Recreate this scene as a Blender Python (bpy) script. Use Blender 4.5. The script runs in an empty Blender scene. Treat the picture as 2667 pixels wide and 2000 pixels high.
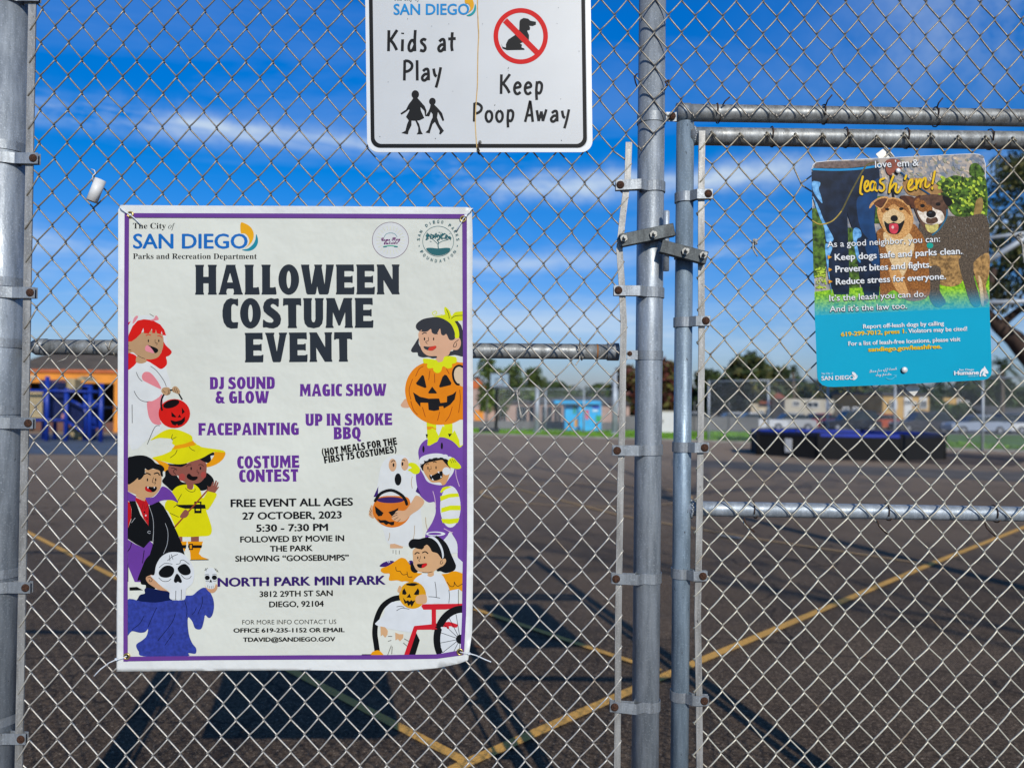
import bpy, bmesh, math, random
from mathutils import Vector, Matrix, Quaternion
from mathutils.geometry import tessellate_polygon
R = math.radians
random.seed(7)
S = bpy.context.scene
COL = S.collection

# ------------------------------------------------------------------ camera, sky, sun, exposure
PITCH, ROLL, F = 0.0104, 0.0115, 2000.0
CAM = Vector((0, 0, 1.5))
fw = Vector((0, math.cos(PITCH), math.sin(PITCH)))
up0 = Vector((0, -math.sin(PITCH), math.cos(PITCH)))
ri = Vector((1, 0, 0)) * math.cos(ROLL) + up0 * math.sin(ROLL)
up = up0 * math.cos(ROLL) - Vector((1, 0, 0)) * math.sin(ROLL)
cd = bpy.data.cameras.new('camera')
cam = bpy.data.objects.new('camera', cd); COL.objects.link(cam)
cam.matrix_world = Matrix.Translation(CAM) @ Matrix((ri, up, -fw)).transposed().to_4x4()
cd.sensor_width = 36; cd.lens = 27; cd.clip_start = 0.05; cd.clip_end = 3000
cd.dof.use_dof = True; cd.dof.focus_distance = 2.0; cd.dof.aperture_fstop = 2.8
S.camera = cam

SUN = Vector((-0.37, 1.48, -0.84)).normalized()
sl = bpy.data.lights.new('sun', 'SUN'); sl.energy = 5.0; sl.angle = R(0.5); sl.color = (1.0, 0.93, 0.82)
so = bpy.data.objects.new('sun', sl); COL.objects.link(so); so.location = (2, -6, 8)
so.rotation_euler = (-SUN).to_track_quat('Z', 'Y').to_euler()
ELEV = math.asin(-SUN.z)
W = bpy.data.worlds.new('World'); S.world = W; W.use_nodes = True
wt = W.node_tree; wn = wt.nodes; wl = wt.links
bg = wn['Background']
sky = wn.new('ShaderNodeTexSky'); sky.sky_type = 'NISHITA'; sky.sun_disc = False
sky.sun_elevation = ELEV
sky.sun_rotation = math.atan2(-SUN.x, -SUN.y)
sky.altitude = 50; sky.air_density = 1.0; sky.dust_density = 0.6; sky.ozone_density = 2.2
tc = wn.new('ShaderNodeTexCoord'); sx = wn.new('ShaderNodeSeparateXYZ')
wl.new(tc.outputs['Generated'], sx.inputs[0])
def wmath(op, a, b=None, c=None):
    n = wn.new('ShaderNodeMath'); n.operation = op
    for i, v in enumerate((a, b, c)):
        if v is None: continue
        if isinstance(v, (int, float)): n.inputs[i].default_value = v
        else: wl.new(v, n.inputs[i])
    return n.outputs[0]
zc = wmath('MAXIMUM', sx.outputs['Z'], 0.03)
cx = wn.new('ShaderNodeCombineXYZ')
wl.new(wmath('DIVIDE', sx.outputs['X'], zc), cx.inputs[0]); wl.new(wmath('DIVIDE', sx.outputs['Y'], zc), cx.inputs[1])
mp = wn.new('ShaderNodeMapping'); mp.inputs['Scale'].default_value = (0.5, 0.95, 1); mp.inputs['Rotation'].default_value = (0, 0, R(14)); mp.inputs['Location'].default_value = (2.3, 0.35, 0)
wl.new(cx.outputs[0], mp.inputs[0])
n1 = wn.new('ShaderNodeTexNoise'); n1.inputs['Scale'].default_value = 1.05; n1.inputs['Detail'].default_value = 9; n1.inputs['Roughness'].default_value = 0.56; n1.inputs['Distortion'].default_value = 0.7
wl.new(mp.outputs[0], n1.inputs[0])
cr = wn.new('ShaderNodeMapRange'); cr.inputs[1].default_value = 0.50; cr.inputs[2].default_value = 0.80; cr.inputs[3].default_value = 0; cr.inputs[4].default_value = 0.85
wl.new(n1.outputs['Fac'], cr.inputs[0])
tr = wn.new('ShaderNodeValToRGB'); wl.new(sx.outputs['Z'], tr.inputs[0])
TINTS = ((0.0, (0.62, 0.72, 1.08)), (0.08, (0.52, 0.76, 1.22)), (0.16, (0.26, 0.70, 1.30)), (0.27, (0.0, 0.66, 1.40)), (0.44, (0.0, 0.80, 1.78)), (0.62, (0.30, 0.60, 0.95)), (1.0, (0.45, 0.52, 0.66)))
while len(tr.color_ramp.elements) < len(TINTS): tr.color_ramp.elements.new(0.5)
for e_, (z_, c_) in zip(tr.color_ramp.elements, TINTS): e_.position = z_; e_.color = (*[v / 1.78 for v in c_], 1)
hs = wn.new('ShaderNodeMix'); hs.data_type = 'RGBA'; hs.blend_type = 'MULTIPLY'; hs.inputs[0].default_value = 1
gain = wn.new('ShaderNodeVectorMath'); gain.operation = 'SCALE'; gain.inputs['Scale'].default_value = 1.48
wl.new(sky.outputs[0], gain.inputs[0]); wl.new(gain.outputs[0], hs.inputs[6]); wl.new(tr.outputs[0], hs.inputs[7])
mx = wn.new('ShaderNodeMix'); mx.data_type = 'RGBA'
mp2 = wn.new('ShaderNodeMapping'); mp2.inputs['Scale'].default_value = (3.4, 3.4, 16.0); wl.new(tc.outputs['Generated'], mp2.inputs[0])
n2 = wn.new('ShaderNodeTexNoise'); n2.inputs['Scale'].default_value = 1.0; n2.inputs['Detail'].default_value = 10; n2.inputs['Roughness'].default_value = 0.6; n2.inputs['Distortion'].default_value = 0.4; wl.new(mp2.outputs[0], n2.inputs[0])
n3 = wn.new('ShaderNodeTexNoise'); n3.inputs['Scale'].default_value = 2.6; n3.inputs['Detail'].default_value = 8; n3.inputs['Roughness'].default_value = 0.62; wl.new(tc.outputs['Generated'], n3.inputs[0])
def wband(z0, wd, amp, slope):
    zc_ = wmath('MULTIPLY_ADD', n3.outputs['Fac'], 0.13, wmath('MULTIPLY_ADD', sx.outputs['X'], slope, z0 - 0.065))
    d_ = wmath('DIVIDE', wmath('SUBTRACT', sx.outputs['Z'], zc_), wd)
    g_ = wmath('EXPONENT', wmath('MULTIPLY', wmath('MULTIPLY', d_, d_), -1.0))
    m_ = wn.new('ShaderNodeMapRange'); m_.inputs[1].default_value = 0.40; m_.inputs[2].default_value = 0.62; wl.new(n2.outputs['Fac'], m_.inputs[0])
    return wmath('MULTIPLY', wmath('MULTIPLY', g_, m_.outputs[0]), amp)
px_ = wmath('DIVIDE', wmath('SUBTRACT', sx.outputs['X'], 0.50), 0.13); pz_ = wmath('DIVIDE', wmath('SUBTRACT', sx.outputs['Z'], 0.40), 0.075)
gp_ = wmath('EXPONENT', wmath('MULTIPLY', wmath('ADD', wmath('MULTIPLY', px_, px_), wmath('MULTIPLY', pz_, pz_)), -1.0))
mq = wn.new('ShaderNodeMapRange'); mq.inputs[1].default_value = 0.40; mq.inputs[2].default_value = 0.62; wl.new(n3.outputs['Fac'], mq.inputs[0])
patch = wmath('MULTIPLY', wmath('MULTIPLY', gp_, mq.outputs[0]), 0.85)
cl = wmath('MINIMUM', wmath('ADD', patch, wmath('ADD', wmath('ADD', wmath('MULTIPLY', cr.outputs[0], 0.26), wband(0.276, 0.015, 0.95, -0.05)), wmath('ADD', wband(0.168, 0.016, 0.7, 0.03), wband(0.085, 0.03, 0.6, 0.0)))), 0.9)
wl.new(cl, mx.inputs[0]); wl.new(hs.outputs[2], mx.inputs[6]); mx.inputs[7].default_value = (5.6, 6.8, 8.2, 1)
wl.new(mx.outputs[2], bg.inputs[0]); bg.inputs[1].default_value = 0.15
S.view_settings.view_transform = 'Standard'; S.view_settings.look = 'None'
S.view_settings.exposure = -0.52; S.view_settings.gamma = 1.0
S.render.engine = 'CYCLES'
S.cycles.max_bounces = 6; S.cycles.transparent_max_bounces = 8

def ray(px, py): return fw * F + ri * (px - 1333.5) - up * (py - 1000.0)
def P(px, py, Y=2.0):
    d = ray(px, py); return CAM + d * (Y / d.y)
SL = 0.0225
def gz(y): return -SL * min(max(y, 0.0), 70.0)
def G(px, py, lift=0.0):
    d = ray(px, py); t = (-CAM.z + lift) / (d.z + SL * d.y); p = CAM + d * t
    return p
def AT(px, Y):   # ground point at depth Y under picture column px (row about the horizon)
    d = ray(px, 1060); p = CAM + d * (Y / d.y); return Vector((p.x, Y, gz(Y)))

# ------------------------------------------------------------------ materials
def lin(c):
    c = c / 255.0
    return c / 12.92 if c <= 0.04045 else ((c + 0.055) / 1.055) ** 2.4
def H(h, k=1.0):
    h = h.lstrip('#'); return tuple(lin(int(h[i:i + 2], 16)) * k for i in (0, 2, 4))
MATS = {}
def mat(name, col, rough=0.6, metal=0.0, var=0.12, scale=12.0, bump=0.0, bscale=None, stretch=(1, 1, 1), detail=4, col2=None, lo=0.35, hi=0.65, spec=0.5):
    if name in MATS: return MATS[name]
    m = bpy.data.materials.new(name); m.use_nodes = True; MATS[name] = m
    t = m.node_tree; n = t.nodes; l = t.links; b = n['Principled BSDF']
    b.inputs['Roughness'].default_value = rough; b.inputs['Metallic'].default_value = metal
    b.inputs['Specular IOR Level'].default_value = spec
    tc = n.new('ShaderNodeTexCoord'); mp = n.new('ShaderNodeMapping'); mp.inputs['Scale'].default_value = stretch
    l.new(tc.outputs['Object'], mp.inputs[0])
    nz = n.new('ShaderNodeTexNoise'); nz.inputs['Scale'].default_value = scale; nz.inputs['Detail'].default_value = detail
    l.new(mp.outputs[0], nz.inputs[0])
    mr = n.new('ShaderNodeMapRange'); mr.inputs[1].default_value = lo; mr.inputs[2].default_value = hi
    l.new(nz.outputs['Fac'], mr.inputs[0])
    mi = n.new('ShaderNodeMix'); mi.data_type = 'RGBA'
    c1 = tuple(min(1, c * (1 + var)) for c in col); c2 = col2 or tuple(c * (1 - var) for c in col)
    mi.inputs[6].default_value = (*c1, 1); mi.inputs[7].default_value = (*c2, 1)
    l.new(mr.outputs[0], mi.inputs[0]); l.new(mi.outputs[2], b.inputs['Base Color'])
    if bump:
        nb = n.new('ShaderNodeTexNoise'); nb.inputs['Scale'].default_value = bscale or scale * 4; nb.inputs['Detail'].default_value = 3
        l.new(mp.outputs[0], nb.inputs[0])
        bp = n.new('ShaderNodeBump'); bp.inputs['Strength'].default_value = bump; bp.inputs['Distance'].default_value = 0.01
        l.new(nb.outputs['Fac'], bp.inputs['Height']); l.new(bp.outputs[0], b.inputs['Normal'])
    return m
def galv(name, base, dark, streak=1.0, metal=0.38, rough=0.46, pits=0.685, rust=0.0):
    m = bpy.data.materials.new(name); m.use_nodes = True
    t = m.node_tree; n = t.nodes; l = t.links; b = n['Principled BSDF']
    tc = n.new('ShaderNodeTexCoord')
    def noise(sc, scale, det=5, ro=0.6):
        mp = n.new('ShaderNodeMapping'); mp.inputs['Scale'].default_value = sc; l.new(tc.outputs['Object'], mp.inputs[0])
        z = n.new('ShaderNodeTexNoise'); z.inputs['Scale'].default_value = scale; z.inputs['Detail'].default_value = det; z.inputs['Roughness'].default_value = ro
        l.new(mp.outputs[0], z.inputs[0]); return z.outputs['Fac']
    def mixc(f, a, c):
        x = n.new('ShaderNodeMix'); x.data_type = 'RGBA'; l.new(f, x.inputs[0])
        for s_, v in ((6, a), (7, c)):
            if isinstance(v, tuple): x.inputs[s_].default_value = (*v, 1)
            else: l.new(v, x.inputs[s_])
        return x.outputs[2]
    def rng(f, a, c, o=1.0):
        r = n.new('ShaderNodeMapRange'); r.inputs[1].default_value = a; r.inputs[2].default_value = c; r.inputs[4].default_value = o; l.new(f, r.inputs[0]); return r.outputs[0]
    c = mixc(rng(noise((1, 1, 0.12), 60), 0.38, 0.62), base, tuple(x * .88 for x in dark))
    c = mixc(rng(noise((1, 1, 1), 5, 6), 0.45, 0.75, 0.55), c, tuple(x * 0.6 for x in base))
    c = mixc(rng(noise((1, 1, 1), 260, 2, 0.4), 0.55, 0.75, 0.5), c, tuple(min(1, x * 1.5) for x in base))
    c = mixc(rng(noise((1, 1, 0.35), 120, 4, 0.7), pits, pits + 0.03), c, (0.03, 0.028, 0.027))
    if rust: c = mixc(rng(noise((1, 1, 0.4), 9, 6, 0.7), 0.66, 0.74, rust), c, (0.17, 0.075, 0.03))
    l.new(c, b.inputs['Base Color']); b.inputs['Metallic'].default_value = metal
    ro = rng(noise((1, 1, 0.3), 40), 0.3, 0.7); rr = n.new('ShaderNodeMapRange'); rr.inputs[3].default_value = rough - 0.08; rr.inputs[4].default_value = rough + 0.15
    l.new(ro, rr.inputs[0]); l.new(rr.outputs[0], b.inputs['Roughness'])
    bp = n.new('ShaderNodeBump'); bp.inputs['Strength'].default_value = 0.25; bp.inputs['Distance'].default_value = 0.002
    l.new(noise((1, 1, 0.4), 180, 4), bp.inputs['Height']); l.new(bp.outputs[0], b.inputs['Normal'])
    return m
m_post = galv('galvanised_post', (0.36, 0.40, 0.44), (0.25, 0.285, 0.32))
m_rail = galv('galvanised_rail', (0.33, 0.345, 0.345), (0.20, 0.205, 0.20), rust=0.5)
m_brail = galv('galvanised_gate_rail', (0.42, 0.47, 0.52), (0.32, 0.37, 0.42), pits=0.8)
m_gate = galv('galvanised_gate_frame', (0.29, 0.37, 0.44), (0.20, 0.265, 0.325), pits=0.655)
m_bar = galv('tension_bar_steel', (0.40, 0.395, 0.375), (0.27, 0.265, 0.25), pits=0.67, metal=0.4, rough=0.5)
m_band = galv('band_steel', (0.34, 0.37, 0.395), (0.25, 0.27, 0.29), metal=0.5)
m_latch = galv('latch_steel', (0.075, 0.086, 0.090), (0.045, 0.05, 0.052), metal=0.6, rust=0.4)
m_wire = mat('mesh_wire', (0.50, 0.475, 0.42), 0.42, 0.4, 0.1, 11, 0.1, 200, col2=(0.27, 0.19, 0.12), lo=.58, hi=.80)
m_wire2 = mat('mesh_wire_gate', (0.58, 0.55, 0.45), 0.45, 0.35, 0.1, 13, 0.1, 200, col2=(0.30, 0.20, 0.11), lo=.56, hi=.78)
def shade_upper(m, lo_col, z0, z1):  # upper wires darker: their shaded undersides put into the base colour
    t = m.node_tree; n = t.nodes; l = t.links; b = n['Principled BSDF']; src = b.inputs['Base Color'].links[0].from_socket
    g = n.new('ShaderNodeNewGeometry'); sp = n.new('ShaderNodeSeparateXYZ'); l.new(g.outputs['Position'], sp.inputs[0])
    nz = n.new('ShaderNodeTexNoise'); nz.inputs['Scale'].default_value = 3; l.new(g.outputs['Position'], nz.inputs[0])
    a = n.new('ShaderNodeMath'); a.operation = 'MULTIPLY_ADD'; l.new(nz.outputs['Fac'], a.inputs[0]); a.inputs[1].default_value = .5; l.new(sp.outputs['Z'], a.inputs[2])
    r = n.new('ShaderNodeMapRange'); r.inputs[1].default_value = z0 + .25; r.inputs[2].default_value = z1 + .25; l.new(a.outputs[0], r.inputs[0])
    x = n.new('ShaderNodeMix'); x.data_type = 'RGBA'; x.blend_type = 'MULTIPLY'; l.new(r.outputs[0], x.inputs[0]); l.new(src, x.inputs[6]); x.inputs[7].default_value = (*lo_col, 1)
    l.new(x.outputs[2], b.inputs['Base Color'])
shade_upper(m_wire, (0.52, 0.50, 0.47), 1.15, 1.9); shade_upper(m_wire2, (0.55, 0.52, 0.48), 1.15, 1.9)
m_tie = mat('rusty_wire', (0.055, 0.03, 0.018), 0.8, 0.2, 0.5, 80)
m_rust = mat('rusty_bolt', (0.085, 0.036, 0.018), 0.85, 0.1, 0.6, 300, 0.8, 500)
m_zinc = mat('zinc_bolt', (0.28, 0.28, 0.26), 0.5, 0.5, 0.2, 200)
m_white = mat('white_plastic', (0.72, 0.72, 0.70), 0.45, 0, 0.05, 40)

# ------------------------------------------------------------------ mesh builder
def loc_of(o):
    v = Vector((0, 0, 0))
    while o is not None: v += o.location; o = o.parent
    return v
def tagp(o, **k):
    for a, b in k.items():
        if b is not None: o[a] = b
    return o
def thing(name, label, cat, loc=(0, 0, 0), group=None):
    o = bpy.data.objects.new(name, None); COL.objects.link(o); o.location = loc; o.empty_display_size = 0.1
    return tagp(o, label=label, category=cat, group=group)
def sub(name, parent, label=None):
    o = bpy.data.objects.new(name, None); COL.objects.link(o); o.parent = parent; o.empty_display_size = 0.05
    return tagp(o, label=label)
class MB:
    def __init__(s): s.v = []; s.f = []; s.m = []; s.mats = []; s.cur = 0; s.sm = []
    def use(s, m):
        if m not in s.mats: s.mats.append(m)
        s.cur = s.mats.index(m); return s
    def add(s, vs, fs, smooth=False):
        b = len(s.v); s.v += [tuple(v) for v in vs]
        for f in fs: s.f.append([b + i for i in f]); s.m.append(s.cur); s.sm.append(smooth)
    def box(s, c, d, q=None):
        c = Vector(c); hx, hy, hz = d[0] / 2, d[1] / 2, d[2] / 2
        vs = [Vector((x * hx, y * hy, z * hz)) for z in (-1, 1) for y in (-1, 1) for x in (-1, 1)]
        if q is not None: vs = [q @ v for v in vs]
        s.add([c + v for v in vs], [(0, 2, 3, 1), (4, 5, 7, 6), (0, 1, 5, 4), (2, 6, 7, 3), (0, 4, 6, 2), (1, 3, 7, 5)]); return s
    def hexa(s, vs): s.add(vs, [(0, 3, 2, 1), (4, 5, 6, 7), (0, 1, 5, 4), (1, 2, 6, 5), (2, 3, 7, 6), (3, 0, 4, 7)]); return s
    def prism(s, pts, y0, y1):      # outline in XZ, extruded along Y
        n = len(pts)
        tri = tessellate_polygon([[Vector((p[0], p[1], 0)) for p in pts]])
        vs = [(p[0], y0, p[1]) for p in pts] + [(p[0], y1, p[1]) for p in pts]
        fs = [tuple(t) for t in tri] + [tuple(n + i for i in reversed(t)) for t in tri] + [(i, (i + 1) % n, n + (i + 1) % n, n + i) for i in range(n)]
        s.add(vs, fs); return s
    def tube(s, path, r, seg=8, cap=True, flat=None):
        path = [Vector(p) for p in path]; n = len(path)
        rs = r if isinstance(r, (list, tuple)) else [r] * n
        tans = []
        for i in range(n):
            a = path[max(i - 1, 0)]; b = path[min(i + 1, n - 1)]; t = (b - a)
            tans.append(t.normalized() if t.length > 1e-9 else Vector((0, 0, 1)))
        u = tans[0].orthogonal().normalized()
        vs = []; fs = []
        for i in range(n):
            if i: u = (u - tans[i] * u.dot(tans[i])); u = u.normalized() if u.length > 1e-6 else tans[i].orthogonal().normalized()
            w = tans[i].cross(u)
            for k in range(seg):
                a = 2 * math.pi * k / seg
                vs.append(path[i] + (u * math.cos(a) + w * math.sin(a)) * rs[i])
        for i in range(n - 1):
            for k in range(seg):
                k2 = (k + 1) % seg; fs.append((i * seg + k, i * seg + k2, (i + 1) * seg + k2, (i + 1) * seg + k))
        s.add(vs, fs, True)
        if cap:
            b = len(s.v) - n * seg
            s.f.append([b + k for k in reversed(range(seg))]); s.m.append(s.cur); s.sm.append(False)
            s.f.append([b + (n - 1) * seg + k for k in range(seg)]); s.m.append(s.cur); s.sm.append(False)
        return s
    def ball(s, c, r, seg=10, rings=6, sc=(1, 1, 1)):
        c = Vector(c); vs = []; fs = []
        for i in range(rings + 1):
            th = math.pi * i / rings
            for k in range(seg):
                a = 2 * math.pi * k / seg
                vs.append(c + Vector((math.sin(th) * math.cos(a) * sc[0], math.sin(th) * math.sin(a) * sc[1], math.cos(th) * sc[2])) * r)
        for i in range(rings):
            for k in range(seg):
                k2 = (k + 1) % seg; fs.append((i * seg + k, (i + 1) * seg + k, (i + 1) * seg + k2, i * seg + k2))
        s.add(vs, fs, True); return s
    def build(s, name, parent=None, mats=None, **props):
        me = bpy.data.meshes.new(name)
        off = loc_of(parent) if parent is not None else Vector((0, 0, 0))
        me.from_pydata([(v[0] - off.x, v[1] - off.y, v[2] - off.z) for v in s.v], [], s.f)
        for m in (mats or s.mats): me.materials.append(m)
        me.polygons.foreach_set('material_index', s.m); me.polygons.foreach_set('use_smooth', s.sm)
        me.update()
        o = bpy.data.objects.new(name, me); COL.objects.link(o); o.parent = parent
        return tagp(o, **props)
def dup(o, parent=None, shift=Vector((0, 0, 0)), **props):
    c = o.copy(); COL.objects.link(c); c.parent = parent
    c.location = o.location + shift
    for ch in o.children: dup(ch, c)
    return tagp(c, **props)

# ================================================================== SETTING
def asphalt_mat():
    m = bpy.data.materials.new('asphalt'); m.use_nodes = True
    t = m.node_tree; n = t.nodes; l = t.links; b = n['Principled BSDF']; b.inputs['Roughness'].default_value = 0.85; b.inputs['Specular IOR Level'].default_value = 0.12
    tc = n.new('ShaderNodeTexCoord')
    def noise(scale, det=5, ro=0.6, st=(1, 1, 1)):
        mp = n.new('ShaderNodeMapping'); mp.inputs['Scale'].default_value = st; l.new(tc.outputs['Object'], mp.inputs[0])
        z = n.new('ShaderNodeTexNoise'); z.inputs['Scale'].default_value = scale; z.inputs['Detail'].default_value = det; z.inputs['Roughness'].default_value = ro
        l.new(mp.outputs[0], z.inputs[0]); return z.outputs['Fac']
    def mixc(f, a, c):
        x = n.new('ShaderNodeMix'); x.data_type = 'RGBA'; l.new(f, x.inputs[0])
        for s_, v in ((6, a), (7, c)):
            if isinstance(v, tuple): x.inputs[s_].default_value = (*v, 1)
            else: l.new(v, x.inputs[s_])
        return x.outputs[2]
    def rng(f, a, c, o=1.0):
        r = n.new('ShaderNodeMapRange'); r.inputs[1].default_value = a; r.inputs[2].default_value = c; r.inputs[4].default_value = o; l.new(f, r.inputs[0]); return r.outputs[0]
    c = mixc(rng(noise(0.35, 6), 0.35, 0.7), (0.180, 0.128, 0.086), (0.100, 0.072, 0.050))
    c = mixc(rng(noise(1.1, 7, 0.65), 0.50, 0.64, 0.6), c, (0.062, 0.045, 0.033))
    c = mixc(rng(noise(2.6, 7, 0.7, (.5, 1.6, 1)), 0.52, 0.68, 0.6), c, (0.215, 0.150, 0.098))
    c = mixc(rng(noise(48, 6, 0.85), 0.44, 0.56, 0.8), c, (0.022, 0.016, 0.012))
    c = mixc(rng(noise(75, 4, 0.75), 0.58, 0.65, 0.9), c, (0.44, 0.34, 0.24))
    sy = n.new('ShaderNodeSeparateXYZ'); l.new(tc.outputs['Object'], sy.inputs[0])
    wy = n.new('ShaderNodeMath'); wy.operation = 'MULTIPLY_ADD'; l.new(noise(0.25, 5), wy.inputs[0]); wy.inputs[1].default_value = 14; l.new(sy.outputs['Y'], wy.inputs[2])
    c = mixc(rng(wy.outputs[0], 11, 32, 0.85), c, (0.36, 0.275, 0.20))  # court paler with distance: grazing sheen and haze put into the colour
    v = n.new('ShaderNodeTexVoronoi'); v.feature = 'DISTANCE_TO_EDGE'; v.inputs['Scale'].default_value = 0.32
    mpv = n.new('ShaderNodeMapping'); l.new(tc.outputs['Object'], mpv.inputs[0])
    nd = n.new('ShaderNodeTexNoise'); nd.inputs['Scale'].default_value = 1.5; nd.inputs['Detail'].default_value = 5; l.new(tc.outputs['Object'], nd.inputs[0])
    vm = n.new('ShaderNodeVectorMath'); vm.operation = 'MULTIPLY_ADD'; l.new(nd.outputs['Color'], vm.inputs[0]); vm.inputs[1].default_value = (0.9, 0.9, 0.9); l.new(mpv.outputs[0], vm.inputs[2])
    l.new(vm.outputs[0], v.inputs['Vector'])
    r = n.new('ShaderNodeMapRange'); r.inputs[1].default_value = 0.0; r.inputs[2].default_value = 0.006; r.inputs[3].default_value = 0.8; r.inputs[4].default_value = 0; l.new(v.outputs['Distance'], r.inputs[0])
    c = mixc(r.outputs[0], c, (0.02, 0.018, 0.017))
    l.new(c, b.inputs['Base Color'])
    bp = n.new('ShaderNodeBump'); bp.inputs['Strength'].default_value = 0.9; bp.inputs['Distance'].default_value = 0.006
    l.new(noise(95, 4, 0.7), bp.inputs['Height']); l.new(bp.outputs[0], b.inputs['Normal'])
    return m
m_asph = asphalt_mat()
def sheet(name, pts, m, lift, kind='structure', **k):     # flat sheet laid on the sloping ground
    mb = MB().use(m)
    ys = sorted({p[1] for p in pts} | {0.0, 70.0})
    bm = bmesh.new(); vs = [bm.verts.new((p[0], p[1], 0)) for p in pts]; bm.faces.new(vs)
    for y in (0.0, 70.0):
        bmesh.ops.bisect_plane(bm, geom=bm.verts[:] + bm.edges[:] + bm.faces[:], plane_co=(0, y, 0), plane_no=(0, 1, 0))
    for v in bm.verts: v.co.z = gz(v.co.y) + lift
    bm.verts.index_update(); bm.normal_update()
    for f in bm.faces:
        if f.normal.z < 0: f.normal_flip()
    mb.add([v.co[:] for v in bm.verts], [[v.index for v in f.verts] for f in bm.faces]); bm.free()
    return mb.build(name, None, kind=kind, **k)
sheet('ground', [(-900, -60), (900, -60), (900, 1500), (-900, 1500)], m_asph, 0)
m_grass = mat('grass_blades', (0.14, 0.30, 0.02), 0.8, 0, 0.4, 0.6, 0.6, 40)
m_grassg = mat('grass_ground', (0.10, 0.20, 0.02), 0.9, 0, 0.3, 0.8)
gA, gB = G(1160, 1129), G(2667, 1178)
gd = (gB - gA); 
def gline(x): return gA.y + (x - gA.x) / gd.x * gd.y
lawn_pts = [(-4.5, gline(-4.5)), (22, gline(22)), (60, 22), (60, 58), (22, 56), (-4.5, 59)]
sheet('lawn', lawn_pts, m_grassg, 0.012)
mb = MB().use(m_grass)
rg = random.Random(3)
for i in range(14000):
    x = rg.uniform(-4.4, 24); y0 = gline(x) + 0.05; y = y0 + (56.5 - y0) * rg.random() ** 1.4
    z = gz(y) + 0.012; h = rg.uniform(0.05, 0.13); a = rg.uniform(0, 6.28); w = 0.06
    dx, dy = math.cos(a) * w, math.sin(a) * w
    mb.add([(x - dx, y - dy, z), (x + dx, y + dy, z), (x + rg.uniform(-.04, .04), y + rg.uniform(-.04, .04), z + h)], [(0, 1, 2)])
mb.build('grass', None, kind='stuff', label='short green grass strip beyond the playground asphalt')
# grass kerb
m_conc = mat('concrete', (0.30, 0.28, 0.25), 0.9, 0, 0.15, 3, 0.3, 30)
mb = MB().use(m_conc)
xs = [-4.5, 5, 14, 22]
for a, b in zip(xs[:-1], xs[1:]):
    pa, pb = Vector((a, gline(a) - 0.1, gz(gline(a)))), Vector((b, gline(b) - 0.1, gz(gline(b))))
    up_ = Vector((0, 0, 0.1)); bk = Vector((0, 0.15, 0))
    mb.hexa([pa, pb, pb + bk, pa + bk, pa + up_, pb + up_, pb + bk + up_, pa + bk + up_])
mb.build('lawn_kerb', None, kind='structure')
m_safety = mat('blue_safety_surface', (0.085, 0.115, 0.165), 0.85, 0, 0.25, 1.5, 0.4, 60)
sheet('play_surface', [(-24, 23.2), (-6.2, 22.6), (-6.2, 38), (-24, 38)], m_safety, 0.008)
m_brown = mat('brown_mulch_soil', (0.085, 0.06, 0.045), 0.95, 0, 0.35, 2, 0.6, 40)
p1, p2, p3, p4 = G(2080, 1196), G(2640, 1215), G(2700, 1190), G(2480, 1178)
sheet('bare_soil', [(p.x, p.y) for p in (p1, p2, p3, p4)], m_brown, 0.008)
m_street = mat('street_asphalt', (0.16, 0.155, 0.15), 0.9, 0, 0.15, 0.5)
sheet('street', [(-120, 59.5), (160, 59.5), (160, 74), (-120, 74)], m_street, 0.006)
m_walk = mat('pavement_concrete', (0.36, 0.34, 0.31), 0.9, 0, 0.12, 1)
sheet('pavement', [(-120, 57.2), (160, 57.2), (160, 59.2), (-120, 59.2)], m_walk, 0.016)
m_patch = mat('pale_asphalt', (0.125, 0.108, 0.09), 0.9, 0, 0.2, 1.2, 0.4, 60)
a, b = G(1750, 1196), G(2800, 1236); c, d = G(2800, 1262), G(1750, 1214)
sheet('pale_asphalt_strip', [(q.x, q.y) for q in (a, b, c, d)], m_patch, 0.004)

# painted yellow court lines
def paint_mat(name, col, edge=0.50):
    m = bpy.data.materials.new(name); m.use_nodes = True
    t = m.node_tree; n = t.nodes; l = t.links; b = n['Principled BSDF']; b.inputs['Roughness'].default_value = 0.75
    tc = n.new('ShaderNodeTexCoord'); z = n.new('ShaderNodeTexNoise'); z.inputs['Scale'].default_value = 55; z.inputs['Detail'].default_value = 6; z.inputs['Roughness'].default_value = 0.75
    l.new(tc.outputs['Object'], z.inputs[0]); r = n.new('ShaderNodeMapRange'); r.inputs[1].default_value = edge; r.inputs[2].default_value = edge + 0.1
    l.new(z.outputs['Fac'], r.inputs[0]); x = n.new('ShaderNodeMix'); x.data_type = 'RGBA'; l.new(r.outputs[0], x.inputs[0])
    x.inputs[6].default_value = (*col, 1); x.inputs[7].default_value = (0.075, 0.055, 0.035, 1); l.new(x.outputs[2], b.inputs['Base Color'])
    bp = n.new('ShaderNodeBump'); bp.inputs['Strength'].default_value = 0.8; bp.inputs['Distance'].default_value = 0.006
    z2 = n.new('ShaderNodeTexNoise'); z2.inputs['Scale'].default_value = 95; l.new(tc.outputs['Object'], z2.inputs[0])
    l.new(z2.outputs['Fac'], bp.inputs['Height']); l.new(bp.outputs[0], b.inputs['Normal'])
    return m
m_yel = paint_mat('worn_yellow_paint', (0.80, 0.43, 0.085), 0.56)
m_yel2 = paint_mat('faded_yellow_paint', (0.58, 0.37, 0.15), 0.56)
m_wline = paint_mat('worn_white_paint', (0.42, 0.40, 0.36), 0.5)
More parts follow.
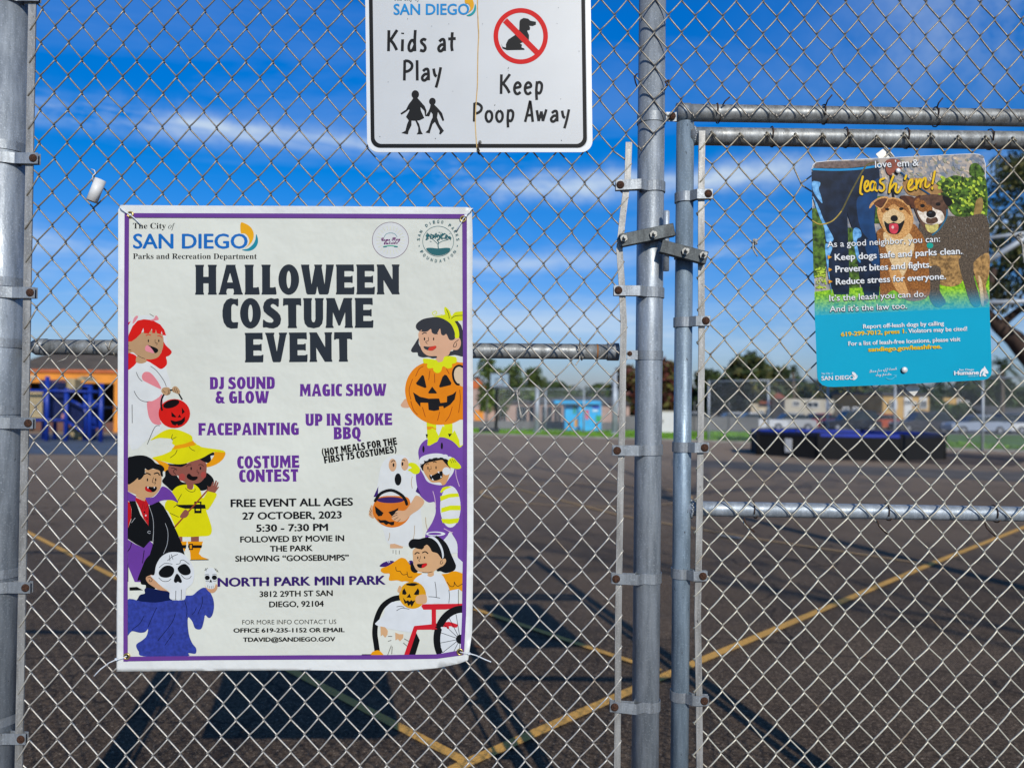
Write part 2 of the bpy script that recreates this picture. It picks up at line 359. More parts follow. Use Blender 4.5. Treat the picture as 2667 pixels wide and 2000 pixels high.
def strip(name, pts, w, m, lift=0.004, closed=False, label=None):
    mb = MB().use(m); n = len(pts); L = []; Rr = []
    for i in range(n):
        a = pts[(i - 1) % n] if (i or closed) else pts[i]; b = pts[(i + 1) % n] if (i < n - 1 or closed) else pts[i]
        d = (b - a); d.z = 0; d.normalize(); q = Vector((-d.y, d.x, 0)) * w / 2
        for lst, s in ((L, q), (Rr, -q)):
            v = pts[i] + s; lst.append(Vector((v.x, v.y, gz(v.y) + lift)))
    vs = L + Rr; rngn = n if closed else n - 1
    mb.add(vs, [(i, n + i, n + (i + 1) % n, (i + 1) % n) for i in range(rngn)])
    return mb.build(name, None, kind='structure', label=label)
def gl(*pp):
    out = []
    for (a, b), (c, d) in zip(pp[:-1], pp[1:]):
        A, B = G(a, b), G(c, d); k = max(2, int((B - A).length / 1.0))
        out += [A.lerp(B, i / k) for i in range(k)]
    return out + [G(*pp[-1])]
strip('court_line', gl((-60, 1318), (303, 1505), (747, 1740), (1221, 1988)), 0.056, m_yel)
strip('court_line', gl((1150, 2022), (1221, 1988), (1638, 1803), (1830, 1720), (2420, 1472), (2760, 1337)), 0.066, m_yel, 0.0085)
strip('court_line', gl((1235, 1589), (1644, 1727), (1720, 1751)), 0.05, m_yel, 0.013)
strip('court_line', gl((1330, 1270), (1624, 1346), (1797, 1376), (1996, 1409), (2412, 1471)), 0.05, m_yel2, 0.013)
cc = G(1523, 1287)
strip('court_circle', [cc + Vector((math.cos(t * 6.2832 / 60) * 1.85, math.sin(t * 6.2832 / 60) * 1.85, 0)) for t in range(60)], 0.05, m_yel2, 0.0175, True)
strip('white_line', gl((1870, 1397), (1930, 1405)), 0.10, m_wline, 0.0215)

# hills / distance
m_hill = mat('far_hill_scrub', (0.10, 0.13, 0.10), 1, 0, 0.3, 0.02)
mb = MB().use(m_hill); vs = []; n = 40
for i in range(n + 1):
    x = -900 + 1800 * i / n
    vs += [(x, 700, -5), (x, 860, 4 + 7 * math.sin(i * 0.7) + 5 * math.sin(i * 1.9)), (x, 1100, -5)]
mb.add(vs, [(3 * i + k, 3 * i + 3 + k, 3 * i + 4 + k, 3 * i + 1 + k) for i in range(n) for k in (0, 1)], True)
mb.build('hills', None, kind='structure')

# ================================================================== TREES AND PLANTS
def leafmat(name, c, var=0.5):
    m = mat(name, c, 0.6, 0, var, 0.6, detail=3)
    return m
L_dark = leafmat('leaf_dark', (0.035, 0.055, 0.014)); L_mid = leafmat('leaf_mid', (0.06, 0.10, 0.02)); L_light = leafmat('leaf_light', (0.11, 0.15, 0.03))
L_red = leafmat('leaf_red', (0.12, 0.035, 0.025)); L_olive = leafmat('leaf_olive', (0.10, 0.095, 0.02)); L_palm = leafmat('leaf_palm', (0.05, 0.075, 0.02))
m_bark = mat('bark', (0.09, 0.065, 0.045), 0.95, 0, 0.35, 6, 0.7, 20, (1, 1, 0.3))
m_barkd = mat('dark_bark', (0.045, 0.026, 0.018), 0.9, 0, 0.4, 5, 0.6, 15, (1, 1, 0.3))
m_palmbark = mat('palm_bark', (0.15, 0.115, 0.08), 0.95, 0, 0.3, 5, 0.6, 12)
def tree(name, label, base, h, rx, rz, m, m2=None, trunk_h=None, n=1500, leaf=0.34, seed=1, bark=None, group=None, lean=0.0, cloud=7):
    rg = random.Random(seed); base = Vector(base)
    t = thing(name, label, 'tree', base, group)
    top = base + Vector((lean, 0, h - rz)); mb = MB().use(bark or m_bark)
    th = trunk_h or h * 0.4
    r0 = 0.035 * h
    mb.tube([base, base + Vector((lean * .3, 0, th * .6)), base + Vector((lean * .6, 0.05, th)), top], [r0, r0 * .8, r0 * .6, r0 * .2], 7)
    blobs = []
    for k in range(cloud):
        a = rg.uniform(0, 6.28); rr = rx * rg.uniform(0.25, 0.72)
        c = top + Vector((math.cos(a) * rr, math.sin(a) * rr, rz * rg.uniform(-0.65, 0.62)))
        blobs.append((c, rx * rg.uniform(0.3, 0.52)))
        mb.tube([base + Vector((lean * .5, 0, th * .85)), base.lerp(c, .6) + Vector((0, 0, th * .35)), c], [r0 * .45, r0 * .3, r0 * .1], 5)
    blobs.append((top, rx * 0.5))
    mb.build('trunk', t)
    cr = MB()
    for i in range(n):
        c, r = rg.choice(blobs)
        d = Vector((rg.gauss(0, 1), rg.gauss(0, 1), rg.gauss(0, 1))).normalized()
        p = c + Vector((d.x, d.y, d.z * rz / rx * 1.1)) * r * rg.random() ** 0.4
        cr.use(m2 if (m2 and rg.random() < 0.35) else m)
        u = Vector((rg.gauss(0, 1), rg.gauss(0, 1), rg.gauss(0, 1))).normalized(); w = u.orthogonal().normalized() ; s = leaf * rg.uniform(0.5, 1.2)
        w = Quaternion(u, rg.uniform(0, 6.28)) @ w; q = u.cross(w)
        cr.add([p - w * s, p - q * s * .45, p + w * s, p + q * s * .45], [(0, 1, 2, 3)])
    cr.build('crown', t)
    return t
def palm(label, base, h, fr, seed=1, n=26, group='palms beyond the playground', m=None):
    rg = random.Random(seed); base = Vector(base); t = thing('palm_tree', label, 'palm', base, group)
    mb = MB().use(m_palmbark); top = base + Vector((rg.uniform(-.3, .3), 0, h))
    mb.tube([base, base.lerp(top, .5) + Vector((.08, 0, 0)), top], [0.24, 0.18, 0.17], 8); mb.build('trunk', t)
    mb = MB().use(m or L_palm)
    for k in range(n):
        a = rg.uniform(0, 6.28); el = rg.uniform(-0.5, 1.3); ln = fr * rg.uniform(.75, 1.1)
        d = Vector((math.cos(a) * math.cos(el), math.sin(a) * math.cos(el), math.sin(el)))
        pts = [top + d * ln * s + Vector((0, 0, -1)) * ln * 0.55 * s * s for s in (0, .3, .6, .85, 1)]
        side = Vector((-math.sin(a), math.cos(a), 0))
        for i in range(4):
            for sg in (-1, 1):
                for j in range(3):
                    p = pts[i].lerp(pts[i + 1], j / 3.0); q = pts[i].lerp(pts[i + 1], (j + .7) / 3.0)
                    w = fr * 0.20 * (1 - (i * 3 + j) / 14)
                    mb.add([p, q, q + side * sg * w + Vector((0, 0, -w * .55)) + d * w * .4], [(0, 1, 2)])
    mb.build('crown', t); return t
def at(px, py_top, Y): return AT(px, Y), P(px, py_top, Y).z - gz(Y)
def T(label, px, ytop, Y, rx_px, m, m2=None, seed=1, n=1600, leaf=None, lean=0, zf=0.8, name='leafy_tree', group='trees beyond the playground', cloud=7, th=None):
    b, h = at(px, ytop, Y); h *= 1.13; rx = rx_px / F * Y * 1.45
    return tree(name, label, b, h, rx, min(rx * zf * 1.15, h * .5), m, m2, th, int(n * 2.6), leaf or rx * 0.13, seed, None, group, lean, cloud)
T('airy light green tree behind the basketball hoop', 1296, 938, 62, 42, L_light, L_mid, 11, 900, zf=1.2)
T('green round tree just right of the basketball hoop', 1345, 985, 82, 38, L_mid, L_light, 12)
T('thin pale tree behind the dark windowed pink building', 1386, 968, 90, 26, L_light, L_mid, 13, 700)
T('dark green tree beside the tall grey pole', 1440, 1000, 85, 38, L_mid, L_dark, 14)
T('broad green tree above the blue mural', 1548, 1008, 95, 52, L_mid, L_dark, 15)
T('dull green tree just behind the fixed fence gate post', 1622, 1000, 90, 40, L_olive, L_mid, 35)
T('red leaved tree seen between the two gate posts', 1722, 950, 80, 66, L_red, L_olive, 16, 2400)
T('red leaved small tree left of the white steel box', 1655, 968, 88, 40, L_red, L_olive, 36, 1000)
T('dark dense tree left of the palm and tiled house', 1875, 976, 88, 48, L_dark, L_mid, 17, 2200)
T('large dense tree under the tall palm beside the tiled house', 1958, 950, 84, 74, L_dark, L_olive, 18, 3600)
T('olive tree between the tiled house and the slim palm', 2030, 990, 96, 42, L_olive, L_mid, 19)
T('dark spreading tree behind the flat roofed cream building', 2158, 1006, 98, 60, L_dark, L_olive, 20, 2000)
T('yellowing tree behind the cream building gable', 2232, 1000, 92, 48, L_olive, L_light, 21, 2200, th=4)
T('dark tree between the cream and the yellow building', 2285, 1015, 84, 30, L_dark, L_mid, 22)
T('leafy street tree in front of the yellow apartments', 2465, 1052, 70, 38, L_dark, L_mid, 23, 1800, zf=.9)
T('dark tree in front of the yellow building dark roof', 2440, 1015, 78, 36, L_dark, L_mid, 24)
T('green tree right of the yellow apartments', 2575, 985, 80, 52, L_dark, L_mid, 25, 2600)
T('green shrubby tree at the far right above the grey roof', 2648, 1018, 90, 46, L_mid, L_dark, 26)
T('green tree hidden mostly by the yellow event banner', 1120, 968, 90, 60, L_mid, L_dark, 27)
T('small street tree below the leash sign plate', 2398, 1062, 72, 24, L_mid, L_dark, 28, 900)
for i_, (px_, yt, Yd, r_, ma, mb2, lb_) in enumerate(((1806, 1008, 92, 30, L_mid, L_dark, 'small green tree just right of the gate frame upright'), (1905, 985, 96, 44, L_dark, L_mid, 'tall dark tree behind the palm on its left side'), (2012, 968, 100, 44, L_dark, L_olive, 'dark tree right behind the tall feathery palm'),
    (2096, 1000, 100, 44, L_dark, L_mid, 'dark tree behind the cream building left gable'), (1480, 1018, 98, 36, L_mid, L_dark, 'low green tree behind the mural shed left edge'), (1262, 1000, 96, 34, L_mid, L_olive, 'green tree peeking over the orange gable'), (1588, 1014, 99, 40, L_dark, L_mid, 'dark tree between mural shed and tall grey pole'),
    (2345, 1022, 98, 40, L_dark, L_mid, 'dark tree behind the yellow apartments roof'), (2520, 1000, 96, 44, L_dark, L_mid, 'dark tree behind the broad palm'), (2615, 1000, 98, 48, L_mid, L_dark, 'green tree behind the grey roofed house'))):
    T(lb_, px_, yt, Yd, r_, ma, mb2, 60 + i_, 1300)
palm('tall feathery palm above the large dense tree', *[(lambda b, h: (b, h))(*at(1962, 935, 86))][0], 2.6, 3, 34, None)
palm('slim shaggy palm between tiled house and leash sign', *[(lambda b, h: (b, h))(*at(2068, 962, 88))][0], 1.5, 4, 40, None)
palm('feathery palm under the big dark branch at the right', *[(lambda b, h: (b, h))(*at(2608, 950, 74))][0], 2.4, 5, 30, None)
palm('broad palm below the bottom edge of the leash sign', *[(lambda b, h: (b, h))(*at(2520, 1012, 84))][0], 2.4, 6, 34, None)
palm('low palm just right of the leash sign bottom corner', *[(lambda b, h: (b, h))(*at(2450, 1003, 92))][0], 2.2, 8, 30, None)

rg = random.Random(77); mb = MB(); x = -150.0
while x < 170:
    hh = rg.uniform(3.2, 5.6) * (1.25 if x < -12 else 1.0); rr = rg.uniform(2.2, 4.2); Yt = rg.uniform(101, 112)
    for k in range(150):
        d = Vector((rg.gauss(0, 1), rg.gauss(0, 1), rg.gauss(0, 1))).normalized(); pp = Vector((x, Yt, gz(99) + hh * .55)) + Vector((d.x * rr, d.y * rr * .6, d.z * hh * .5)) * rg.random() ** .35
        mb.use((L_dark, L_mid, L_olive, L_dark)[rg.randrange(4)]); u = Vector((rg.gauss(0, 1), rg.gauss(0, 1), rg.gauss(0, 1))).normalized(); w = u.orthogonal().normalized(); q_ = u.cross(w); s = rg.uniform(.25, .6)
        mb.add([pp - w * s, pp - q_ * s * .5, pp + w * s, pp + q_ * s * .5], [(0, 1, 2, 3)])
    x += rg.uniform(1.8, 4.0)
mb.build('treeline', None, kind='stuff', label='far belt of mixed trees behind the houses and the field')
# big dark tree at the right edge: trunk leaning in, dense crown above the leash sign corner
bt = thing('shade_tree', 'large dark shade tree leaning in at the right edge', 'tree', (AT(2740, 24)))
mb = MB().use(m_barkd); Yb = 24
tp = [AT(2780, Yb), P(2745, 1010, Yb), P(2690, 935, Yb), P(2640, 880, Yb), P(2600, 850, Yb), P(2560, 800, Yb), P(2590, 700, Yb)]
mb.tube(tp, [.42, .38, .34, .27, .2, .14, .08], 10)
mb.tube([P(2700, 945, Yb), P(2760, 860, Yb), P(2800, 700, Yb + 1)], [.3, .22, .1], 8)
mb.tube([P(2600, 850, Yb), P(2650, 810, Yb), P(2720, 770, Yb + 1)], [.14, .11, .05], 7)
mb.tube([P(2575, 830, Yb), P(2520, 760, Yb + .5), P(2500, 650, Yb + 1)], [.13, .08, .03], 7)
mb.build('trunk', bt)
rg = random.Random(44); cr = MB(); blobs = []
for k in range(34):
    px, py = rg.uniform(2560, 2900), rg.uniform(430, 790)
    if (px - 2560) * .9 + (py - 430) * .6 < 60: px += 60
    blobs.append((P(px, py, Yb + rg.uniform(-1.2, 2.2)), rg.uniform(.45, .95)))
for i in range(11000):
    c, r = rg.choice(blobs); d = Vector((rg.gauss(0, 1), rg.gauss(0, 1), rg.gauss(0, 1))).normalized(); p = c + d * r * rg.random() ** .45
    cr.use(L_olive if rg.random() < .4 else L_dark)
    u = Vector((rg.gauss(0, 1), rg.gauss(0, 1), rg.gauss(0, 1))).normalized(); w = u.orthogonal().normalized(); q = u.cross(w); s = rg.uniform(.05, .12)
    cr.add([p - w * s, p - q * s * .5, p + w * s, p + q * s * .5], [(0, 1, 2, 3)])
cr.build('crown', bt)

# bare street tree behind the photographer, to the right: its branches shade the court
rg = random.Random(21)
st = thing('bare_street_tree', 'bare branching street tree standing behind the viewpoint', 'tree', (7.8, -3.2, 0))
mb = MB().use(m_bark)
def branch(p, d, ln, r, depth):
    pts = [p]; q = p; dd = d.copy()
    for i in range(4):
        dd = (dd + Vector((rg.uniform(-.2, .2), rg.uniform(-.2, .2), rg.uniform(-.05, .12)))).normalized(); q = q + dd * ln / 4; pts.append(q)
    mb.tube(pts, [r * (1 - .12 * i) for i in range(5)], 6 if depth > 2 else 4, cap=False)
    if depth == 0: return
    for k in range(3 if depth > 1 else 2):
        a = rg.uniform(0, 6.28); sp = rg.uniform(.45, .95)
        nd = (dd + dd.orthogonal().normalized() * sp * math.cos(a) + dd.cross(dd.orthogonal().normalized()) * sp * math.sin(a)).normalized()
        nd.z = max(nd.z, .05); branch(pts[rg.choice((2, 3, 4))], nd.normalized(), ln * rg.uniform(.62, .82), r * .58, depth - 1)
branch(Vector((7.8, -3.2, 0)), Vector((-.12, .05, 1)), 4.4, .085, 6)
mb.build('trunk', st)
st = thing('bare_street_tree', 'tall bare street tree with a high spreading crown behind the viewpoint', 'tree', (6.9, -2.4, 0))
mb = MB().use(m_bark)
mb.tube([(6.9, -2.4, 0), (6.8, -2.4, 4), (6.5, -2.2, 8.6)], [.12, .1, .08], 10)
for k_ in range(5):
    a_ = k_ * .62 - .7; branch(Vector((6.5, -2.2, 8.4)), Vector((math.sin(a_) * .9, math.cos(a_) * .9, .45)).normalized(), 3.6, .05, 5)
mb.build('trunk', st)

# ================================================================== BACKGROUND BUILDINGS
m_orange = mat('orange_stucco', (0.74, 0.27, 0.035), 0.85, 0, 0.08, 2); m_orange2 = mat('red_orange_trim', (0.52, 0.13, 0.035), 0.8, 0, 0.08, 3)
m_shingle = mat('brown_shingle_roof', (0.115, 0.088, 0.060), 0.95, 0, 0.4, 1.6, 0.5, 8, (1, 3, 3), col2=(0.065, 0.05, 0.034))
m_black = mat('dark_interior', (0.012, 0.010, 0.010), 0.9, 0, 0.2, 3)
m_glass = mat('window_glass', (0.03, 0.04, 0.05), 0.15, 0, 0.2, 2)
m_tile = mat('red_roof_tile', (0.36, 0.12, 0.07), 0.85, 0, 0.25, 2, 0.5, 10, (4, 1, 1)); m_cream = mat('cream_stucco', (0.50, 0.43, 0.31), 0.9, 0, 0.08, 1)
m_cream2 = mat('pale_wall', (0.46, 0.42, 0.33), 0.9, 0, 0.08, 1); m_ochre = mat('ochre_stucco', (0.52, 0.33, 0.12), 0.9, 0, 0.08, 1); m_whitew = mat('white_wall', (0.62, 0.62, 0.60), 0.8, 0, 0.06, 1)
m_pink = mat('pink_stucco', (0.42, 0.30, 0.25), 0.9, 0, 0.1, 1); m_droof = mat('dark_roof', (0.06, 0.06, 0.065), 0.9, 0, 0.25, 2); m_groof = mat('grey_roof', (0.12, 0.12, 0.12), 0.9, 0, 0.2, 1)
def wallbox(mb, x0, x1, y0, y1, z0, z1): mb.box(((x0 + x1) / 2, (y0 + y1) / 2, (z0 + z1) / 2), (x1 - x0, y1 - y0, z1 - z0)); return mb
def xz(px, py, Y): p = P(px, py, Y); return p.x, p.z
def windows(root, Y, rects, frame=None, glass=None):
    for (a, b, c, d) in rects:
        x0, z1 = xz(a, b, Y); x1, z0 = xz(c, d, Y); fr = 0.09
        mb = MB().use(frame or m_whitew)
        for q in ((x0 - fr, x1 + fr, z1, z1 + fr), (x0 - fr, x1 + fr, z0 - fr, z0), (x0 - fr, x0, z0, z1), (x1, x1 + fr, z0, z1), ((x0 + x1) / 2 - .03, (x0 + x1) / 2 + .03, z0, z1)):
            wallbox(mb, q[0], q[1], Y - .1, Y - .002, q[2], q[3])
        f = mb.build('window', root)
        wallbox(MB().use(glass or m_glass), x0, x1, Y - .05, Y - .02, z0, z1).build('pane', f)

# recreation building with orange fascia behind the playground
Y = 42; g = gz(Y)
rb = thing('recreation_building', 'low orange building with brown shingle roof behind the blue playset', 'building', (-20, Y, g))
x0 = P(-900, 1000, Y).x; x1 = P(345, 1000, Y).x
ze = xz(200, 997.5, Y)[1]; zt = xz(200, 971, Y)[1]; zt2 = xz(200, 963, Y)[1]
wallbox(MB().use(m_orange), x0, x1, Y, Y + .3, ze, zt).build('fascia', rb)
wallbox(MB().use(m_orange2), x0 - .2, x1 + .2, Y - .12, Y + .25, zt + .002, zt2).build('roof_trim', rb)
zr = xz(200, 918, Y + 6)[1]
mb = MB().use(m_shingle)
mb.add([(x0 - .2, Y - .1, zt2 + .003), (x1 + .2, Y - .1, zt2 + .003), (x1 - 3, Y + 7, zr), (xz(128, 918, Y + 7)[0], Y + 7, zr), (xz(60, 950, Y + 3)[0], Y + 3.2, zt2 + .003 + (zr - zt2) * .44), (x0 - .2, Y + 3.2, zt2 + (zr - zt2) * .44)], [(0, 1, 2, 3, 4, 5)])
mb.add([(x1 + .2, Y - .1, zt2 + .003), (x1 + .2, Y + 14, zt2), (x1 - 3, Y + 7, zr)], [(0, 1, 2)])
mb.build('roof', rb)
mb = MB().use(m_orange)
for px in (-640, -300, 60, 308): 
    xx = P(px, 1000, Y).x; wallbox(MB().use(m_orange), xx - .22, xx + .22, Y + .02, Y + .28, g, ze - .003).build('column', rb)
mb = MB().use(m_black); wallbox(mb, x0, x1, Y + 6, Y + 6.3, g, ze); wallbox(mb, x0, x1, Y + .4, Y + 6, ze - .1, ze - .01); mb.build('porch_wall', rb)
wallbox(MB().use(mat('brown_brick_low_wall', (0.16, 0.075, 0.055), .9)), x0, x1, Y + 1, Y + 1.2, g, g + .5).build('low_wall', rb)
wallbox(MB().use(m_cream), *[xz(82, 978, Y)[0], xz(94, 978, Y)[0]], Y - .12, Y - .01, xz(82, 986, Y)[1], xz(82, 977, Y)[1]).build('wall_lamp', rb)

# pink building with orange gable (left) and long pink building with dark bays
Y = 75; g = gz(Y)
pb = thing('pink_gabled_building', 'pink building with orange gable beyond the basketball hoop', 'building', (AT(1240, Y)))
x0, x1 = P(1150, 1000, Y).x, P(1266, 1000, Y).x; z1 = xz(1240, 1012, Y)[1]; zp = xz(1245, 984, Y)[1]; xm = P(1245, 1000, Y).x
wallbox(MB().use(m_pink), x0, x1, Y, Y + 8, g, z1).build('wall', pb)
MB().use(m_orange2).prism([(xm - 1.6, z1 + .01), (x1 + .3, z1 + .01), (xm, zp)], Y - .1, Y + 1).build('gable', pb)
mb = MB().use(m_shingle); mb.add([(x0, Y - .4, z1 + .4), (xm, Y - .4, zp + .15), (xm, Y + 8, zp + .15), (x0, Y + 8, z1 + .4)], [(0, 1, 2, 3)]); mb.add([(xm, Y - .4, zp + .15), (x1 + .5, Y - .4, z1 - .1), (x1 + .5, Y + 8, z1 - .1), (xm, Y + 8, zp + .15)], [(0, 1, 2, 3)]); mb.build('roof', pb)
wallbox(MB().use(m_orange), xz(1236, 1075, Y)[0], xz(1259, 1075, Y)[0], Y - .08, Y - .004, g, xz(1240, 1068, Y)[1]).build('door', pb)
Y = 80; g = gz(Y)
lb = thing('long_pink_building', 'long low pink building with dark window bays behind far fence', 'building', (AT(1400, Y)))
x0, x1 = P(1266, 1000, Y).x, P(1640, 1000, Y).x; z1 = xz(1400, 1050, Y)[1]; z2 = xz(1400, 1032, Y + 5)[1]
wallbox(MB().use(m_pink), x0, x1, Y, Y + 10, g, z1).build('wall', lb)
mb = MB().use(m_groof); mb.add([(x0 - .3, Y - .5, z1 + .02), (x1 + .3, Y - .5, z1 + .02), (x1 - 1, Y + 5, z2), (x0 + 1, Y + 5, z2)], [(0, 1, 2, 3)]); mb.build('roof', lb)
windows(lb, Y, [(1300, 1062, 1318, 1104), (1345, 1058, 1372, 1104), (1378, 1058, 1405, 1104), (1411, 1058, 1438, 1104), (1443, 1058, 1462, 1104)], m_pink, m_glass)

# blue mural shed
Y = 55; g = gz(Y)
ms = thing('mural_shed', 'bright blue painted shed with red and green shapes beyond the lawn', 'shed', (AT(1540, Y)))
m_mur = mat('mural_blue', (0.02, 0.42, 0.80), 0.7, 0, 0.15, 1.5)
x0, x1 = P(1508, 1000, Y).x, P(1567, 1000, Y).x; zt = xz(1530, 1052, Y)[1]
pts = [(x0, xz(0, 1112, Y)[1] - .8), (xz(1545, 0, Y)[0], g + .05), (x1, g + .3), (x1, zt), (x0, zt)]
wallbox(MB().use(m_mur), x0, x1, Y, Y + 2.4, g + .02, zt).build('wall', ms)
wallbox(MB().use(m_mur), P(1484, 0, Y).x, x0 - .01, Y + .3, Y + 2.2, g + .02, zt - .1).build('side_wall', ms)
mb = MB().use(m_mur); wallbox(mb, P(1455, 0, Y).x, P(1574, 0, Y).x, Y - .4, Y + 2.8, zt + .004, zt + .22); mb.build('roof', ms)
for nm, c, q in (('red_painting', '#e05565', (1525, 1068, 1533, 1092)), ('green_painting', '#18a050', (1552, 1082, 1566, 1098)), ('navy_painting', '#0c4fd0', (1543, 1056, 1561, 1064)), ('white_painting', '#c8e4f4', (1543, 1066, 1557, 1072)), ('orange_painting', '#e0a040', (1497, 1092, 1504, 1112)), ('teal_painting', '#109070', (1494, 1056, 1501, 1078))):
    YY = Y if q[0] > 1508 else Y + .3
    a, b = xz(q[0], q[1], Y); c2, d = xz(q[2], q[3], Y)
    wallbox(MB().use(mat(nm, H(c), .7)), a, c2, YY - .03, YY - .006, max(d, g + .05), b).build(nm, ms)
# white steel box
Y = 52; a, b = xz(1722, 1073, Y); c, d = xz(1757, 1119, Y)
wb = thing('white_storage_cabinet', 'white steel cabinet on the grass seen between the gate posts', 'cabinet', (AT(1738, Y)))
wallbox(MB().use(m_whitew), a, c, Y, Y + .8, gz(Y) + .05, b).build('body', wb)
wallbox(MB().use(m_cream2), a - .04, c + .04, Y - .04, Y + .84, b + .002, b + .07).build('lid', wb)
wallbox(MB().use(m_groof), a + .05, a + .13, Y - .05, Y - .004, (b + gz(Y)) / 2, (b + gz(Y)) / 2 + .2).build('handle', wb)

# tiled house, cream flat building, yellow apartments, grey roofed house
Y = 82; g = gz(Y)
th = thing('tiled_house', 'cream house with red tiled roof left of the leash sign', 'house', (AT(2040, Y)))
x0, x1 = P(1965, 0, Y).x, P(2075, 0, Y).x; z1 = xz(2040, 1052, Y)[1]; zr = xz(2040, 1024, Y)[1]
wallbox(MB().use(m_cream), x0, x1, Y, Y + 9, g, z1).build('wall', th)
mb = MB().use(m_tile); mb.add([(P(1985, 0, Y).x, Y - .6, z1), (P(2072, 0, Y).x, Y - .6, z1), (P(2074, 0, Y).x, Y + 4, zr), (P(2003, 0, Y).x, Y + 4, zr)], [(0, 1, 2, 3)])
mb.add([(P(1985, 0, Y).x, Y - .6, z1), (P(2003, 0, Y).x, Y + 4, zr), (P(1985, 0, Y).x, Y + 8, z1)], [(0, 1, 2)]); mb.build('roof', th)
windows(th, Y, [(2004, 1056, 2022, 1066), (2030, 1056, 2050, 1068), (1978, 1070, 1988, 1092), (2014, 1074, 2024, 1098)], m_whitew, m_glass)
Y = 78; g = gz(Y)
cb = thing('cream_building', 'wide cream two storey building with stepped flat roof', 'building', (AT(2130, Y)))
z1 = xz(2120, 1040, Y)[1]
wallbox(MB().use(m_cream2), P(2052, 0, Y).x, P(2180, 0, Y).x, Y, Y + 12, g, z1).build('wall', cb)
MB().use(m_cream).prism([(P(2056, 0, Y).x, z1 + .01), (P(2098, 0, Y).x, z1 + .01), (P(2086, 0, Y).x, xz(0, 1030, Y)[1] + .2), (P(2064, 0, Y).x, xz(0, 1032, Y)[1] + .2)], Y + .1, Y + 6).build('gable', cb)
wallbox(MB().use(m_cream), P(2180, 0, Y).x + .01, P(2252, 0, Y).x, Y - 1.5, Y + 9, g, xz(0, 1052, Y)[1] + .3).build('side_wing', cb)
wallbox(MB().use(m_cream2), P(2010, 0, Y).x, P(2052, 0, Y).x - .01, Y - 1, Y + 2, g, xz(0, 1075, Y)[1]).build('garden_wall', cb)
windows(cb, Y, [(2066, 1046, 2080, 1056), (2102, 1048, 2130, 1060), (2152, 1050, 2168, 1062), (2110, 1076, 2124, 1090)], m_whitew, m_glass)
windows(cb, Y - 1.5, [(2196, 1062, 2208, 1076), (2222, 1062, 2234, 1076)], m_whitew, m_glass)
Y = 76; g = gz(Y)
ya = thing('yellow_apartments', 'ochre yellow apartments with white bays under the leash sign', 'building', (AT(2400, Y)))
z1 = xz(2400, 1030, Y)[1]
wallbox(MB().use(m_ochre), P(2306, 0, Y).x, P(2426, 0, Y).x, Y, Y + 12, g, z1).build('wall', ya)
wallbox(MB().use(m_ochre), P(2478, 0, Y).x, P(2530, 0, Y).x, Y + 1, Y + 12, g, z1 - .2).build('side_wing', ya)
wallbox(MB().use(m_ochre), P(2426, 0, Y).x + .01, P(2478, 0, Y).x - .01, Y + 4, Y + 11, g, z1 - .6).build('back_wall', ya)
wallbox(MB().use(m_droof), P(2302, 0, Y).x, P(2430, 0, Y).x, Y - .3, Y + 12.2, z1 + .003, z1 + .25).build('roof', ya)
MB().use(m_droof).prism([(P(2422, 0, Y).x, z1 - .58), (P(2482, 0, Y).x, z1 - .58), (P(2474, 0, Y).x, z1 + .9), (P(2432, 0, Y).x, z1 + .9)], Y + 3.6, Y + 11).build('dark_roof', ya)
for q in ((2316, 1092, 2337, 1118), (2354, 1034, 2374, 1120), (2394, 1034, 2414, 1060), (2492, 1080, 2506, 1112)):
    a, b = xz(q[0], q[1], Y); c, d = xz(q[2], q[3], Y); off = 1 if q[0] > 2470 else 0
    wallbox(MB().use(m_whitew), a, c, Y - .06 + off, Y - .003 + off, max(d, g), b).build('white_panel', ya)
windows(ya, Y - .06, [(2319, 1044, 2333, 1064), (2357, 1044, 2371, 1052), (2357, 1090, 2371, 1096), (2397, 1044, 2411, 1062), (2379, 1048, 2384, 1054)], m_whitew, m_glass)
windows(ya, Y + 1, [(2494, 1040, 2502, 1056), (2512, 1046, 2520, 1056)], m_whitew, m_glass)
Y = 74; g = gz(Y)
gh = thing('grey_roofed_house', 'low house with wide dark grey roof at the far right', 'house', (AT(2640, Y)))
z1 = xz(2640, 1082, Y)[1]; z2 = xz(2640, 1056, Y + 5)[1]
wallbox(MB().use(m_cream2), P(2594, 0, Y).x, P(2760, 0, Y).x, Y, Y + 9, g, z1).build('wall', gh)
mb = MB().use(m_groof); mb.add([(P(2580, 0, Y).x, Y - .6, z1 - .05), (P(2790, 0, Y).x, Y - .6, z1 - .05), (P(2770, 0, Y).x, Y + 5, z2), (P(2596, 0, Y).x, Y + 5, z2)], [(0, 1, 2, 3)]); mb.build('roof', gh)
windows(gh, Y, [(2612, 1090, 2632, 1102), (2645, 1088, 2662, 1112)], m_whitew, m_glass)
# screened boundary wall far behind
sheet_m = mat('grey_fence_screen', (0.16, 0.16, 0.155), .9, 0, .15, .3)
bw = thing('screen_fence', 'grey screened fence along the street beyond the lawn', 'fence', (AT(1780, 58.5)))
wallbox(MB().use(sheet_m), P(1180, 0, 58).x, P(1640, 0, 58).x, 58.4, 58.45, gz(58) + .05, gz(58) + .6).build('screen', bw)
wallbox(MB().use(sheet_m), P(1640, 0, 58).x + .02, P(1990, 0, 58).x, 58.4, 58.45, gz(58) + .05, gz(58) + 1.1).build('screen', bw)
mb = None
for px in range(1190, 1990, 90): wallbox(MB().use(m_groof), P(px, 0, 58).x, P(px, 0, 58).x + .07, 58.3, 58.37, gz(58), gz(58) + 2.3).build('post', bw)

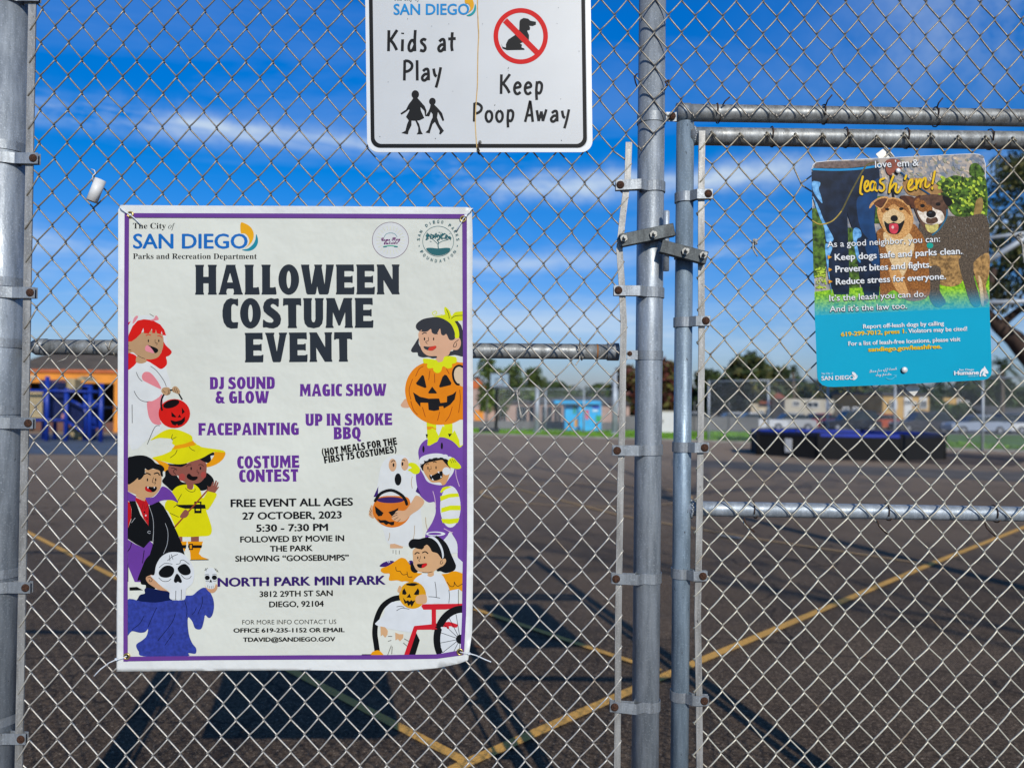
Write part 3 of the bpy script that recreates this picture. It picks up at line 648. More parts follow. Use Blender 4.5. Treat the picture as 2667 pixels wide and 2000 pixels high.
# ================================================================== PARKED CARS
def car_paint(name, c): return mat(name, c, 0.3, 0.1, 0.03, 1)
m_tyre = mat('tyre_rubber', (0.02, 0.02, 0.02), .9); m_rim = mat('wheel_rim', (0.3, 0.3, 0.32), .4, .6); m_lamp = mat('lamp_lens', (0.6, 0.6, 0.58), .2); m_tail = mat('tail_lens', (0.3, 0.02, 0.02), .3)
def car(px, Y, label, paint, L=4.5, hgt=1.45, suv=False, flip=1):
    b = AT(px, Y); t = thing('parked_car', label, 'car', b, 'cars parked along the street')
    k = L / 4.5; h = hgt; z0 = b.z + .28
    prof = [(-2.2, 0), (-2.25, .35), (-2.1, .55), (-1.35 if not suv else -1.4, .62), (-.55, .68), (1.5, .7), (2.15, .62), (2.25, .3), (2.2, 0)]
    body = [(b.x + x * k * flip, z0 + z) for x, z in prof]
    MB().use(paint).prism(body, Y - .85, Y + .85).build('body', t)
    top = h - .28
    cab = [(-1.0, .66), (-.45, top - .04), (.1, top), (.95, top) if not suv else (1.8, top), (1.75, .7) if not suv else (2.1, .7)]
    MB().use(m_glass).prism([(b.x + x * k * flip, z0 + z) for x, z in cab], Y - .72, Y + .72).build('windows', t)
    rf = [(-.5, top - .06), (.1, top + .012), (.97, top + .012) if not suv else (1.82, top + .012), (.97 if not suv else 1.82, top - .08)]
    MB().use(paint).prism([(b.x + x * k * flip, z0 + z) for x, z in rf], Y - .74, Y + .74).build('roof', t)
    for wx in (-1.4, 1.38):
        for sy in (-1, 1):
            c = Vector((b.x + wx * k * flip, Y + sy * .78, b.z + .32))
            w = MB().use(m_tyre).tube([c - Vector((0, .11, 0)), c + Vector((0, .11, 0))], .32, 14).build('wheel', t)
            MB().use(m_rim).tube([c - Vector((0, .125, 0)), c + Vector((0, .125, 0))], .19, 10).build('rim', w)
    for sy in (-.6, .6):
        MB().use(m_lamp).box((b.x - 2.19 * k * flip, Y + sy, z0 + .42), (.1, .3, .14)).build('headlight', t)
        MB().use(m_tail).box((b.x + 2.2 * k * flip, Y + sy, z0 + .45), (.1, .3, .16)).build('tail_light', t)
    return t
car(2540, 60.5, 'silver blue sedan parked right of the ball pit', car_paint('paint_silver_blue', (.30, .34, .42)), 4.6)
car(1905, 66, 'white sedan parked left of the ball pit', car_paint('paint_white', (.62, .62, .62)))
car(1975, 63.5, 'white sedan parked behind the ball pit left end', car_paint('paint_white', (.62, .62, .62)), 4.4, flip=-1)
car(2056, 64, 'pale grey hatchback below the tiled roof', car_paint('paint_grey', (.4, .4, .4)), 4.0)
car(2128, 70, 'dark red car parked behind the ball pit middle', car_paint('paint_red', (.30, .02, .035)))
car(2215, 66, 'black suv parked before the cream side wing', car_paint('paint_black', (.02, .02, .025)), 4.7, 1.7, True)
car(2290, 71, 'orange red car parked before the yellow apartments', car_paint('paint_orange', (.45, .09, .04)), 4.2)
car(2398, 65, 'charcoal suv parked before the yellow apartments', car_paint('paint_charcoal', (.05, .05, .06)), 4.7, 1.7, True)
car(2615, 68, 'dark blue suv parked in front of the grey roofed house', car_paint('paint_navy', (.03, .05, .10)), 4.7, 1.65, True)
car(2690, 61, 'white car cut off by the right picture edge', car_paint('paint_white', (.62, .62, .62)), 4.6)
car(1800, 66, 'grey sedan parked left of the white pair of cars', car_paint('paint_grey', (.4, .4, .4)), 4.4)

# ================================================================== FAR FENCES, POLES, HOOP
m_fgalv = mat('far_galvanised', (0.42, 0.46, 0.50), .5, .3, .15, 3)
def farfence(label, pts, h, name='ball_field_fence', rails=(0,), mesh=True, r=.05):
    t = thing(name, label, 'fence', (pts[0].x, pts[0].y, pts[0].z))
    for p in pts: MB().use(m_fgalv).tube([p, p + Vector((0, 0, h))], r, 8).build('post', t)
    for a, b in zip(pts[:-1], pts[1:]):
        MB().use(m_fgalv).tube([a + Vector((0, 0, h - .04)), b + Vector((0, 0, h - .04))], .03, 6).build('rail', t)
    if mesh:
        mb = MB().use(m_fgalv)
        for a, b in zip(pts[:-1], pts[1:]):
            d = b - a; L = d.length; u = d / L; st = .11; n = int((L + h) / st); w = .0028
            for k in range(n):
                s = k * st
                for sg in (0, 1):
                    s0, s1 = s - h, s; z0, z1 = 0.0, h
                    if s0 < 0: z0 = -s0; s0 = 0
                    if s1 > L: z1 = h - (s1 - L); s1 = L
                    if z1 <= z0: continue
                    if sg: s0, s1 = L - s0, L - s1
                    p0 = a + u * s0 + Vector((0, 0, z0)); p1 = a + u * s1 + Vector((0, 0, z1)); q = Vector((0, 0, w * 1.4))
                    mb.add([p0 - q, p1 - q, p1 + q, p0 + q], [(0, 1, 2, 3)])
        mb.build('chain_link_mesh', t, kind='stuff')
    return t
def gp(px, py): return G(px, py)
farfence('tall chain link ball field fence behind the gate mesh', [gp(1845, 1150), gp(2000, 1156), gp(2155, 1161), gp(2330, 1167), gp(2559, 1175), gp(2760, 1182)], 3.05)
farfence('tall chain link fence left of the gate post', [gp(1290, 1124), gp(1420, 1126), gp(1520, 1128), gp(1608, 1130)], 2.9)
b = gp(1398, 1127)
lp = thing('light_pole', 'thick grey pole standing in the lawn beside the hoop', 'pole', b)
MB().use(m_fgalv).tube([b, b + Vector((0, 0, 3.0))], [.16, .13], 12).build('shaft', lp); MB().use(m_fgalv).tube([b, b + Vector((0, 0, .12))], .26, 12).build('base_plate', lp)
b = gp(1600, 1131)
lp = thing('light_pole', 'tall grey pole just left of the tension bar', 'pole', b)
MB().use(m_fgalv).tube([b, b + Vector((0, 0, 3.9))], [.17, .13], 12).build('shaft', lp); MB().use(m_fgalv).tube([b, b + Vector((0, 0, .12))], .26, 12).build('base_plate', lp)
# basketball hoop
b = gp(1292, 1128); m_dk = mat('dark_hoop_steel', (0.03, 0.035, 0.04), .5, .2)
bh = thing('basketball_hoop', 'portable basketball hoop with clear backboard and dark pole', 'basketball hoop', b)
MB().use(m_dk).tube([b, b + Vector((0, 0, 2.6)), b + Vector((.1, -.5, 3.1))], .09, 8).build('pole', bh)
wallbox(MB().use(m_dk), b.x - 1.05, b.x + .2, b.y - .5, b.y + .5, b.z, b.z + .28).build('base', bh)
m_bb = mat('backboard_acrylic', (0.30, 0.40, 0.48), .2, 0, .1, 1)
wallbox(MB().use(m_bb), b.x - .35, b.x + .75, b.y - .76, b.y - .72, b.z + 2.9, b.z + 3.7).build('backboard', bh)
mb = MB().use(m_dk)
for q in ((-.40, .80, 2.82, 2.9), (-.40, .80, 3.7, 3.76), (-.40, -.35, 2.9, 3.7), (.75, .80, 2.9, 3.7), (-.05, .45, 3.35, 3.39), (-.05, -.01, 3.0, 3.35), (.41, .45, 3.0, 3.35)): wallbox(mb, b.x + q[0], b.x + q[1], b.y - .80, b.y - .762, b.z + q[2], b.z + q[3])
mb.build('backboard_frame', bh)
MB().use(mat('orange_rim', (.4, .08, .02), .5)).tube([b + Vector((.2 + .23 * math.cos(a * .3927), -1.03 + .23 * math.sin(a * .3927), 3.0)) for a in range(17)], .012, 6).build('rim', bh)

# pipe frame beyond the big tree at the right edge
pf = thing('pipe_frame', 'pale steel pipe frame in front of the big dark tree', 'frame', AT(2700, 19))
for q in (((2560, 622), (2800, 590), .045), ((2556, 690), (2800, 540), .075), ((2560, 788), (2800, 782), .06)):
    MB().use(m_fgalv).tube([P(*q[0], 19), P(*q[1], 19)], q[2], 10).build('pipe', pf)
MB().use(m_fgalv).tube([AT(2790, 19), P(2790, 520, 19)], .08, 10).build('post', pf)
MB().use(m_fgalv).tube([P(2556, 600, 19), Vector((P(2556, 600, 19).x, 19, P(2556, 800, 19).z))], .03, 8).build('upright', pf)

# ball pit (octagonal black and blue wall)
m_pitb = mat('black_pit_panel', (0.0025, 0.0027, 0.0033), .9, 0, .3, 1.5); m_pitblue = mat('blue_pit_trim', (0.004, 0.025, 0.30), .5, 0, .15, 2)
m_pitnavy = mat('navy_pit_trim', (0.004, 0.007, 0.03), .6, 0, .2, 2); pc = G(2193, 1185); Rp = 3.1
pit = thing('ball_pit', 'octagonal black ball pit with bright blue top rails and notice', 'ball pit', (pc.x, pc.y, pc.z))
ang0 = R(10)
cor = [Vector((pc.x + Rp * 1.04 * math.cos(ang0 + k * math.pi / 4), pc.y + Rp * math.sin(ang0 + k * math.pi / 4), 0)) for k in range(8)]
for c in cor: c.z = gz(c.y)
hp = 0.84
for k in range(8):
    a, b = cor[k], cor[(k + 1) % 8]; d = (b - a).normalized(); nrm = Vector((-d.y, d.x, 0)); L = (b - a).length
    q = Vector((0, 0, 1)); a2 = a + d * .03; b2 = b - d * .03; th_ = nrm * .035
    up1 = Vector((0, 0, hp - .11)); up2 = Vector((0, 0, hp - .002)); lo = Vector((0, 0, .02))
    MB().use(m_pitb).hexa([a2 - th_ + lo, b2 - th_ + lo, b2 + th_ + lo, a2 + th_ + lo, a2 - th_ + up1, b2 - th_ + up1, b2 + th_ + up1, a2 + th_ + up1]).build('panel', pit)
    th2 = nrm * .055; u1 = Vector((0, 0, hp - .108))
    MB().use(m_pitblue if (a + b).y / 2 > pc.y - 1.0 or ((a + b).y / 2 < pc.y - 2 and abs((a + b).x / 2 - pc.x) < 1.0) else m_pitnavy).hexa([a2 - th2 + u1, b2 - th2 + u1, b2 + th2 + u1, a2 + th2 + u1, a2 - th2 + up2, b2 - th2 + up2, b2 + th2 + up2, a2 + th2 + up2]).build('top_rail', pit)
    MB().use(m_pitb).tube([a, a + Vector((0, 0, hp + .02))], .075, 8).build('corner_post', pit)
# notice on the pit
kf = min(range(8), key=lambda k: ((cor[k] + cor[(k + 1) % 8]) / 2 - P(1985, 1160, pc.y - 3)).length)
npnt = P(1984, 1164, pc.y - 2.4)
a, b = cor[kf], cor[(kf + 1) % 8]; d = (b - a).normalized(); nrm = Vector((d.y, -d.x, 0))
if nrm.y > 0: nrm = -nrm
mid = a + d * (npnt - a).dot(d) + nrm * .07
nb = MB().use(m_whitew); hw, hh = .13, .23; cz = mid.z * 0 + a.z + hp * .5
v0 = [Vector((mid.x, mid.y, cz)) + d * s * hw + Vector((0, 0, z * hh)) for s, z in ((-1, -1), (1, -1), (1, 1), (-1, 1))]
nb.hexa([v0[0] - nrm * .01, v0[1] - nrm * .01, v0[1] + nrm * .01, v0[0] + nrm * .01, v0[3] - nrm * .01, v0[2] - nrm * .01, v0[2] + nrm * .01, v0[3] + nrm * .01]).build('notice_board', pit)

# ================================================================== PLAY STRUCTURE
m_pblue = mat('play_blue', (0.007, 0.035, 0.30), .4, 0, .12, 2); m_pnavy = mat('play_navy', (0.005, 0.013, 0.08), .5, 0, .2, 2); m_ptan = mat('play_tan', (0.42, 0.33, 0.18), .6, 0, .08, 2)
Yp = 31.0; gpz = gz(Yp)
ps = thing('play_structure', 'blue and tan play structure with posts, slats and stairs', 'playground', AT(200, Yp))
def U(x, y): return (60 + x / 5.53, 880 + y / 5.53)
def pz(x, y, YY=Yp): return P(*U(x, y), YY)
posts = [(355, 555, 0), (305, 745, 1.2), (628, 725, 0), (640, 720, 1.3), (900, 810, .6), (970, 680, 0), (1132, 662, -.4), (1030, 900, 1.5), (470, 700, 1.6), (-150, 600, 0), (-420, 600, .5)]
for x, y, dy in posts:
    YY = Yp + dy; t_ = pz(x, y, YY); MB().use(m_pblue).tube([Vector((t_.x, YY, gz(YY))), t_], .085, 12).build('post', ps)
for (xa, ya_), (xb, yb), r, dy in (((-420, 745), (1080, 775), .05, -.1), ((-420, 1180), (640, 1180), .04, -.1), ((640, 870), (900, 1010), .05, -.15), ((640, 1200), (900, 1380), .05, -.15), ((840, 690), (985, 700), .05, 0), ((970, 900), (1130, 985), .045, -.1)):
    MB().use(m_pblue).tube([pz(xa, ya_, Yp + dy), pz(xb, yb, Yp + dy)], r, 8).build('rail', ps)
def panel(nm, m, x0, y0, x1, y1, YY, th_=.06):
    a, b = pz(x0, y0, YY), pz(x1, y1, YY); return wallbox(MB().use(m), a.x, b.x, YY, YY + th_, b.z, a.z).build(nm, ps)
for k in range(5):   # tan slatted panel
    panel('slat', m_ptan, 60 + k * 45, 800, 93 + k * 45, 1110, Yp + .3)
panel('slat_rail', m_ptan, 60, 770, 285, 800, Yp + .28); panel('slat_rail', m_ptan, 60, 1110, 285, 1150, Yp + .28)
panel('deck', m_pnavy, -100, 1185, 650, 1215, Yp + .5, 1.6); panel('deck', m_pnavy, 640, 1000, 1100, 1022, Yp + .6, 1.4)
for k in range(16): panel('slat', m_pnavy, 380 + k * 15, 800, 386 + k * 15, 1160, Yp + .5, .03)
for k in range(14): panel('slat', m_pnavy, 660 + k * 15, 900 + k * 9, 666 + k * 15, 1200 + k * 9, Yp + .35, .03)
for k in range(8): panel('slat', m_pblue, 1000 + k * 14, 940, 1006 + k * 14, 1300, Yp + 1.2, .03)
panel('barrier', m_pnavy, 350, 830, 600, 1150, Yp + 1.5)
panel('roof_panel', m_ptan, 625, 585, 745, 735, Yp + .9, .5)
MB().use(m_ptan).prism([(pz(620, 590, Yp).x, pz(620, 590, Yp).z), (pz(760, 610, Yp).x, pz(760, 620, Yp).z), (pz(700, 540, Yp).x, pz(700, 545, Yp).z)], Yp + .7, Yp + 1.6).build('roof_peak', ps)
mb = MB().use(m_pnavy)
for r_ in range(4):
    for k in range(9):
        a = pz(270 + k * 40, 620 + r_ * 28, Yp + .8); mb.box((a.x, Yp + .8, a.z), (.10, .05, .05))
for r_ in range(5): 
    a, b_ = pz(250, 608 + r_ * 28, Yp + .8), pz(620, 608 + r_ * 28, Yp + .8); wallbox(mb, a.x, b_.x, Yp + .78, Yp + .82, a.z - .02, a.z + .02)
mb.build('perforated_roof', ps)
mb = MB().use(m_pnavy)
for k in range(5):
    a, b_ = pz(690 + k * 45, 1250 + k * 42, Yp + .4), pz(760 + k * 45, 1265 + k * 42, Yp + .4)
    wallbox(MB().use(m_pnavy), a.x, b_.x, Yp + .4, Yp + 1.4, b_.z, a.z).build('step', ps)
MB().use(m_ptan).tube([pz(700, 1290, Yp + 1.5), pz(780, 1400, Yp + 1.5), pz(870, 1440, Yp + 1.6)], .22, 10).build('slide', ps)
panel('sign_panel', mat('play_sign_pink', (.5, .22, .2), .6), 555, 1095, 610, 1160, Yp + .45)

# ================================================================== NEAR FENCE AND GATE
FY = 2.0
fence = thing('chain_link_fence', 'grey chain link fence with thick steel posts holding banner', 'fence', (0, FY, gz(FY)))
gate = thing('chain_link_gate', 'narrow chain link gate with pale blue grey tube frame', 'gate', (1.0, FY, gz(FY)))
def vz(px, py, Y): return P(px, py, Y)
zg = gz(FY); ZT = 3.08
# posts
def vpost(parent, px, py, r, Y, z0, z1, m, name='post'):
    x = P(px, py, Y).x
    mb = MB().use(m).tube([(x, Y, z0), (x, Y, z1)], r, 40)
    return mb.build(name, parent), x
lpost, XL = vpost(fence, 57 - 54, 1000, .055, 2.03, zg, ZT + .05, m_post)
gpost, XG = vpost(fence, 1689.5, 1000, .0355, 2.042, zg, ZT + .05, m_post)
MB().use(m_post).ball((XG, 2.042, ZT + .05), .038, 16, 8).build('post_cap', fence)
MB().use(m_post).ball((XL, 2.03, ZT + .05), .058, 16, 8).build('post_cap', fence)
hz = P(2667 + 290, 1000, 2.035).x
hpost = MB().use(m_post).tube([(hz, 2.035, zg), (hz, 2.035, ZT + .05)], .0355, 24).build('post', fence)
# rails
def rail(parent, pa, pb, Y, r, m, name='rail', x0=None, x1=None):
    a, b = P(*pa, Y), P(*pb, Y); z = (a.z + b.z) / 2; xa = a.x if x0 is None else x0; xb = b.x if x1 is None else x1
    a = Vector((xa, Y, a.z + (xa - a.x) / (b.x - a.x) * (b.z - a.z) if abs(b.x - a.x) > 1e-6 else a.z)); bb = P(*pb, Y); A0 = P(*pa, Y)
    bz = A0.z + (xb - A0.x) / (bb.x - A0.x) * (bb.z - A0.z)
    n = 12; pts = [Vector((xa + (xb - xa) * i / n, Y, a.z + (bz - a.z) * i / n)) for i in range(n + 1)]
    return MB().use(m).tube(pts, r, 28).build(name, parent), a, Vector((xb, Y, bz))
r1, ra, rbx = rail(fence, (100, 903.5), (1600, 916.5), 2.045, .0205, m_rail)
MB().use(m_band).tube([(P(1581, 915, 2.045).x, 2.045, rbx.z), (P(1611, 916, 2.045).x, 2.045, rbx.z)], .0235, 24).build('rail_cap', fence)
MB().use(m_band).tube([(P(86, 903, 2.045).x, 2.045, ra.z), (P(96, 903, 2.045).x, 2.045, ra.z), (P(122, 903, 2.045).x, 2.045, ra.z)], [.016, .022, .0225], 24).build('rail_cap', fence)
MB().use(m_rust).ball((P(1638, 922, 2.03).x, 2.02, P(1638, 922, 2.03).z), .008, 10, 6).build('bolt', fence)
r2, ha, hb = rail(fence, (1763, 294), (2667, 308), 2.035, .0225, m_rail, x1=hz)
MB().use(m_band).tube([(ha.x - .002, 2.035, ha.z), (ha.x + .034, 2.035, ha.z)], .0245, 24).build('rail_cap', fence)
r3 = MB().use(m_rail).tube([(XL, 2.045, ZT), (hz, 2.045, ZT)], .0205, 20).build('rail', fence)
# gate frame
zgt = P(1785, 322, 2.03).z
XU = P(1778.5, 1000, 2.03).x
MB().use(m_gate).tube([(XU, 2.03, .05), (XU, 2.03, zgt)], .0232, 32).build('frame_upright', gate)
MB().use(m_gate).ball((XU, 2.03, zgt), .0232, 20, 8, (1, 1, .25)).build('frame_cap', gate)
XH = hz - .08
MB().use(m_gate).tube([(XH, 2.03, .05), (XH, 2.03, zgt)], .0232, 32).build('frame_upright', gate)
rail(gate, (1810, 355.5), (2667, 366.5), 2.03, .0235, m_rail, 'frame_top_rail', x0=XU + .01, x1=XH)
rail(gate, (1810, 1324), (2667, 1338.5), 2.03, .0195, m_brail, 'frame_middle_rail', x0=XU + .01, x1=XH)
MB().use(m_gate).tube([(XU, 2.03, .08), (XH, 2.03, .08)], .0232, 20).build('frame_bottom_rail', gate)
wd = P(1806, 355, 2.03)
for zz in (P(1806, 355, 2.03).z, P(1806, 1324, 2.03).z):
    mb = MB().use(m_band); rg = random.Random(int(zz * 100))
    for k in range(26):
        a = k / 26 * 6.283; mb.ball((XU + .0235 + rg.uniform(-.002, .003), 2.03 + math.cos(a) * .021, zz + math.sin(a) * .023), .0038, 6, 4)
    mb.build('weld', gate)
# tension bars
def bar(parent, pts, w=.0185, th_=.0045, Y=2.0, m=None, name='tension_bar'):
    mb = MB().use(m or m_bar); vs = []
    for x, z, *e in pts:
        dy = e[0] if e else 0
        vs += [(x - w / 2, Y - th_ / 2 + dy, z), (x + w / 2, Y - th_ / 2 + dy, z), (x + w / 2, Y + th_ / 2 + dy, z), (x - w / 2, Y + th_ / 2 + dy, z)]
    n = len(pts); fs = [(3, 2, 1, 0), tuple(4 * (n - 1) + i for i in range(4))]
    for i in range(n - 1):
        for k in range(4): k2 = (k + 1) % 4; fs.append((4 * i + k, 4 * i + k2, 4 * i + 4 + k2, 4 * i + 4 + k))
    mb.add(vs, fs); return mb.build(name, parent)
xb = P(67, 1000, 2.0).x
bar(fence, [(xb, .0), (xb + .001, 1.0), (xb, 1.9), (xb, ZT - .03)], .0195)
bpts = [(1637.5, 372), (1634, 470), (1622, 560), (1613, 650), (1619, 740), (1624, 840), (1622, 950), (1620, 1100), (1615, 1300), (1610, 1600), (1609, 1800), (1607, 2000)]
bar(fence, [(P(a, b, 2).x, P(a, b, 2).z, -.002) for a, b in bpts] + [(P(1607, 2000, 2).x, 0)], .0165)
bgp = [(1828, 342), (1826, 500), (1826, 700), (1827, 900), (1824, 1150), (1822, 1300), (1816.5, 1600), (1820, 1800), (1822, 2000)]
bar(gate, [(P(a, b, 2).x, P(a, b, 2).z, -.001) for a, b in bgp] + [(P(1822, 2000, 2).x, .08)], .0165)
# bands
def band(parent, cx_, cy, r, z, bx, by, hgt=.026, tilt=0.0, m=m_band, bolt=True):
    """strap round a post of axis (cx_,cy), closing on the tension bar at bx"""
    sg = 1 if bx > cx_ else -1; rr = r + .0022; path = []
    for k in range(0, 17):
        a = math.pi * k / 16
        path.append((cx_ - sg * math.sin(a) * rr, cy + -math.cos(a) * rr))
    front = [(bx + sg * .012, by - .0045), (cx_ + sg * rr * .9, by - .0045 - .001), (cx_ + sg * rr * .35, cy - rr * .95)]
    back = [(cx_ + sg * rr * .35, cy + rr * .95), (cx_ + sg * rr * 1.0, by + .012), (bx + sg * .012, by + .0065)]
    pts = front + path + back; th_ = .0022; mb = MB().use(m); vs = []; n = len(pts)
    for i, (x, y) in enumerate(pts):
        a = pts[max(i - 1, 0)]; b = pts[min(i + 1, n - 1)]; tx, ty = b[0] - a[0], b[1] - a[1]; L = math.hypot(tx, ty) or 1
        nx, ny = -ty / L * th_ / 2, tx / L * th_ / 2; zz = z + tilt * (x - bx)
        vs += [(x - nx, y - ny, zz - hgt / 2), (x + nx, y + ny, zz - hgt / 2), (x + nx, y + ny, zz + hgt / 2), (x - nx, y - ny, zz + hgt / 2)]
    fs = [(0, 1, 2, 3), tuple(4 * (n - 1) + i for i in (3, 2, 1, 0))]
    for i in range(n - 1):
        for k in range(4): k2 = (k + 1) % 4; fs.append((4 * i + k, 4 * i + 4 + k, 4 * i + 4 + k2, 4 * i + k2))
    mb.add(vs, fs); o = mb.build('tension_band', parent)
    mod = o.modifiers.new('bevel', 'BEVEL'); mod.width = .0005; mod.segments = 1
    if bolt:
        bb = MB().use(m_rust).tube([(bx, by + .014, z), (bx, by - .006, z)], .0045, 10)
        bb.ball((bx, by - .0062, z), .0105, 14, 8, (1, .5, 1)); bb.build('bolt', o)
    return o
for px, py in ((92, -8), (90, 414), (82, 763), (77, 1102), (70, 1529), (58, 1922)):
    q = P(px, py, 1.995); band(fence, XL, 2.03, .055, q.z, q.x, 1.995, .029)
for py in (733, 893, 378, 1068, 1497, 1885):
    z = P(50, py, 1.99).z; MB().use(m_band).tube([(XL, 2.03, z - .012), (XL, 2.03, z + .012)], .0572, 40, cap=False).build('brace_band', fence)
for px, py, tl in ((1615, 483, -.06), (1610, 757, 0), (1606.6, 1173, 0), (1604, 1506, .05), (1600, 1839, .1)):
    q = P(px, py, 1.992); band(fence, XG, 2.042, .0355, q.z, q.x, 1.993, .027, -tl)
for px, py in ((1843.5, 506), (1837, 836), (1834, 1165.5), (1829.5, 1499), (1833, 1823)):
    q = P(px, py, 1.992); band(gate, XU, 2.03, .0232, q.z, q.x, 1.993, .026, .02)
for py in (924, 298):
    z = P(1690, py, 2.0).z; MB().use(m_band).tube([(XG, 2.042, z - .012), (XG, 2.042, z + .012)], .0375, 40, cap=False).build('brace_band', fence)
    sx_ = -1 if py > 500 else 1
    wallbox(MB().use(m_band), *sorted((XG + sx_ * .034, XG + sx_ * .062)), 2.016, 2.020, z - .012, z + .012).build('brace_tab', fence)
q = P(1751, 302, 2.01); MB().use(m_rust).ball((q.x, 2.012, q.z), .010, 12, 7, (1, .6, 1)).build('bolt', fence)

# fork latch
lt = thing('gate_latch', 'heavy grey fork latch of two channel clamps across the gate gap', 'latch', (P(1735, 620, 1.98)))
def channel(pa, pb, h, Y, nm, m=m_latch):
    a, b = P(*pa, Y), P(*pb, Y); d = (b - a).normalized(); u = Vector((-d.z, 0, d.x)); h2 = h / 2; t_ = .0035; dp = .022
    mb = MB().use(m); bk = Vector((0, dp, 0)); bt = Vector((0, t_, 0))
    mb.hexa([a - u * h2, b - u * h2, b - u * h2 + bt, a - u * h2 + bt, a + u * h2, b + u * h2, b + u * h2 + bt, a + u * h2 + bt])
    for s in (-1, 1):
        e0 = u * (h2 * s); e1 = u * ((h2 - t_) * s); lo_, hi_ = (e0, e1) if s < 0 else (e1, e0)
        mb.hexa([a + lo_ + bt, b + lo_ + bt, b + lo_ + bk, a + lo_ + bk, a + hi_ + bt, b + hi_ + bt, b + hi_ + bk, a + hi_ + bk])
    o = mb.build(nm, lt); md = o.modifiers.new('bevel', 'BEVEL'); md.width = .0012; md.segments = 2
    return o
c1 = channel((1617, 626), (1757, 597), .033, 1.975, 'upper_clamp')
c2 = channel((1722, 640), (1842, 672), .033, 1.972, 'lower_clamp')
def nutbolt(par, px, py, Y, ln=.013, r=.0045):
    q = P(px, py, Y); mb = MB().use(m_zinc)
    mb.tube([(q.x, Y, q.z), (q.x, Y - .007, q.z)], .0098, 6); mb.tube([(q.x, Y - .007, q.z), (q.x + .002, Y - .007 - ln, q.z + .001)], r, 10)
    mb.build('bolt', par)
nutbolt(c1, 1624, 622, 1.975); nutbolt(c1, 1701, 612, 1.975); nutbolt(c2, 1784, 656, 1.972, .016); nutbolt(c2, 1830, 666, 1.972, .018)
xr = P(1733, 600, 2.0).x
MB().use(m_brail).tube([(xr, 1.99, P(0, 682, 1.99).z - .004), (xr, 1.99, P(1733, 552, 1.99).z), (xr, 1.99, P(1733, 549, 1.99).z)], [.0085, .0085, .006], 16).build('drop_rod', lt)
MB().use(mat('brass_tip', (.42, .33, .2), .5, .3)).tube([(xr, 1.99, P(1733, 684, 1.99).z - .012), (xr, 1.99, P(1733, 672, 1.99).z)], .0082, 14).build('rod_tip', lt)
for px, z_, r_, x_, cy in ((1690, 612, .0355, XG, 2.042), (1778, 656, .0232, XU, 2.03)):
    z = P(px, z_, 2).z; MB().use(m_latch).tube([(x_, cy, z - .014), (x_, cy, z + .014)], r_ + .003, 32, cap=False).build('clamp_collar', lt)

# chain link fabric ------------------------------------------------------
WR = .00205
def zigzag(nodef, c, r0, r1, parity, m, seed, hook0=False, hook1=False, dp=.0034, wrapL=0, wrapR=0):
    """one zig-zag wire between node columns c and c+1; nodes exist where (c+r)%2==parity"""
    rg = random.Random(seed); pts = []; e = .0019
    seq = []
    for r in range(r0, r1 + 1):
        left = ((c + r) % 2 == parity)
        x, z = nodef(c if left else c + 1, r)
        seq.append((left, x, z))
    for i, (left, x, z) in enumerate(seq):
        ex = -(e + (wrapL if left else 0)) if left else (e + (wrapR if not left else 0))
        pts.append((x + ex, FY, z + (.0012 if left else -.0012)))
        if i == len(seq) - 1: break
        l2, x2, z2 = seq[i + 1]
        # rows count downward: left->right going down is the back leg, right->left going down is the front leg
        y = FY + dp if left else FY - dp
        dx, dz = x2 - x, z2 - z; bow = rg.uniform(.0002, .0008) * (.5 if not left else -.12)
        nx, nz = -dz, dx; L = math.hypot(dx, dz); nx /= L; nz /= L
        xa = x + ex; xb_ = x2 + (-(e + wrapL) if l2 else (e + wrapR))
        ddx = xb_ - xa
        for t_, k in ((.07, .35), (.3, .9), (.5, 1.0), (.7, .9), (.93, .35)):
            yy = FY + (y - FY) * (1.0 if .05 < t_ < .95 else .6)
            pts.append((xa + ddx * t_ + nx * bow * k * 4, yy, z + dz * t_ + nz * bow * k * 4))
    for end, hk in ((0, hook0), (1, hook1)):
        if hk:
            a = Vector(pts[-1] if end else pts[0]); b = Vector(pts[-3] if end else pts[2])
            mid_ = Vector((2 * a.x - b.x, a.y - .002, b.z)); tail = [a.lerp(mid_, .45) + Vector((0, -.002, -.003 if end else .003)), a.lerp(mid_, .9) + Vector((0, -.003, 0))]
            # turned-back knuckle
            tail = [a + Vector((0, -.003, -.002 if end else .002)), a.lerp(b, .8) + Vector((.002, -.006, 0))]
            pts = pts + tail if end else tail[::-1] + pts
    return MB().use(m).tube(pts, WR, 6)
A1 = P(110, 27, FY); A42 = P(1564, 83, FY); A56 = P(2059, 104, FY)
sp1 = (A42.x - A1.x) / 41; sp2 = (A56.x - A42.x) / 14
yR = {0: 39, 1: 83, 10: 479, 20: 904, 30: 1312}
def rowR(r):
    ks = [(-40, 39 - 44 * 40), (1, 83), (9, 434), (19, 859), (29, 1271), (34, 1483), (46, 1975), (80, 1975 + 34 * 41.3)]
    for (a, ya_), (b, yb) in zip(ks[:-1], ks[1:]):
        if r <= b: return ya_ + (yb - ya_) * (r - a) / (b - a)
    return ks[-1][1]
_j = {}
def jit(key, s=.0011):
    if key not in _j:
        rg = random.Random(hash(key) & 0xffffff); _j[key] = (rg.gauss(0, s), rg.gauss(0, s))
    return _j[key]
def nodeF(c, r):
    x = A1.x + (c - 1) * sp1 if c <= 42 else A42.x + (c - 42) * sp2
    if c == 0: x = P(75, 1000, 2).x - .012
    t = min(max((c - 6) / 36.0, 0), 1); zl = P(110, 27 + 43.15 * r, FY).z; zr_ = P(1564, rowR(r), FY).z
    z = zl + (zr_ - zl) * t
    if c == 0: z -= .012
    j = jit((c, r)); return x + j[0], z + j[1]
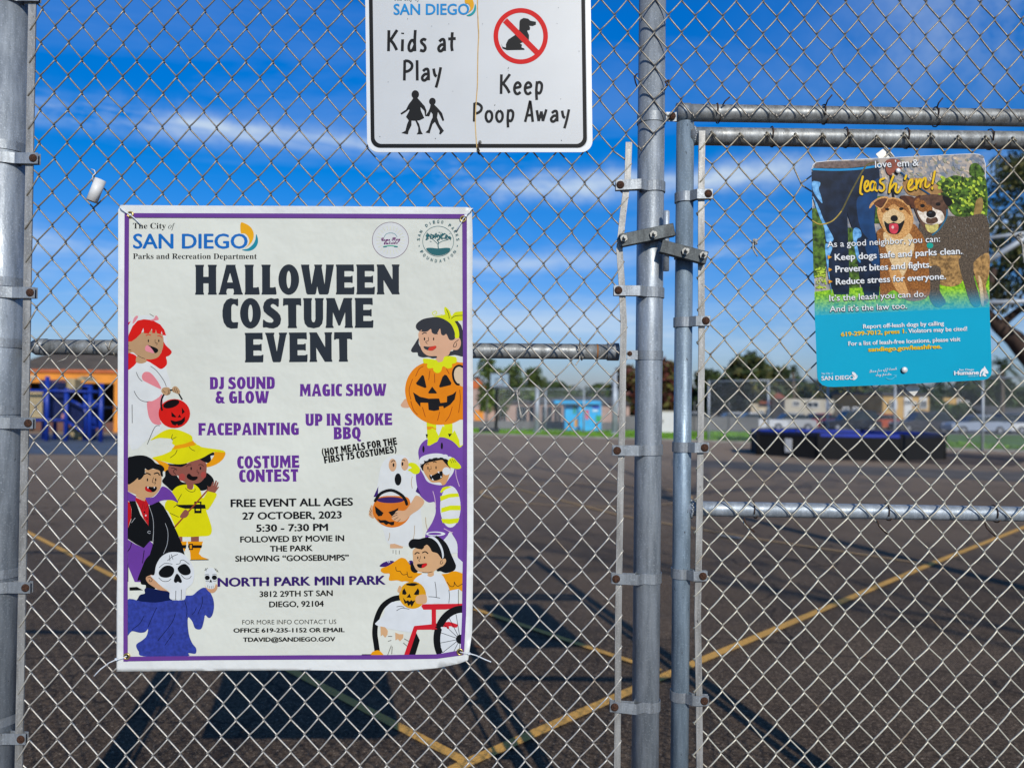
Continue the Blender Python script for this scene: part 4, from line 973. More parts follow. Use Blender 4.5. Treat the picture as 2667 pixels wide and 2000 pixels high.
def barx(z):
    ps_ = [(P(a, b, 2).z, P(a, b, 2).x) for a, b in bpts]
    if z >= ps_[0][0]: return ps_[0][1]
    for (z1, x1_), (z0, x0_) in zip(ps_[:-1], ps_[1:]):
        if z0 <= z <= z1: return x0_ + (x1_ - x0_) * (z - z0) / (z1 - z0 + 1e-9)
    return ps_[-1][1]
def nodeF2(c, r):
    x, z = nodeF(c, r)
    if c == 44 and z < P(0, 400, 2).z: x = barx(z) + .0075; z += .008
    return x, z
fab = sub('chain_link_fabric', fence)
for i_ in range(1, 3):
    MB().use(m_post).tube([(XL - 2.6 * i_, 2.03, zg), (XL - 2.6 * i_, 2.03, ZT + .05)], .0355, 24).build('post', fence)
MB().use(m_rail).tube([(XL - 5.2, 2.045, ZT), (XL, 2.045, ZT)], .0205, 16).build('rail', fence); MB().use(m_rail).tube([(XL - 5.2, 2.045, ra.z), (XL, 2.045, ra.z)], .0205, 16).build('rail', fence)
fabl = sub('chain_link_fabric', fence)
def nodeL(c, r):
    j = jit((777, c, r)); return XL - .075 + (c + 1) * sp1 + j[0], P(110, 27 + 43.15 * r, FY).z + j[1]
def rmax(c):
    r = 30
    while nodeF(c, r)[1] > .02 and r < 70: r += 1
    return r
XHc = hz
c = 0
while True:
    x = nodeF(c, 0)[0]
    if x > XHc - .03: break
    if c < 44: r1 = rmax(c)
    elif c == 44: r1 = 8
    elif c == 45: r1 = 8
    elif c == 46: r1 = 7
    else: r1 = 6
    if c >= 47 and (c % 2 == 0): r1 = 6
    zig = zigzag(nodeF2, c, -13, r1, 1, m_wire, c, False, c >= 44)
    zig.build('wire', fab); c += 1
for c in range(-144, -2):
    zigzag(nodeL, c, -13, 57, 1, m_wire, 3000 + c).build('wire', fabl)
# gate fabric: node (c,r) exists when c+r even
Bx1 = P(1855, 429, FY).x; Bx22 = P(2598, 1304, FY).x; gsp = (Bx22 - Bx1) / 21
def nodeG(c, r):
    x = Bx1 + (c - 1) * gsp; z = P(1884, 387 + 41.4 * r, FY).z - (c - 2) * .0002
    if c == 0: x = P(1817, 900, 2).x - .001; z -= .008
    j = jit((999, c, r), .0014); x += j[0]; z += j[1]
    if r == -1:
        z += random.Random(c * 7).uniform(-.006, .006)
    if c in (8, 9, 10) and r in (1, 2): x += .012 * (c - 9.5); z -= .006   # slightly crushed cells under the sign
    return x, z
gfab = sub('chain_link_fabric', gate)
c = 0
while nodeG(c + 1, 0)[0] < XH - .02:
    zigzag(nodeG, c, -1, 39, 0, m_wire2, 500 + c, c > 0, False).build('wire', gfab); c += 1
# tie wires
def tie(parent, pts, r=.0016, m=None, name='tie_wire'): return MB().use(m or m_tie).tube(pts, r, 6).build(name, parent)
def loop_tie(parent, px, py, Yc, rad, tail=True, m=None):
    q = P(px, py, Yc); pts = []
    for k in range(13):
        a = k / 12 * math.pi * 1.9 - .4
        pts.append((q.x + .010 * (k / 12 - .5), Yc - math.cos(a) * (rad + .003), q.z + math.sin(a) * (rad + .003)))
    if tail: pts = [(pts[0][0] - .004, pts[0][1] - .012, pts[0][2] + .02)] + pts
    return tie(parent, pts, m=m)
for px, py in ((1868, 296), (2145, 299), (2436, 305)): loop_tie(fence, px, py, 2.035, .0225)
for a, b in (((1900, 254), (1882, 275)), ((2167, 248), (2150, 276)), ((2455, 256), (2440, 282))):
    tie(fence, [P(*a, 1.998), P((a[0] + b[0]) / 2 - 3, (a[1] + b[1]) / 2, 1.994), P(*b, 2.01)], .002)
for px, py in ((2010, 357), (2360, 361), (2202, 359), (2577, 364)): loop_tie(gate, px, py, 2.03, .0235)
for px in (1963, 2310, 2590):
    y0 = 1325 + (px - 1850) * .017
    loop_tie(gate, px, y0, 2.03, .0195, False)
    tie(gate, [P(px - 25, y0 + 22, 1.998), P(px - 21, y0 + 36, 1.993), P(px - 10, y0 + 48, 1.994), P(px + 2, y0 + 58, 1.996)], .0021)
tie(fence, [P(1660, 193, 1.998), P(1652, 200, 1.994), P(1655, 215, 1.996), P(1660, 228, 2.01)], .002)
tie(fence, [P(1742, 210, 1.998), P(1733, 214, 1.992), P(1738, 222, 1.993), P(1730, 235, 2.01)], .0026)
tie(fence, [P(230, 872, 1.998), P(236, 880, 1.996), P(244, 884, 2.02)], .0017, m_wire); tie(fence, [P(183, 921, 2.03), P(170, 935, 2.0), P(150, 943, 1.998)], .0016, m_wire)
for px in (300, 560, 800, 1040, 1512): loop_tie(fence, px, 903 + px * .008, 2.045, .0205, m=m_wire)
tie(fence, [P(1512, 880, 1.998), P(1510, 892, 2.0), P(1508, 905, 2.02), P(1510, 935, 2.03), P(1500, 950, 1.998)], .0017, m_wire)
MB().use(mat('rust_stain', (.25, .10, .03), .9)).tube([(P(1553, 915, 2.045).x, 2.045, rbx.z), (P(1557, 915, 2.045).x, 2.045, rbx.z)], .0207, 24, cap=False).build('rust_ring', fence)

# ================================================================== PRINT HELPERS
INK = {}
def ink(hexc, rough=0.5, var=0.04):
    k = (hexc, rough)
    if k not in INK: INK[k] = mat('ink_' + hexc.strip('#') + ('' if rough == .5 else '_g'), H(hexc, .8), rough, 0, var, 25, detail=5, spec=0.12)
    return INK[k]
def smooth(pts, n=4):
    out = []; L = len(pts)
    for i in range(L):
        p0, p1, p2, p3 = pts[i - 1], pts[i], pts[(i + 1) % L], pts[(i + 2) % L]
        for k in range(n):
            t = k / n; t2 = t * t; t3 = t2 * t
            out.append(tuple(0.5 * (2 * b + (-a + c) * t + (2 * a - 5 * b + 4 * c - d) * t2 + (-a + 3 * b - 3 * c + d) * t3) for a, b, c, d in zip(p0, p1, p2, p3)))
    return out
def osmooth(pts, n=4):
    if len(pts) < 3: return pts
    q = [pts[0]] + list(pts) + [pts[-1]]; out = []
    for i in range(len(pts) - 1):
        p0, p1, p2, p3 = q[i], q[i + 1], q[i + 2], q[i + 3]
        for k in range(n):
            t = k / n; t2 = t * t; t3 = t2 * t
            out.append(tuple(0.5 * (2 * b + (-a + c) * t + (2 * a - 5 * b + 4 * c - d) * t2 + (-a + 3 * b - 3 * c + d) * t3) for a, b, c, d in zip(p0, p1, p2, p3)))
    return out + [tuple(pts[-1])]
def ell(cx_, cy, rx, ry, rot=0, n=28, a0=0, a1=360):
    r = R(rot); o = []
    for i in range(n):
        a = R(a0 + (a1 - a0) * i / n); x = math.cos(a) * rx; y = math.sin(a) * ry
        o.append((cx_ + x * math.cos(r) - y * math.sin(r), cy + x * math.sin(r) + y * math.cos(r)))
    return o
FD = bpy.utils.resource_path('LOCAL') + '/datafiles/fonts/'
try: MATHF = bpy.data.fonts.load(FD + 'NotoSansMath-Regular.woff2')
except Exception: MATHF = None
def mathstr(s, U_, L_):
    if MATHF is None: return s
    return ''.join(chr(U_ + ord(c) - 65) if 'A' <= c <= 'Z' else (chr(L_ + ord(c) - 97) if 'a' <= c <= 'z' else c) for c in s)
_tc = {}
def textgeo(s, font=None, bold=0.0):
    k = (s, font is not None, bold)
    if k in _tc: return _tc[k]
    c = bpy.data.curves.new('t', 'FONT'); c.body = s; c.offset = bold; c.resolution_u = 3
    if font: c.font = font
    o = bpy.data.objects.new('t', c); me = o.to_mesh()
    vs = [(v.co.x, v.co.y) for v in me.vertices]; fs = [tuple(p.vertices) for p in me.polygons]
    o.to_mesh_clear(); bpy.data.objects.remove(o); bpy.data.curves.remove(c)
    _tc[k] = (vs, fs); return _tc[k]
def capheight(font, bold):
    vs, _ = textgeo('H' if font is None else mathstr('H', 0x1D400, 0x1D41A), font, bold); return max(v[1] for v in vs), min(v[1] for v in vs)
class Print:
    """flat print in picture units of the sheet it lies on; each layer lies a hair above the one before"""
    def __init__(s, surf, base=0.0004, step=0.00002, grid=None, clip=None):
        s.surf = surf; s.base = base; s.step = step; s.k = 0; s.grid = grid; s.clip = clip; s.mb = MB(); s.o = (0, 0, 1)
    def at(s, ox, oy, sc): s.o = (ox, oy, sc); return s
    def w(s, p): return (s.o[0] + p[0] / s.o[2], s.o[1] + p[1] / s.o[2])
    def raw(s, m, vs, fs):
        L = s.base + s.k * s.step; s.k += 1
        if s.grid or s.clip:
            bm = bmesh.new(); bv = [bm.verts.new((v[0], v[1], 0)) for v in vs]
            for f in fs:
                if len(set(f)) < 3: continue
                try: bm.faces.new([bv[i] for i in f])
                except ValueError: pass
            x0 = min(v[0] for v in vs); x1 = max(v[0] for v in vs); y0 = min(v[1] for v in vs); y1 = max(v[1] for v in vs)
            def cut(co, no, clr=False): bmesh.ops.bisect_plane(bm, geom=bm.verts[:] + bm.edges[:] + bm.faces[:], plane_co=co, plane_no=no, clear_outer=clr)
            if s.clip:
                a, b, c, d = s.clip
                if a is not None and x0 < a: cut((a, 0, 0), (-1, 0, 0), True)
                if b is not None and x1 > b: cut((b, 0, 0), (1, 0, 0), True)
                if c is not None and y0 < c: cut((0, c, 0), (0, -1, 0), True)
                if d is not None and y1 > d: cut((0, d, 0), (0, 1, 0), True)
            if s.grid:
                g = s.grid; x = math.ceil(x0 / g) * g
                while x < x1: cut((x, 0, 0), (1, 0, 0)); x += g
                y = math.ceil(y0 / g) * g
                while y < y1: cut((0, y, 0), (0, 1, 0)); y += g
            bm.verts.index_update(); vs = [(v.co.x, v.co.y) for v in bm.verts]; fs = [tuple(v.index for v in f.verts) for f in bm.faces]; bm.free()
        s.mb.use(m); s.mb.add([s.surf(v[0], v[1], L) for v in vs], fs)
    def fill(s, col, pts, sm=True, holes=()):
        m = ink(col) if isinstance(col, str) else col
        loops = [smooth(pts) if sm else list(pts)] + [list(h) for h in holes]
        tri = tessellate_polygon([[Vector((p[0], p[1], 0)) for p in l] for l in loops])
        vs = [s.w(p) for l in loops for p in l]; s.raw(m, vs, tri); return s
    def line(s, col, pts, w=5, sm=True, taper=False):
        m = ink(col) if isinstance(col, str) else col
        q = osmooth(pts) if sm else list(pts); n = len(q); L = []; Q = []
        for i in range(n):
            a = q[max(i - 1, 0)]; b = q[min(i + 1, n - 1)]; dx, dy = b[0] - a[0], b[1] - a[1]; l = math.hypot(dx, dy) or 1
            ww = w / 2 * (1 if not taper else max(.25, math.sin(math.pi * (i + .6) / (n + .2)) ** .5))
            L.append((q[i][0] - dy / l * ww, q[i][1] + dx / l * ww)); Q.append((q[i][0] + dy / l * ww, q[i][1] - dx / l * ww))
        vs = [s.w(p) for p in L + Q]; s.raw(m, vs, [(i, i + 1, n + i + 1, n + i) for i in range(n - 1)])
        if w > 9 and not taper:
            for p in (q[0], q[-1]): s.fill(col, ell(p[0], p[1], w / 2, w / 2, n=12), False)
        return s
    def lines(s, col, ls, w=5):
        for l in ls: s.line(col, l, w)
        return s
    def text(s, col, txt, x0, y0, x1, y1, cap, bold=0.0, font=None, shear=0.0):
        m = ink(col) if isinstance(col, str) else col
        vs, fs = textgeo(txt, font, 0.0); ch, cb = capheight(font, 0.0); bw = bold * .8
        a = min(v[0] for v in vs) - bw; b = max(v[0] for v in vs) + bw
        A = s.w((x0, y0)); B = s.w((x1, y1)); dx, dy = B[0] - A[0], B[1] - A[1]; L = math.hypot(dx, dy); ux, uy = dx / L, dy / L
        sx_ = L / (b - a); sy = cap / s.o[2] / (ch - cb)
        for ox, oy in (((0, 0),) if bold == 0 else ((-bw, 0), (bw, 0), (0, -bw * .6), (0, bw * .6), (0, 0))):
            out = []
            for x, y in vs:
                X = (x + ox - a) * sx_; Yv = (y + oy - cb) * sy
                out.append((A[0] + ux * X + uy * Yv, A[1] + uy * X - ux * Yv))
            s.raw(m, out, fs)
        return s
    def mark(s): s.marks = getattr(s, 'marks', []) + [len(s.mb.f)]; return s
    def build(s, name, parent, **k):
        mk = getattr(s, 'marks', None)
        if not mk: return s.mb.build(name, parent, **k)
        mk = sorted(set([0] + mk + [len(s.mb.f)]))
        for a, b in zip(mk[:-1], mk[1:]):
            mb = MB(); mb.mats = s.mb.mats; ix = {}
            for fi in range(a, b):
                f = []
                for i in s.mb.f[fi]:
                    if i not in ix: ix[i] = len(mb.v); mb.v.append(s.mb.v[i])
                    f.append(ix[i])
                mb.f.append(f); mb.m.append(s.mb.m[fi]); mb.sm.append(False)
            if mb.f: mb.build(name, parent, **k)

# slab headline alphabet (cap height 100)
GL = {
 'H': ([(0,0),(30,0),(30,4),(28,9),(28,38),(45,38),(45,9),(43,4),(43,0),(73,0),(73,4),(71,9),(71,91),(73,96),(73,100),(43,100),(43,96),(45,91),(45,60),(28,60),(28,91),(30,96),(30,100),(0,100),(0,96),(2,91),(2,9),(0,4)],),
 'A': ([(0,0),(28,0),(28,4),(26,8),(28,17),(31,20),(49,20),(51,17),(52,8),(50,4),(50,0),(82,0),(82,4),(79,8),(57,95),(58,100),(26,100),(25,95),(3,8),(0,4)],[(29,41),(48,41),(39,73)]),
 'L': ([(0,0),(50,0),(51,4),(48,25),(45,26),(40,24),(29,24),(29,91),(31,96),(31,100),(0,100),(0,96),(2,91),(2,9),(0,4)],),
 'O': (ell(35,50,35,51,n=32),ell(35,50,7.5,29,n=20)),
 'W': ([(0,100),(29,100),(28,93),(36,34),(47,92),(45,96),(45,100),(72,100),(72,96),(70,92),(80,34),(85,93),(84,100),(112,100),(111,95),(94,5),(90,0),(63,0),(60,4),(55,27),(51,4),(48,0),(22,0),(18,5),(1,95)],),
 'E': ([(0,0),(61,0),(62,4),(63,25),(60,26),(54,23),(29,23),(29,40),(50,40),(54,38),(57,39),(57,62),(54,63),(50,60),(29,60),(29,78),(52,78),(58,76),(61,77),(60,100),(0,100),(0,96),(2,91),(2,9),(0,4)],),
 'N': ([(0,0),(26,0),(26,4),(24,9),(23,48),(50,3),(52,0),(77,0),(77,4),(75,9),(75,91),(77,96),(77,100),(51,100),(51,96),(53,91),(53,50),(27,97),(25,100),(0,100),(0,96),(2,91),(2,9),(0,4)],),
 'C': ([(51,100),(53,97),(53,76),(50,74),(46,76),(42,80),(37,81),(32,78),(30,70),(30,30),(32,23),(37,20),(48,21),(53,20),(51,1),(50,0),(28,-1),(14,5),(4,20),(0,40),(0,60),(4,80),(14,95),(28,101),(40,98),(48,98)],),
 'S': ([(52,100),(55,96),(54,72),(50,71),(42,78),(35,81),(29,79),(27,75),(29,70),(36,65),(50,54),(59,43),(62,30),(59,14),(50,4),(36,-1),(22,0),(12,3),(2,2),(0,6),(1,28),(4,29),(12,22),(22,19),(31,19),(36,23),(35,29),(29,35),(14,46),(4,56),(1,70),(5,86),(14,96),(28,101),(40,98)],),
 'T': ([(16,0),(47,0),(47,4),(45,9),(45,77),(54,77),(59,74),(62,75),(61,100),(1,100),(0,75),(3,74),(8,77),(17,77),(18,9),(16,4)],),
 'U': ([(0,100),(30,100),(30,96),(28,91),(28,30),(30,22),(35,19),(39,22),(41,30),(41,91),(39,96),(39,100),(69,100),(69,96),(67,91),(67,32),(64,15),(54,3),(35,-1),(15,3),(5,15),(2,32),(2,91),(0,96)],),
 'M': ([(0,0),(27,0),(27,4),(24,9),(25,52),(43,8),(49,8),(66,52),(66,9),(64,4),(64,0),(92,0),(92,4),(90,9),(88,91),(90,96),(90,100),(61,100),(46,58),(31,100),(2,100),(2,96),(4,91),(2,9),(0,4)],),
 'V': ([(0,100),(31,100),(31,96),(29,91),(39,36),(48,91),(46,96),(46,100),(74,100),(74,96),(71,91),(53,4),(50,0),(27,0),(24,4),(3,91),(0,96)],),
 'D': ([(0,0),(36,0),(54,5),(64,20),(66,50),(64,80),(54,95),(36,100),(0,100),(2,91),(2,9)],[(29,20),(35,21),(39,30),(39,70),(35,79),(29,80)]),
 'J': ([(12,100),(42,100),(42,96),(40,91),(40,20),(34,5),(20,-1),(6,1),(1,5),(2,24),(6,21),(11,25),(13,35),(14,91),(12,96)],),
 'G': ([(51,98),(53,76),(46,76),(42,80),(37,81),(32,78),(30,70),(30,30),(32,22),(37,20),(39,22),(39,38),(32,38),(32,56),(66,56),(66,52),(64,48),(64,6),(50,0),(28,-1),(14,5),(4,20),(0,40),(0,60),(4,80),(14,95),(28,101),(40,98)],),
 'F': ([(0,0),(31,0),(31,4),(29,9),(29,36),(50,36),(54,34),(56,35),(56,58),(53,59),(50,57),(29,57),(29,78),(52,78),(58,76),(61,77),(60,100),(0,100),(2,91),(2,9)],),
 'P': ([(0,0),(31,0),(31,4),(29,9),(29,32),(42,33),(56,40),(62,52),(63,68),(60,84),(50,96),(36,100),(0,100),(2,91),(2,9)],[(29,52),(34,54),(37,60),(37,74),(34,80),(29,81)]),
 'I': ([(0,0),(31,0),(31,4),(29,9),(29,91),(31,96),(31,100),(0,100),(0,96),(2,91),(2,9),(0,4)],),
 'K': ([(0,0),(30,0),(28,9),(28,34),(33,41),(42,9),(41,0),(72,0),(71,5),(68,9),(53,56),(68,91),(72,96),(70,100),(42,100),(42,93),(30,62),(28,62),(28,91),(30,100),(0,100),(2,91),(2,9)],),
 'B': ([(0,0),(36,0),(54,4),(64,15),(65,30),(60,44),(52,50),(60,58),(63,72),(59,88),(50,97),(36,100),(0,100),(2,91),(2,9)],[(29,20),(35,21),(39,28),(38,36),(34,41),(29,41)],[(29,60),(34,61),(37,67),(37,74),(34,80),(29,81)]),
 'Q': ([(35,101),(54,94),(66,76),(70,50),(66,24),(56,6),(60,-4),(72,-6),(72,-18),(56,-22),(44,-14),(38,0),(16,6),(4,24),(0,50),(4,76),(16,94)],ell(35,50,7.5,29,n=20)),
 'R': ([(0,0),(30,0),(28,9),(28,33),(34,34),(42,9),(41,0),(71,0),(70,5),(67,9),(58,42),(63,55),(64,70),(60,86),(50,96),(36,100),(0,100),(2,91),(2,9)],[(28,54),(34,55),(37,60),(37,74),(34,80),(28,81)]),
 '&': ([(34,101),(16,97),(8,84),(9,70),(14,58),(4,46),(0,28),(6,8),(22,-1),(38,0),(48,6),(52,0),(76,0),(72,10),(62,18),(66,34),(68,52),(46,52),(30,66),(34,78),(42,76),(50,80),(50,96)],[(30,20),(40,26),(30,40),(26,32)]),
 '(': ([(28,110),(10,84),(4,50),(10,12),(28,-14),(40,-10),(28,16),(24,50),(28,82),(40,106)],),
 ')': ([(12,110),(30,84),(36,50),(30,12),(12,-14),(0,-10),(12,16),(16,50),(12,82),(0,106)],),
 '7': ([(8,0),(38,0),(56,78),(56,100),(2,100),(0,72),(6,72),(10,77),(26,77)],),
 '5': ([(54,100),(6,100),(3,45),(28,48),(35,46),(37,36),(35,24),(28,19),(14,22),(4,28),(0,6),(14,-1),(34,-1),(52,6),(62,22),(62,42),(56,58),(44,66),(29,66),(30,77),(54,77)],),
}
def slab(pr, col, txt, x0, y0, x1, y1, cap, gap=6, space=26):
    pos = 0; items = []
    for ch in txt:
        if ch == ' ': pos += space; continue
        g = GL[ch]; wdt = max(p[0] for p in g[0]); items.append((g, pos)); pos += wdt + gap
    W_ = pos - gap; dx, dy = x1 - x0, y1 - y0; L = math.hypot(dx, dy); ux, uy = dx / L, dy / L; k = L / W_; ky = cap / 100
    o = pr.o; pr.at(0, 0, 1)
    for g, px in items:
        loops = [[(x0 + ux * (p[0] + px) * k + uy * p[1] * ky, y0 + uy * (p[0] + px) * k - ux * p[1] * ky) for p in lp_] for lp_ in g]
        pr.fill(col, loops[0], False, loops[1:])
    pr.o = o
# casual brush alphabet for the rules sign
BR = {
 'K': [[(6,3),(8,97)],[(52,98),(12,47)],[(16,54),(34,34),(50,8)]], 'i': [[(10,3),(12,56)],[(12,80),(12.5,86)]],
 'd': [[(50,98),(47,50),(48,3)],[(46,40),(38,52),(26,48),(16,28),(17,10),(26,4),(36,10),(46,28)]], 's': [[(40,52),(28,57),(15,50),(18,40),(32,28),(36,14),(26,4),(8,8)]],
 'a': [[(12,46),(26,56),(38,50),(40,4)],[(38,32),(22,32),(8,18),(12,5),(24,5),(38,20)]], 't': [[(24,88),(20,30),(24,4)],[(2,58),(42,60)]],
 'P': [[(8,3),(10,97)],[(10,94),(30,92),(46,78),(44,60),(28,47),(10,44)]], 'l': [[(10,3),(9,97)]],
 'y': [[(8,58),(14,30),(24,22)],[(44,64),(32,10),(20,-30)]], 'e': [[(10,32),(36,38),(34,52),(22,58),(10,46),(6,26),(12,8),(24,3),(38,12)]],
 'p': [[(14,64),(10,20),(12,-26)],[(12,52),(26,60),(38,48),(36,22),(26,6),(12,12)]], 'o': [[(22,58),(9,46),(6,24),(15,5),(28,5),(38,22),(36,46),(22,58)]],
 'A': [[(4,2),(18,55),(28,98),(32,98),(44,2)],[(12,34),(42,36)]], 'w': [[(4,60),(14,6)],[(14,6),(28,54)],[(28,54),(36,6)],[(36,6),(54,64)]],
}
def brush(pr, col, txt, x0, y0, x1, cap, wdt=13, gap=17, space=42):
    pos = 0; items = []
    for ch in txt:
        if ch == ' ': pos += space; continue
        g = BR[ch]; w_ = max(p[0] for s_ in g for p in s_); items.append((g, pos)); pos += w_ + gap
    k = (x1 - x0) / (pos - gap); ky = cap / 100
    for g, px in items:
        for st_ in g: pr.line(col, [(x0 + (p[0] + px) * k, y0 - p[1] * ky) for p in st_], wdt * ky if True else 0)

# ================================================================== EVENT BANNER
PY = 1.982
def bulge(px, py):
    u = (px - 306) / 925; v = (py - 540) / 1205
    b = .0035 * math.sin(u * 7 + v * 3) * math.sin(v * 5 + .6) + .004 * math.sin(math.pi * min(max(u, 0), 1))
    b += .030 * max(0, (u - .72) / .28) ** 2 * max(0, (v - .72) / .28) ** 2      # lower right corner curls to the viewer
    b += .010 * max(0, (u - .80) / .20) ** 2 * max(0, (.16 - v) / .16) ** 2
    b += .0012 * math.sin(v * 31 + u * 3) * max(0, 1 - abs(u - .98) * 8)
    return b
def psurf(px, py, L): return P(px, py, PY - bulge(px, py) - L)
root = thing('event_banner', 'large white vinyl halloween event banner with purple border tied to fence', 'banner', P(768, 1745, PY))
GRID = 22
m_vinyl = mat('banner_vinyl', H('#d8dad7'), .42, 0, .06, 3, .6, 14, spec=.3)
pr = Print(psurf, 0, 0, GRID)
pr.fill(m_vinyl, [(314, 534.5), (500, 536), (768, 537), (1100, 539), (1215, 540), (1229, 543), (1231, 620), (1230, 800), (1232, 1000), (1233, 1300), (1233, 1420), (1231, 1560), (1229.5, 1646), (1226, 1672), (1219, 1718.6), (1195.6, 1727.6), (1139, 1739), (1071, 1745.7), (930, 1746), (800, 1744.5), (550, 1746), (303.7, 1748), (304, 1560), (306, 1400), (306.5, 1100), (306.8, 900), (308, 700), (308, 547)], False)
sh = pr.build('sheet', root)
for p_ in sh.data.polygons: p_.use_smooth = True
md = sh.modifiers.new('thickness', 'SOLIDIFY'); md.thickness = .0007
# find which way normals face and keep the printed side in front
sh.data.calc_loop_triangles()
md.offset = -1 if sum(p_.normal.y for p_ in sh.data.polygons) < 0 else 1
m_cream_p = mat('banner_pale_ink', H('#ced0c5'), .45, 0, .05, 2.5, .5, 12, spec=.2)
pr = Print(psurf, .0003, .00002, GRID)
pr.fill(m_cream_p, [(335, 566), (760, 568), (1204, 570), (1206, 1000), (1206, 1500), (1201, 1694), (1139, 1704), (1000, 1706), (600, 1707), (332, 1710), (332, 1400), (333.5, 900)], False)
pr.build('printed_ground', root)
pr = Print(psurf, .0022, .00002, GRID); c_ = '#6f4296'
pr.fill(c_, [(324.5, 555.5), (760, 556.5), (1216, 558), (1216, 569.8), (760, 568), (324.5, 567)], False)
pr.fill(c_, [(324.5, 555), (336, 555), (334, 900), (332.5, 1400), (332.5, 1722), (321.4, 1722), (321.5, 1400), (322.8, 900)], False)
pr.fill(c_, [(1204, 560), (1216, 560), (1216.6, 1000), (1217, 1400), (1214, 1600), (1209, 1695), (1199.5, 1697), (1203.5, 1600), (1206, 1400), (1206, 1000)], False)
pr.fill(c_, [(321.4, 1709.5), (560, 1707), (800, 1705.3), (1000, 1705), (1139, 1703), (1200, 1692), (1209, 1694), (1207, 1705), (1139, 1714.5), (1000, 1716.5), (800, 1716.6), (560, 1718), (321.4, 1721.5)], False)
pr.build('printed_border', root)

def petals(pr, c1, c2):   # the sail and wave beside the city name, in the units of the first banner corner
    pr.fill(c1, [(1447, 226), (1500, 234), (1555, 268), (1588, 318), (1597, 370), (1585, 425), (1550, 475), (1495, 520), (1530, 480), (1545, 440), (1538, 400), (1515, 365), (1485, 347), (1447, 338)], True)
    pr.fill(c2, [(1625, 355), (1645, 410), (1640, 470), (1605, 520), (1555, 546), (1500, 548), (1462, 535), (1530, 520), (1585, 475), (1615, 420)], True)
pr = Print(psurf, .0005, .00001, GRID).at(300, 530, 4.424)
pr.text('#101418', mathstr('The City ', 0x1D400, 0x1D41A).strip(), 205, 292, 585, 292, 64, 0, MATHF)
pr.text('#101418', 'of' if MATHF is None else '\U0001D45C\U0001D453', 610, 292, 690, 292, 60, 0.0, MATHF).mark()
pr.text('#1a6fc0', 'SAN DIEGO', 205, 519, 1528, 519, 165, .032).mark()
petals(pr, '#f5b21a', '#1f8fa6')
pr.mark()
pr.text('#101418', mathstr('Parks and Recreation Department', 0x1D400, 0x1D41A), 205, 640, 1632, 641, 62, 0, MATHF)
pr.build('department_lettering', root)
pr = Print(psurf, .0005, .00001, GRID).at(800, 530, 4.424)
pr.fill('#7d6478', ell(960, 425, 212, 210, n=60), False, [ell(960, 425, 206, 204, n=60)])
pr.fill('#dfe1df', ell(960, 425, 205.5, 203.5, n=60), False)
for k in range(24):
    a = k * 15; pr.line('#dfe2c8', [(960 + 115 * math.cos(R(a)), 425 + 115 * math.sin(R(a))), (960 + 165 * math.cos(R(a)), 425 + 165 * math.sin(R(a)))], 8, False)
pr.line('#5f9aa0', [(885, 392), (910, 355), (960, 341), (1010, 353), (1037, 388)], 6)
pr.text('#6d2a6c', mathstr('Come Play', 0x1D4D0, 0x1D4EA), 852, 436, 1075, 428, 42, .03, MATHF); pr.text('#6d2a6c', mathstr('Outside', 0x1D4D0, 0x1D4EA), 884, 475, 1045, 466, 40, .03, MATHF)
pr.line('#4fb890', [(880, 498), (960, 488), (1040, 498)], 12); pr.line('#2a6a80', [(882, 503), (915, 499)], 10); pr.line('#2a6a80', [(1005, 499), (1038, 503)], 10)
T_ = '#2c6a70'; pr.mark()
pr.fill(T_, ell(1510, 437, 181, 176, n=64), False, [ell(1510, 437, 176, 171, n=64)])
pr.fill(T_, [(1372, 520), (1420, 512), (1510, 520), (1600, 512), (1650, 520), (1630, 560), (1570, 592), (1510, 600), (1445, 590), (1395, 558)], True)
pr.line(T_, [(1512, 515), (1508, 480), (1514, 450), (1500, 425)], 10); pr.line(T_, [(1508, 470), (1460, 425), (1420, 395)], 6); pr.line(T_, [(1510, 462), (1560, 435), (1620, 420)], 6)
rg = random.Random(9)
for k in range(110):
    x = rg.uniform(1375, 1655); y = 375 + rg.gauss(0, 20) + abs(x - 1500) * .1; pr.fill(T_, ell(x, y, rg.uniform(5, 17), rg.uniform(3, 9), rg.uniform(0, 180), 7), False)
def ringtext(pr, col, txt, cx_, cy, r, a0, a1, cap, inward=False, bold=.02):
    n = len(txt)
    for i, ch in enumerate(txt):
        if ch == ' ': continue
        a = R(a0 + (a1 - a0) * i / (n - 1)); x = cx_ + r * math.cos(a); y = cy + r * math.sin(a)
        tx, ty = -math.sin(a), math.cos(a)
        if inward: tx, ty = -tx, -ty
        w_ = cap * (.28 if ch == 'I' else .8 if ch not in 'MW' else 1.0) / 2 * (.5 if ch == 'I' else 1)
        pr.text(col, ch, x - tx * w_, y - ty * w_, x + tx * w_, y + ty * w_, cap, bold)
ringtext(pr, T_, 'SAN DIEGO PARKS', 1510, 437, 212, 186, 354, 32)
ringtext(pr, T_, 'FOUNDATION', 1510, 437, 240, 148, 32, 32, True)
for x in (1291, 1731): pr.fill(T_, ell(x, 487, 6, 6, n=10), False)
pr.build('partner_emblems', root)

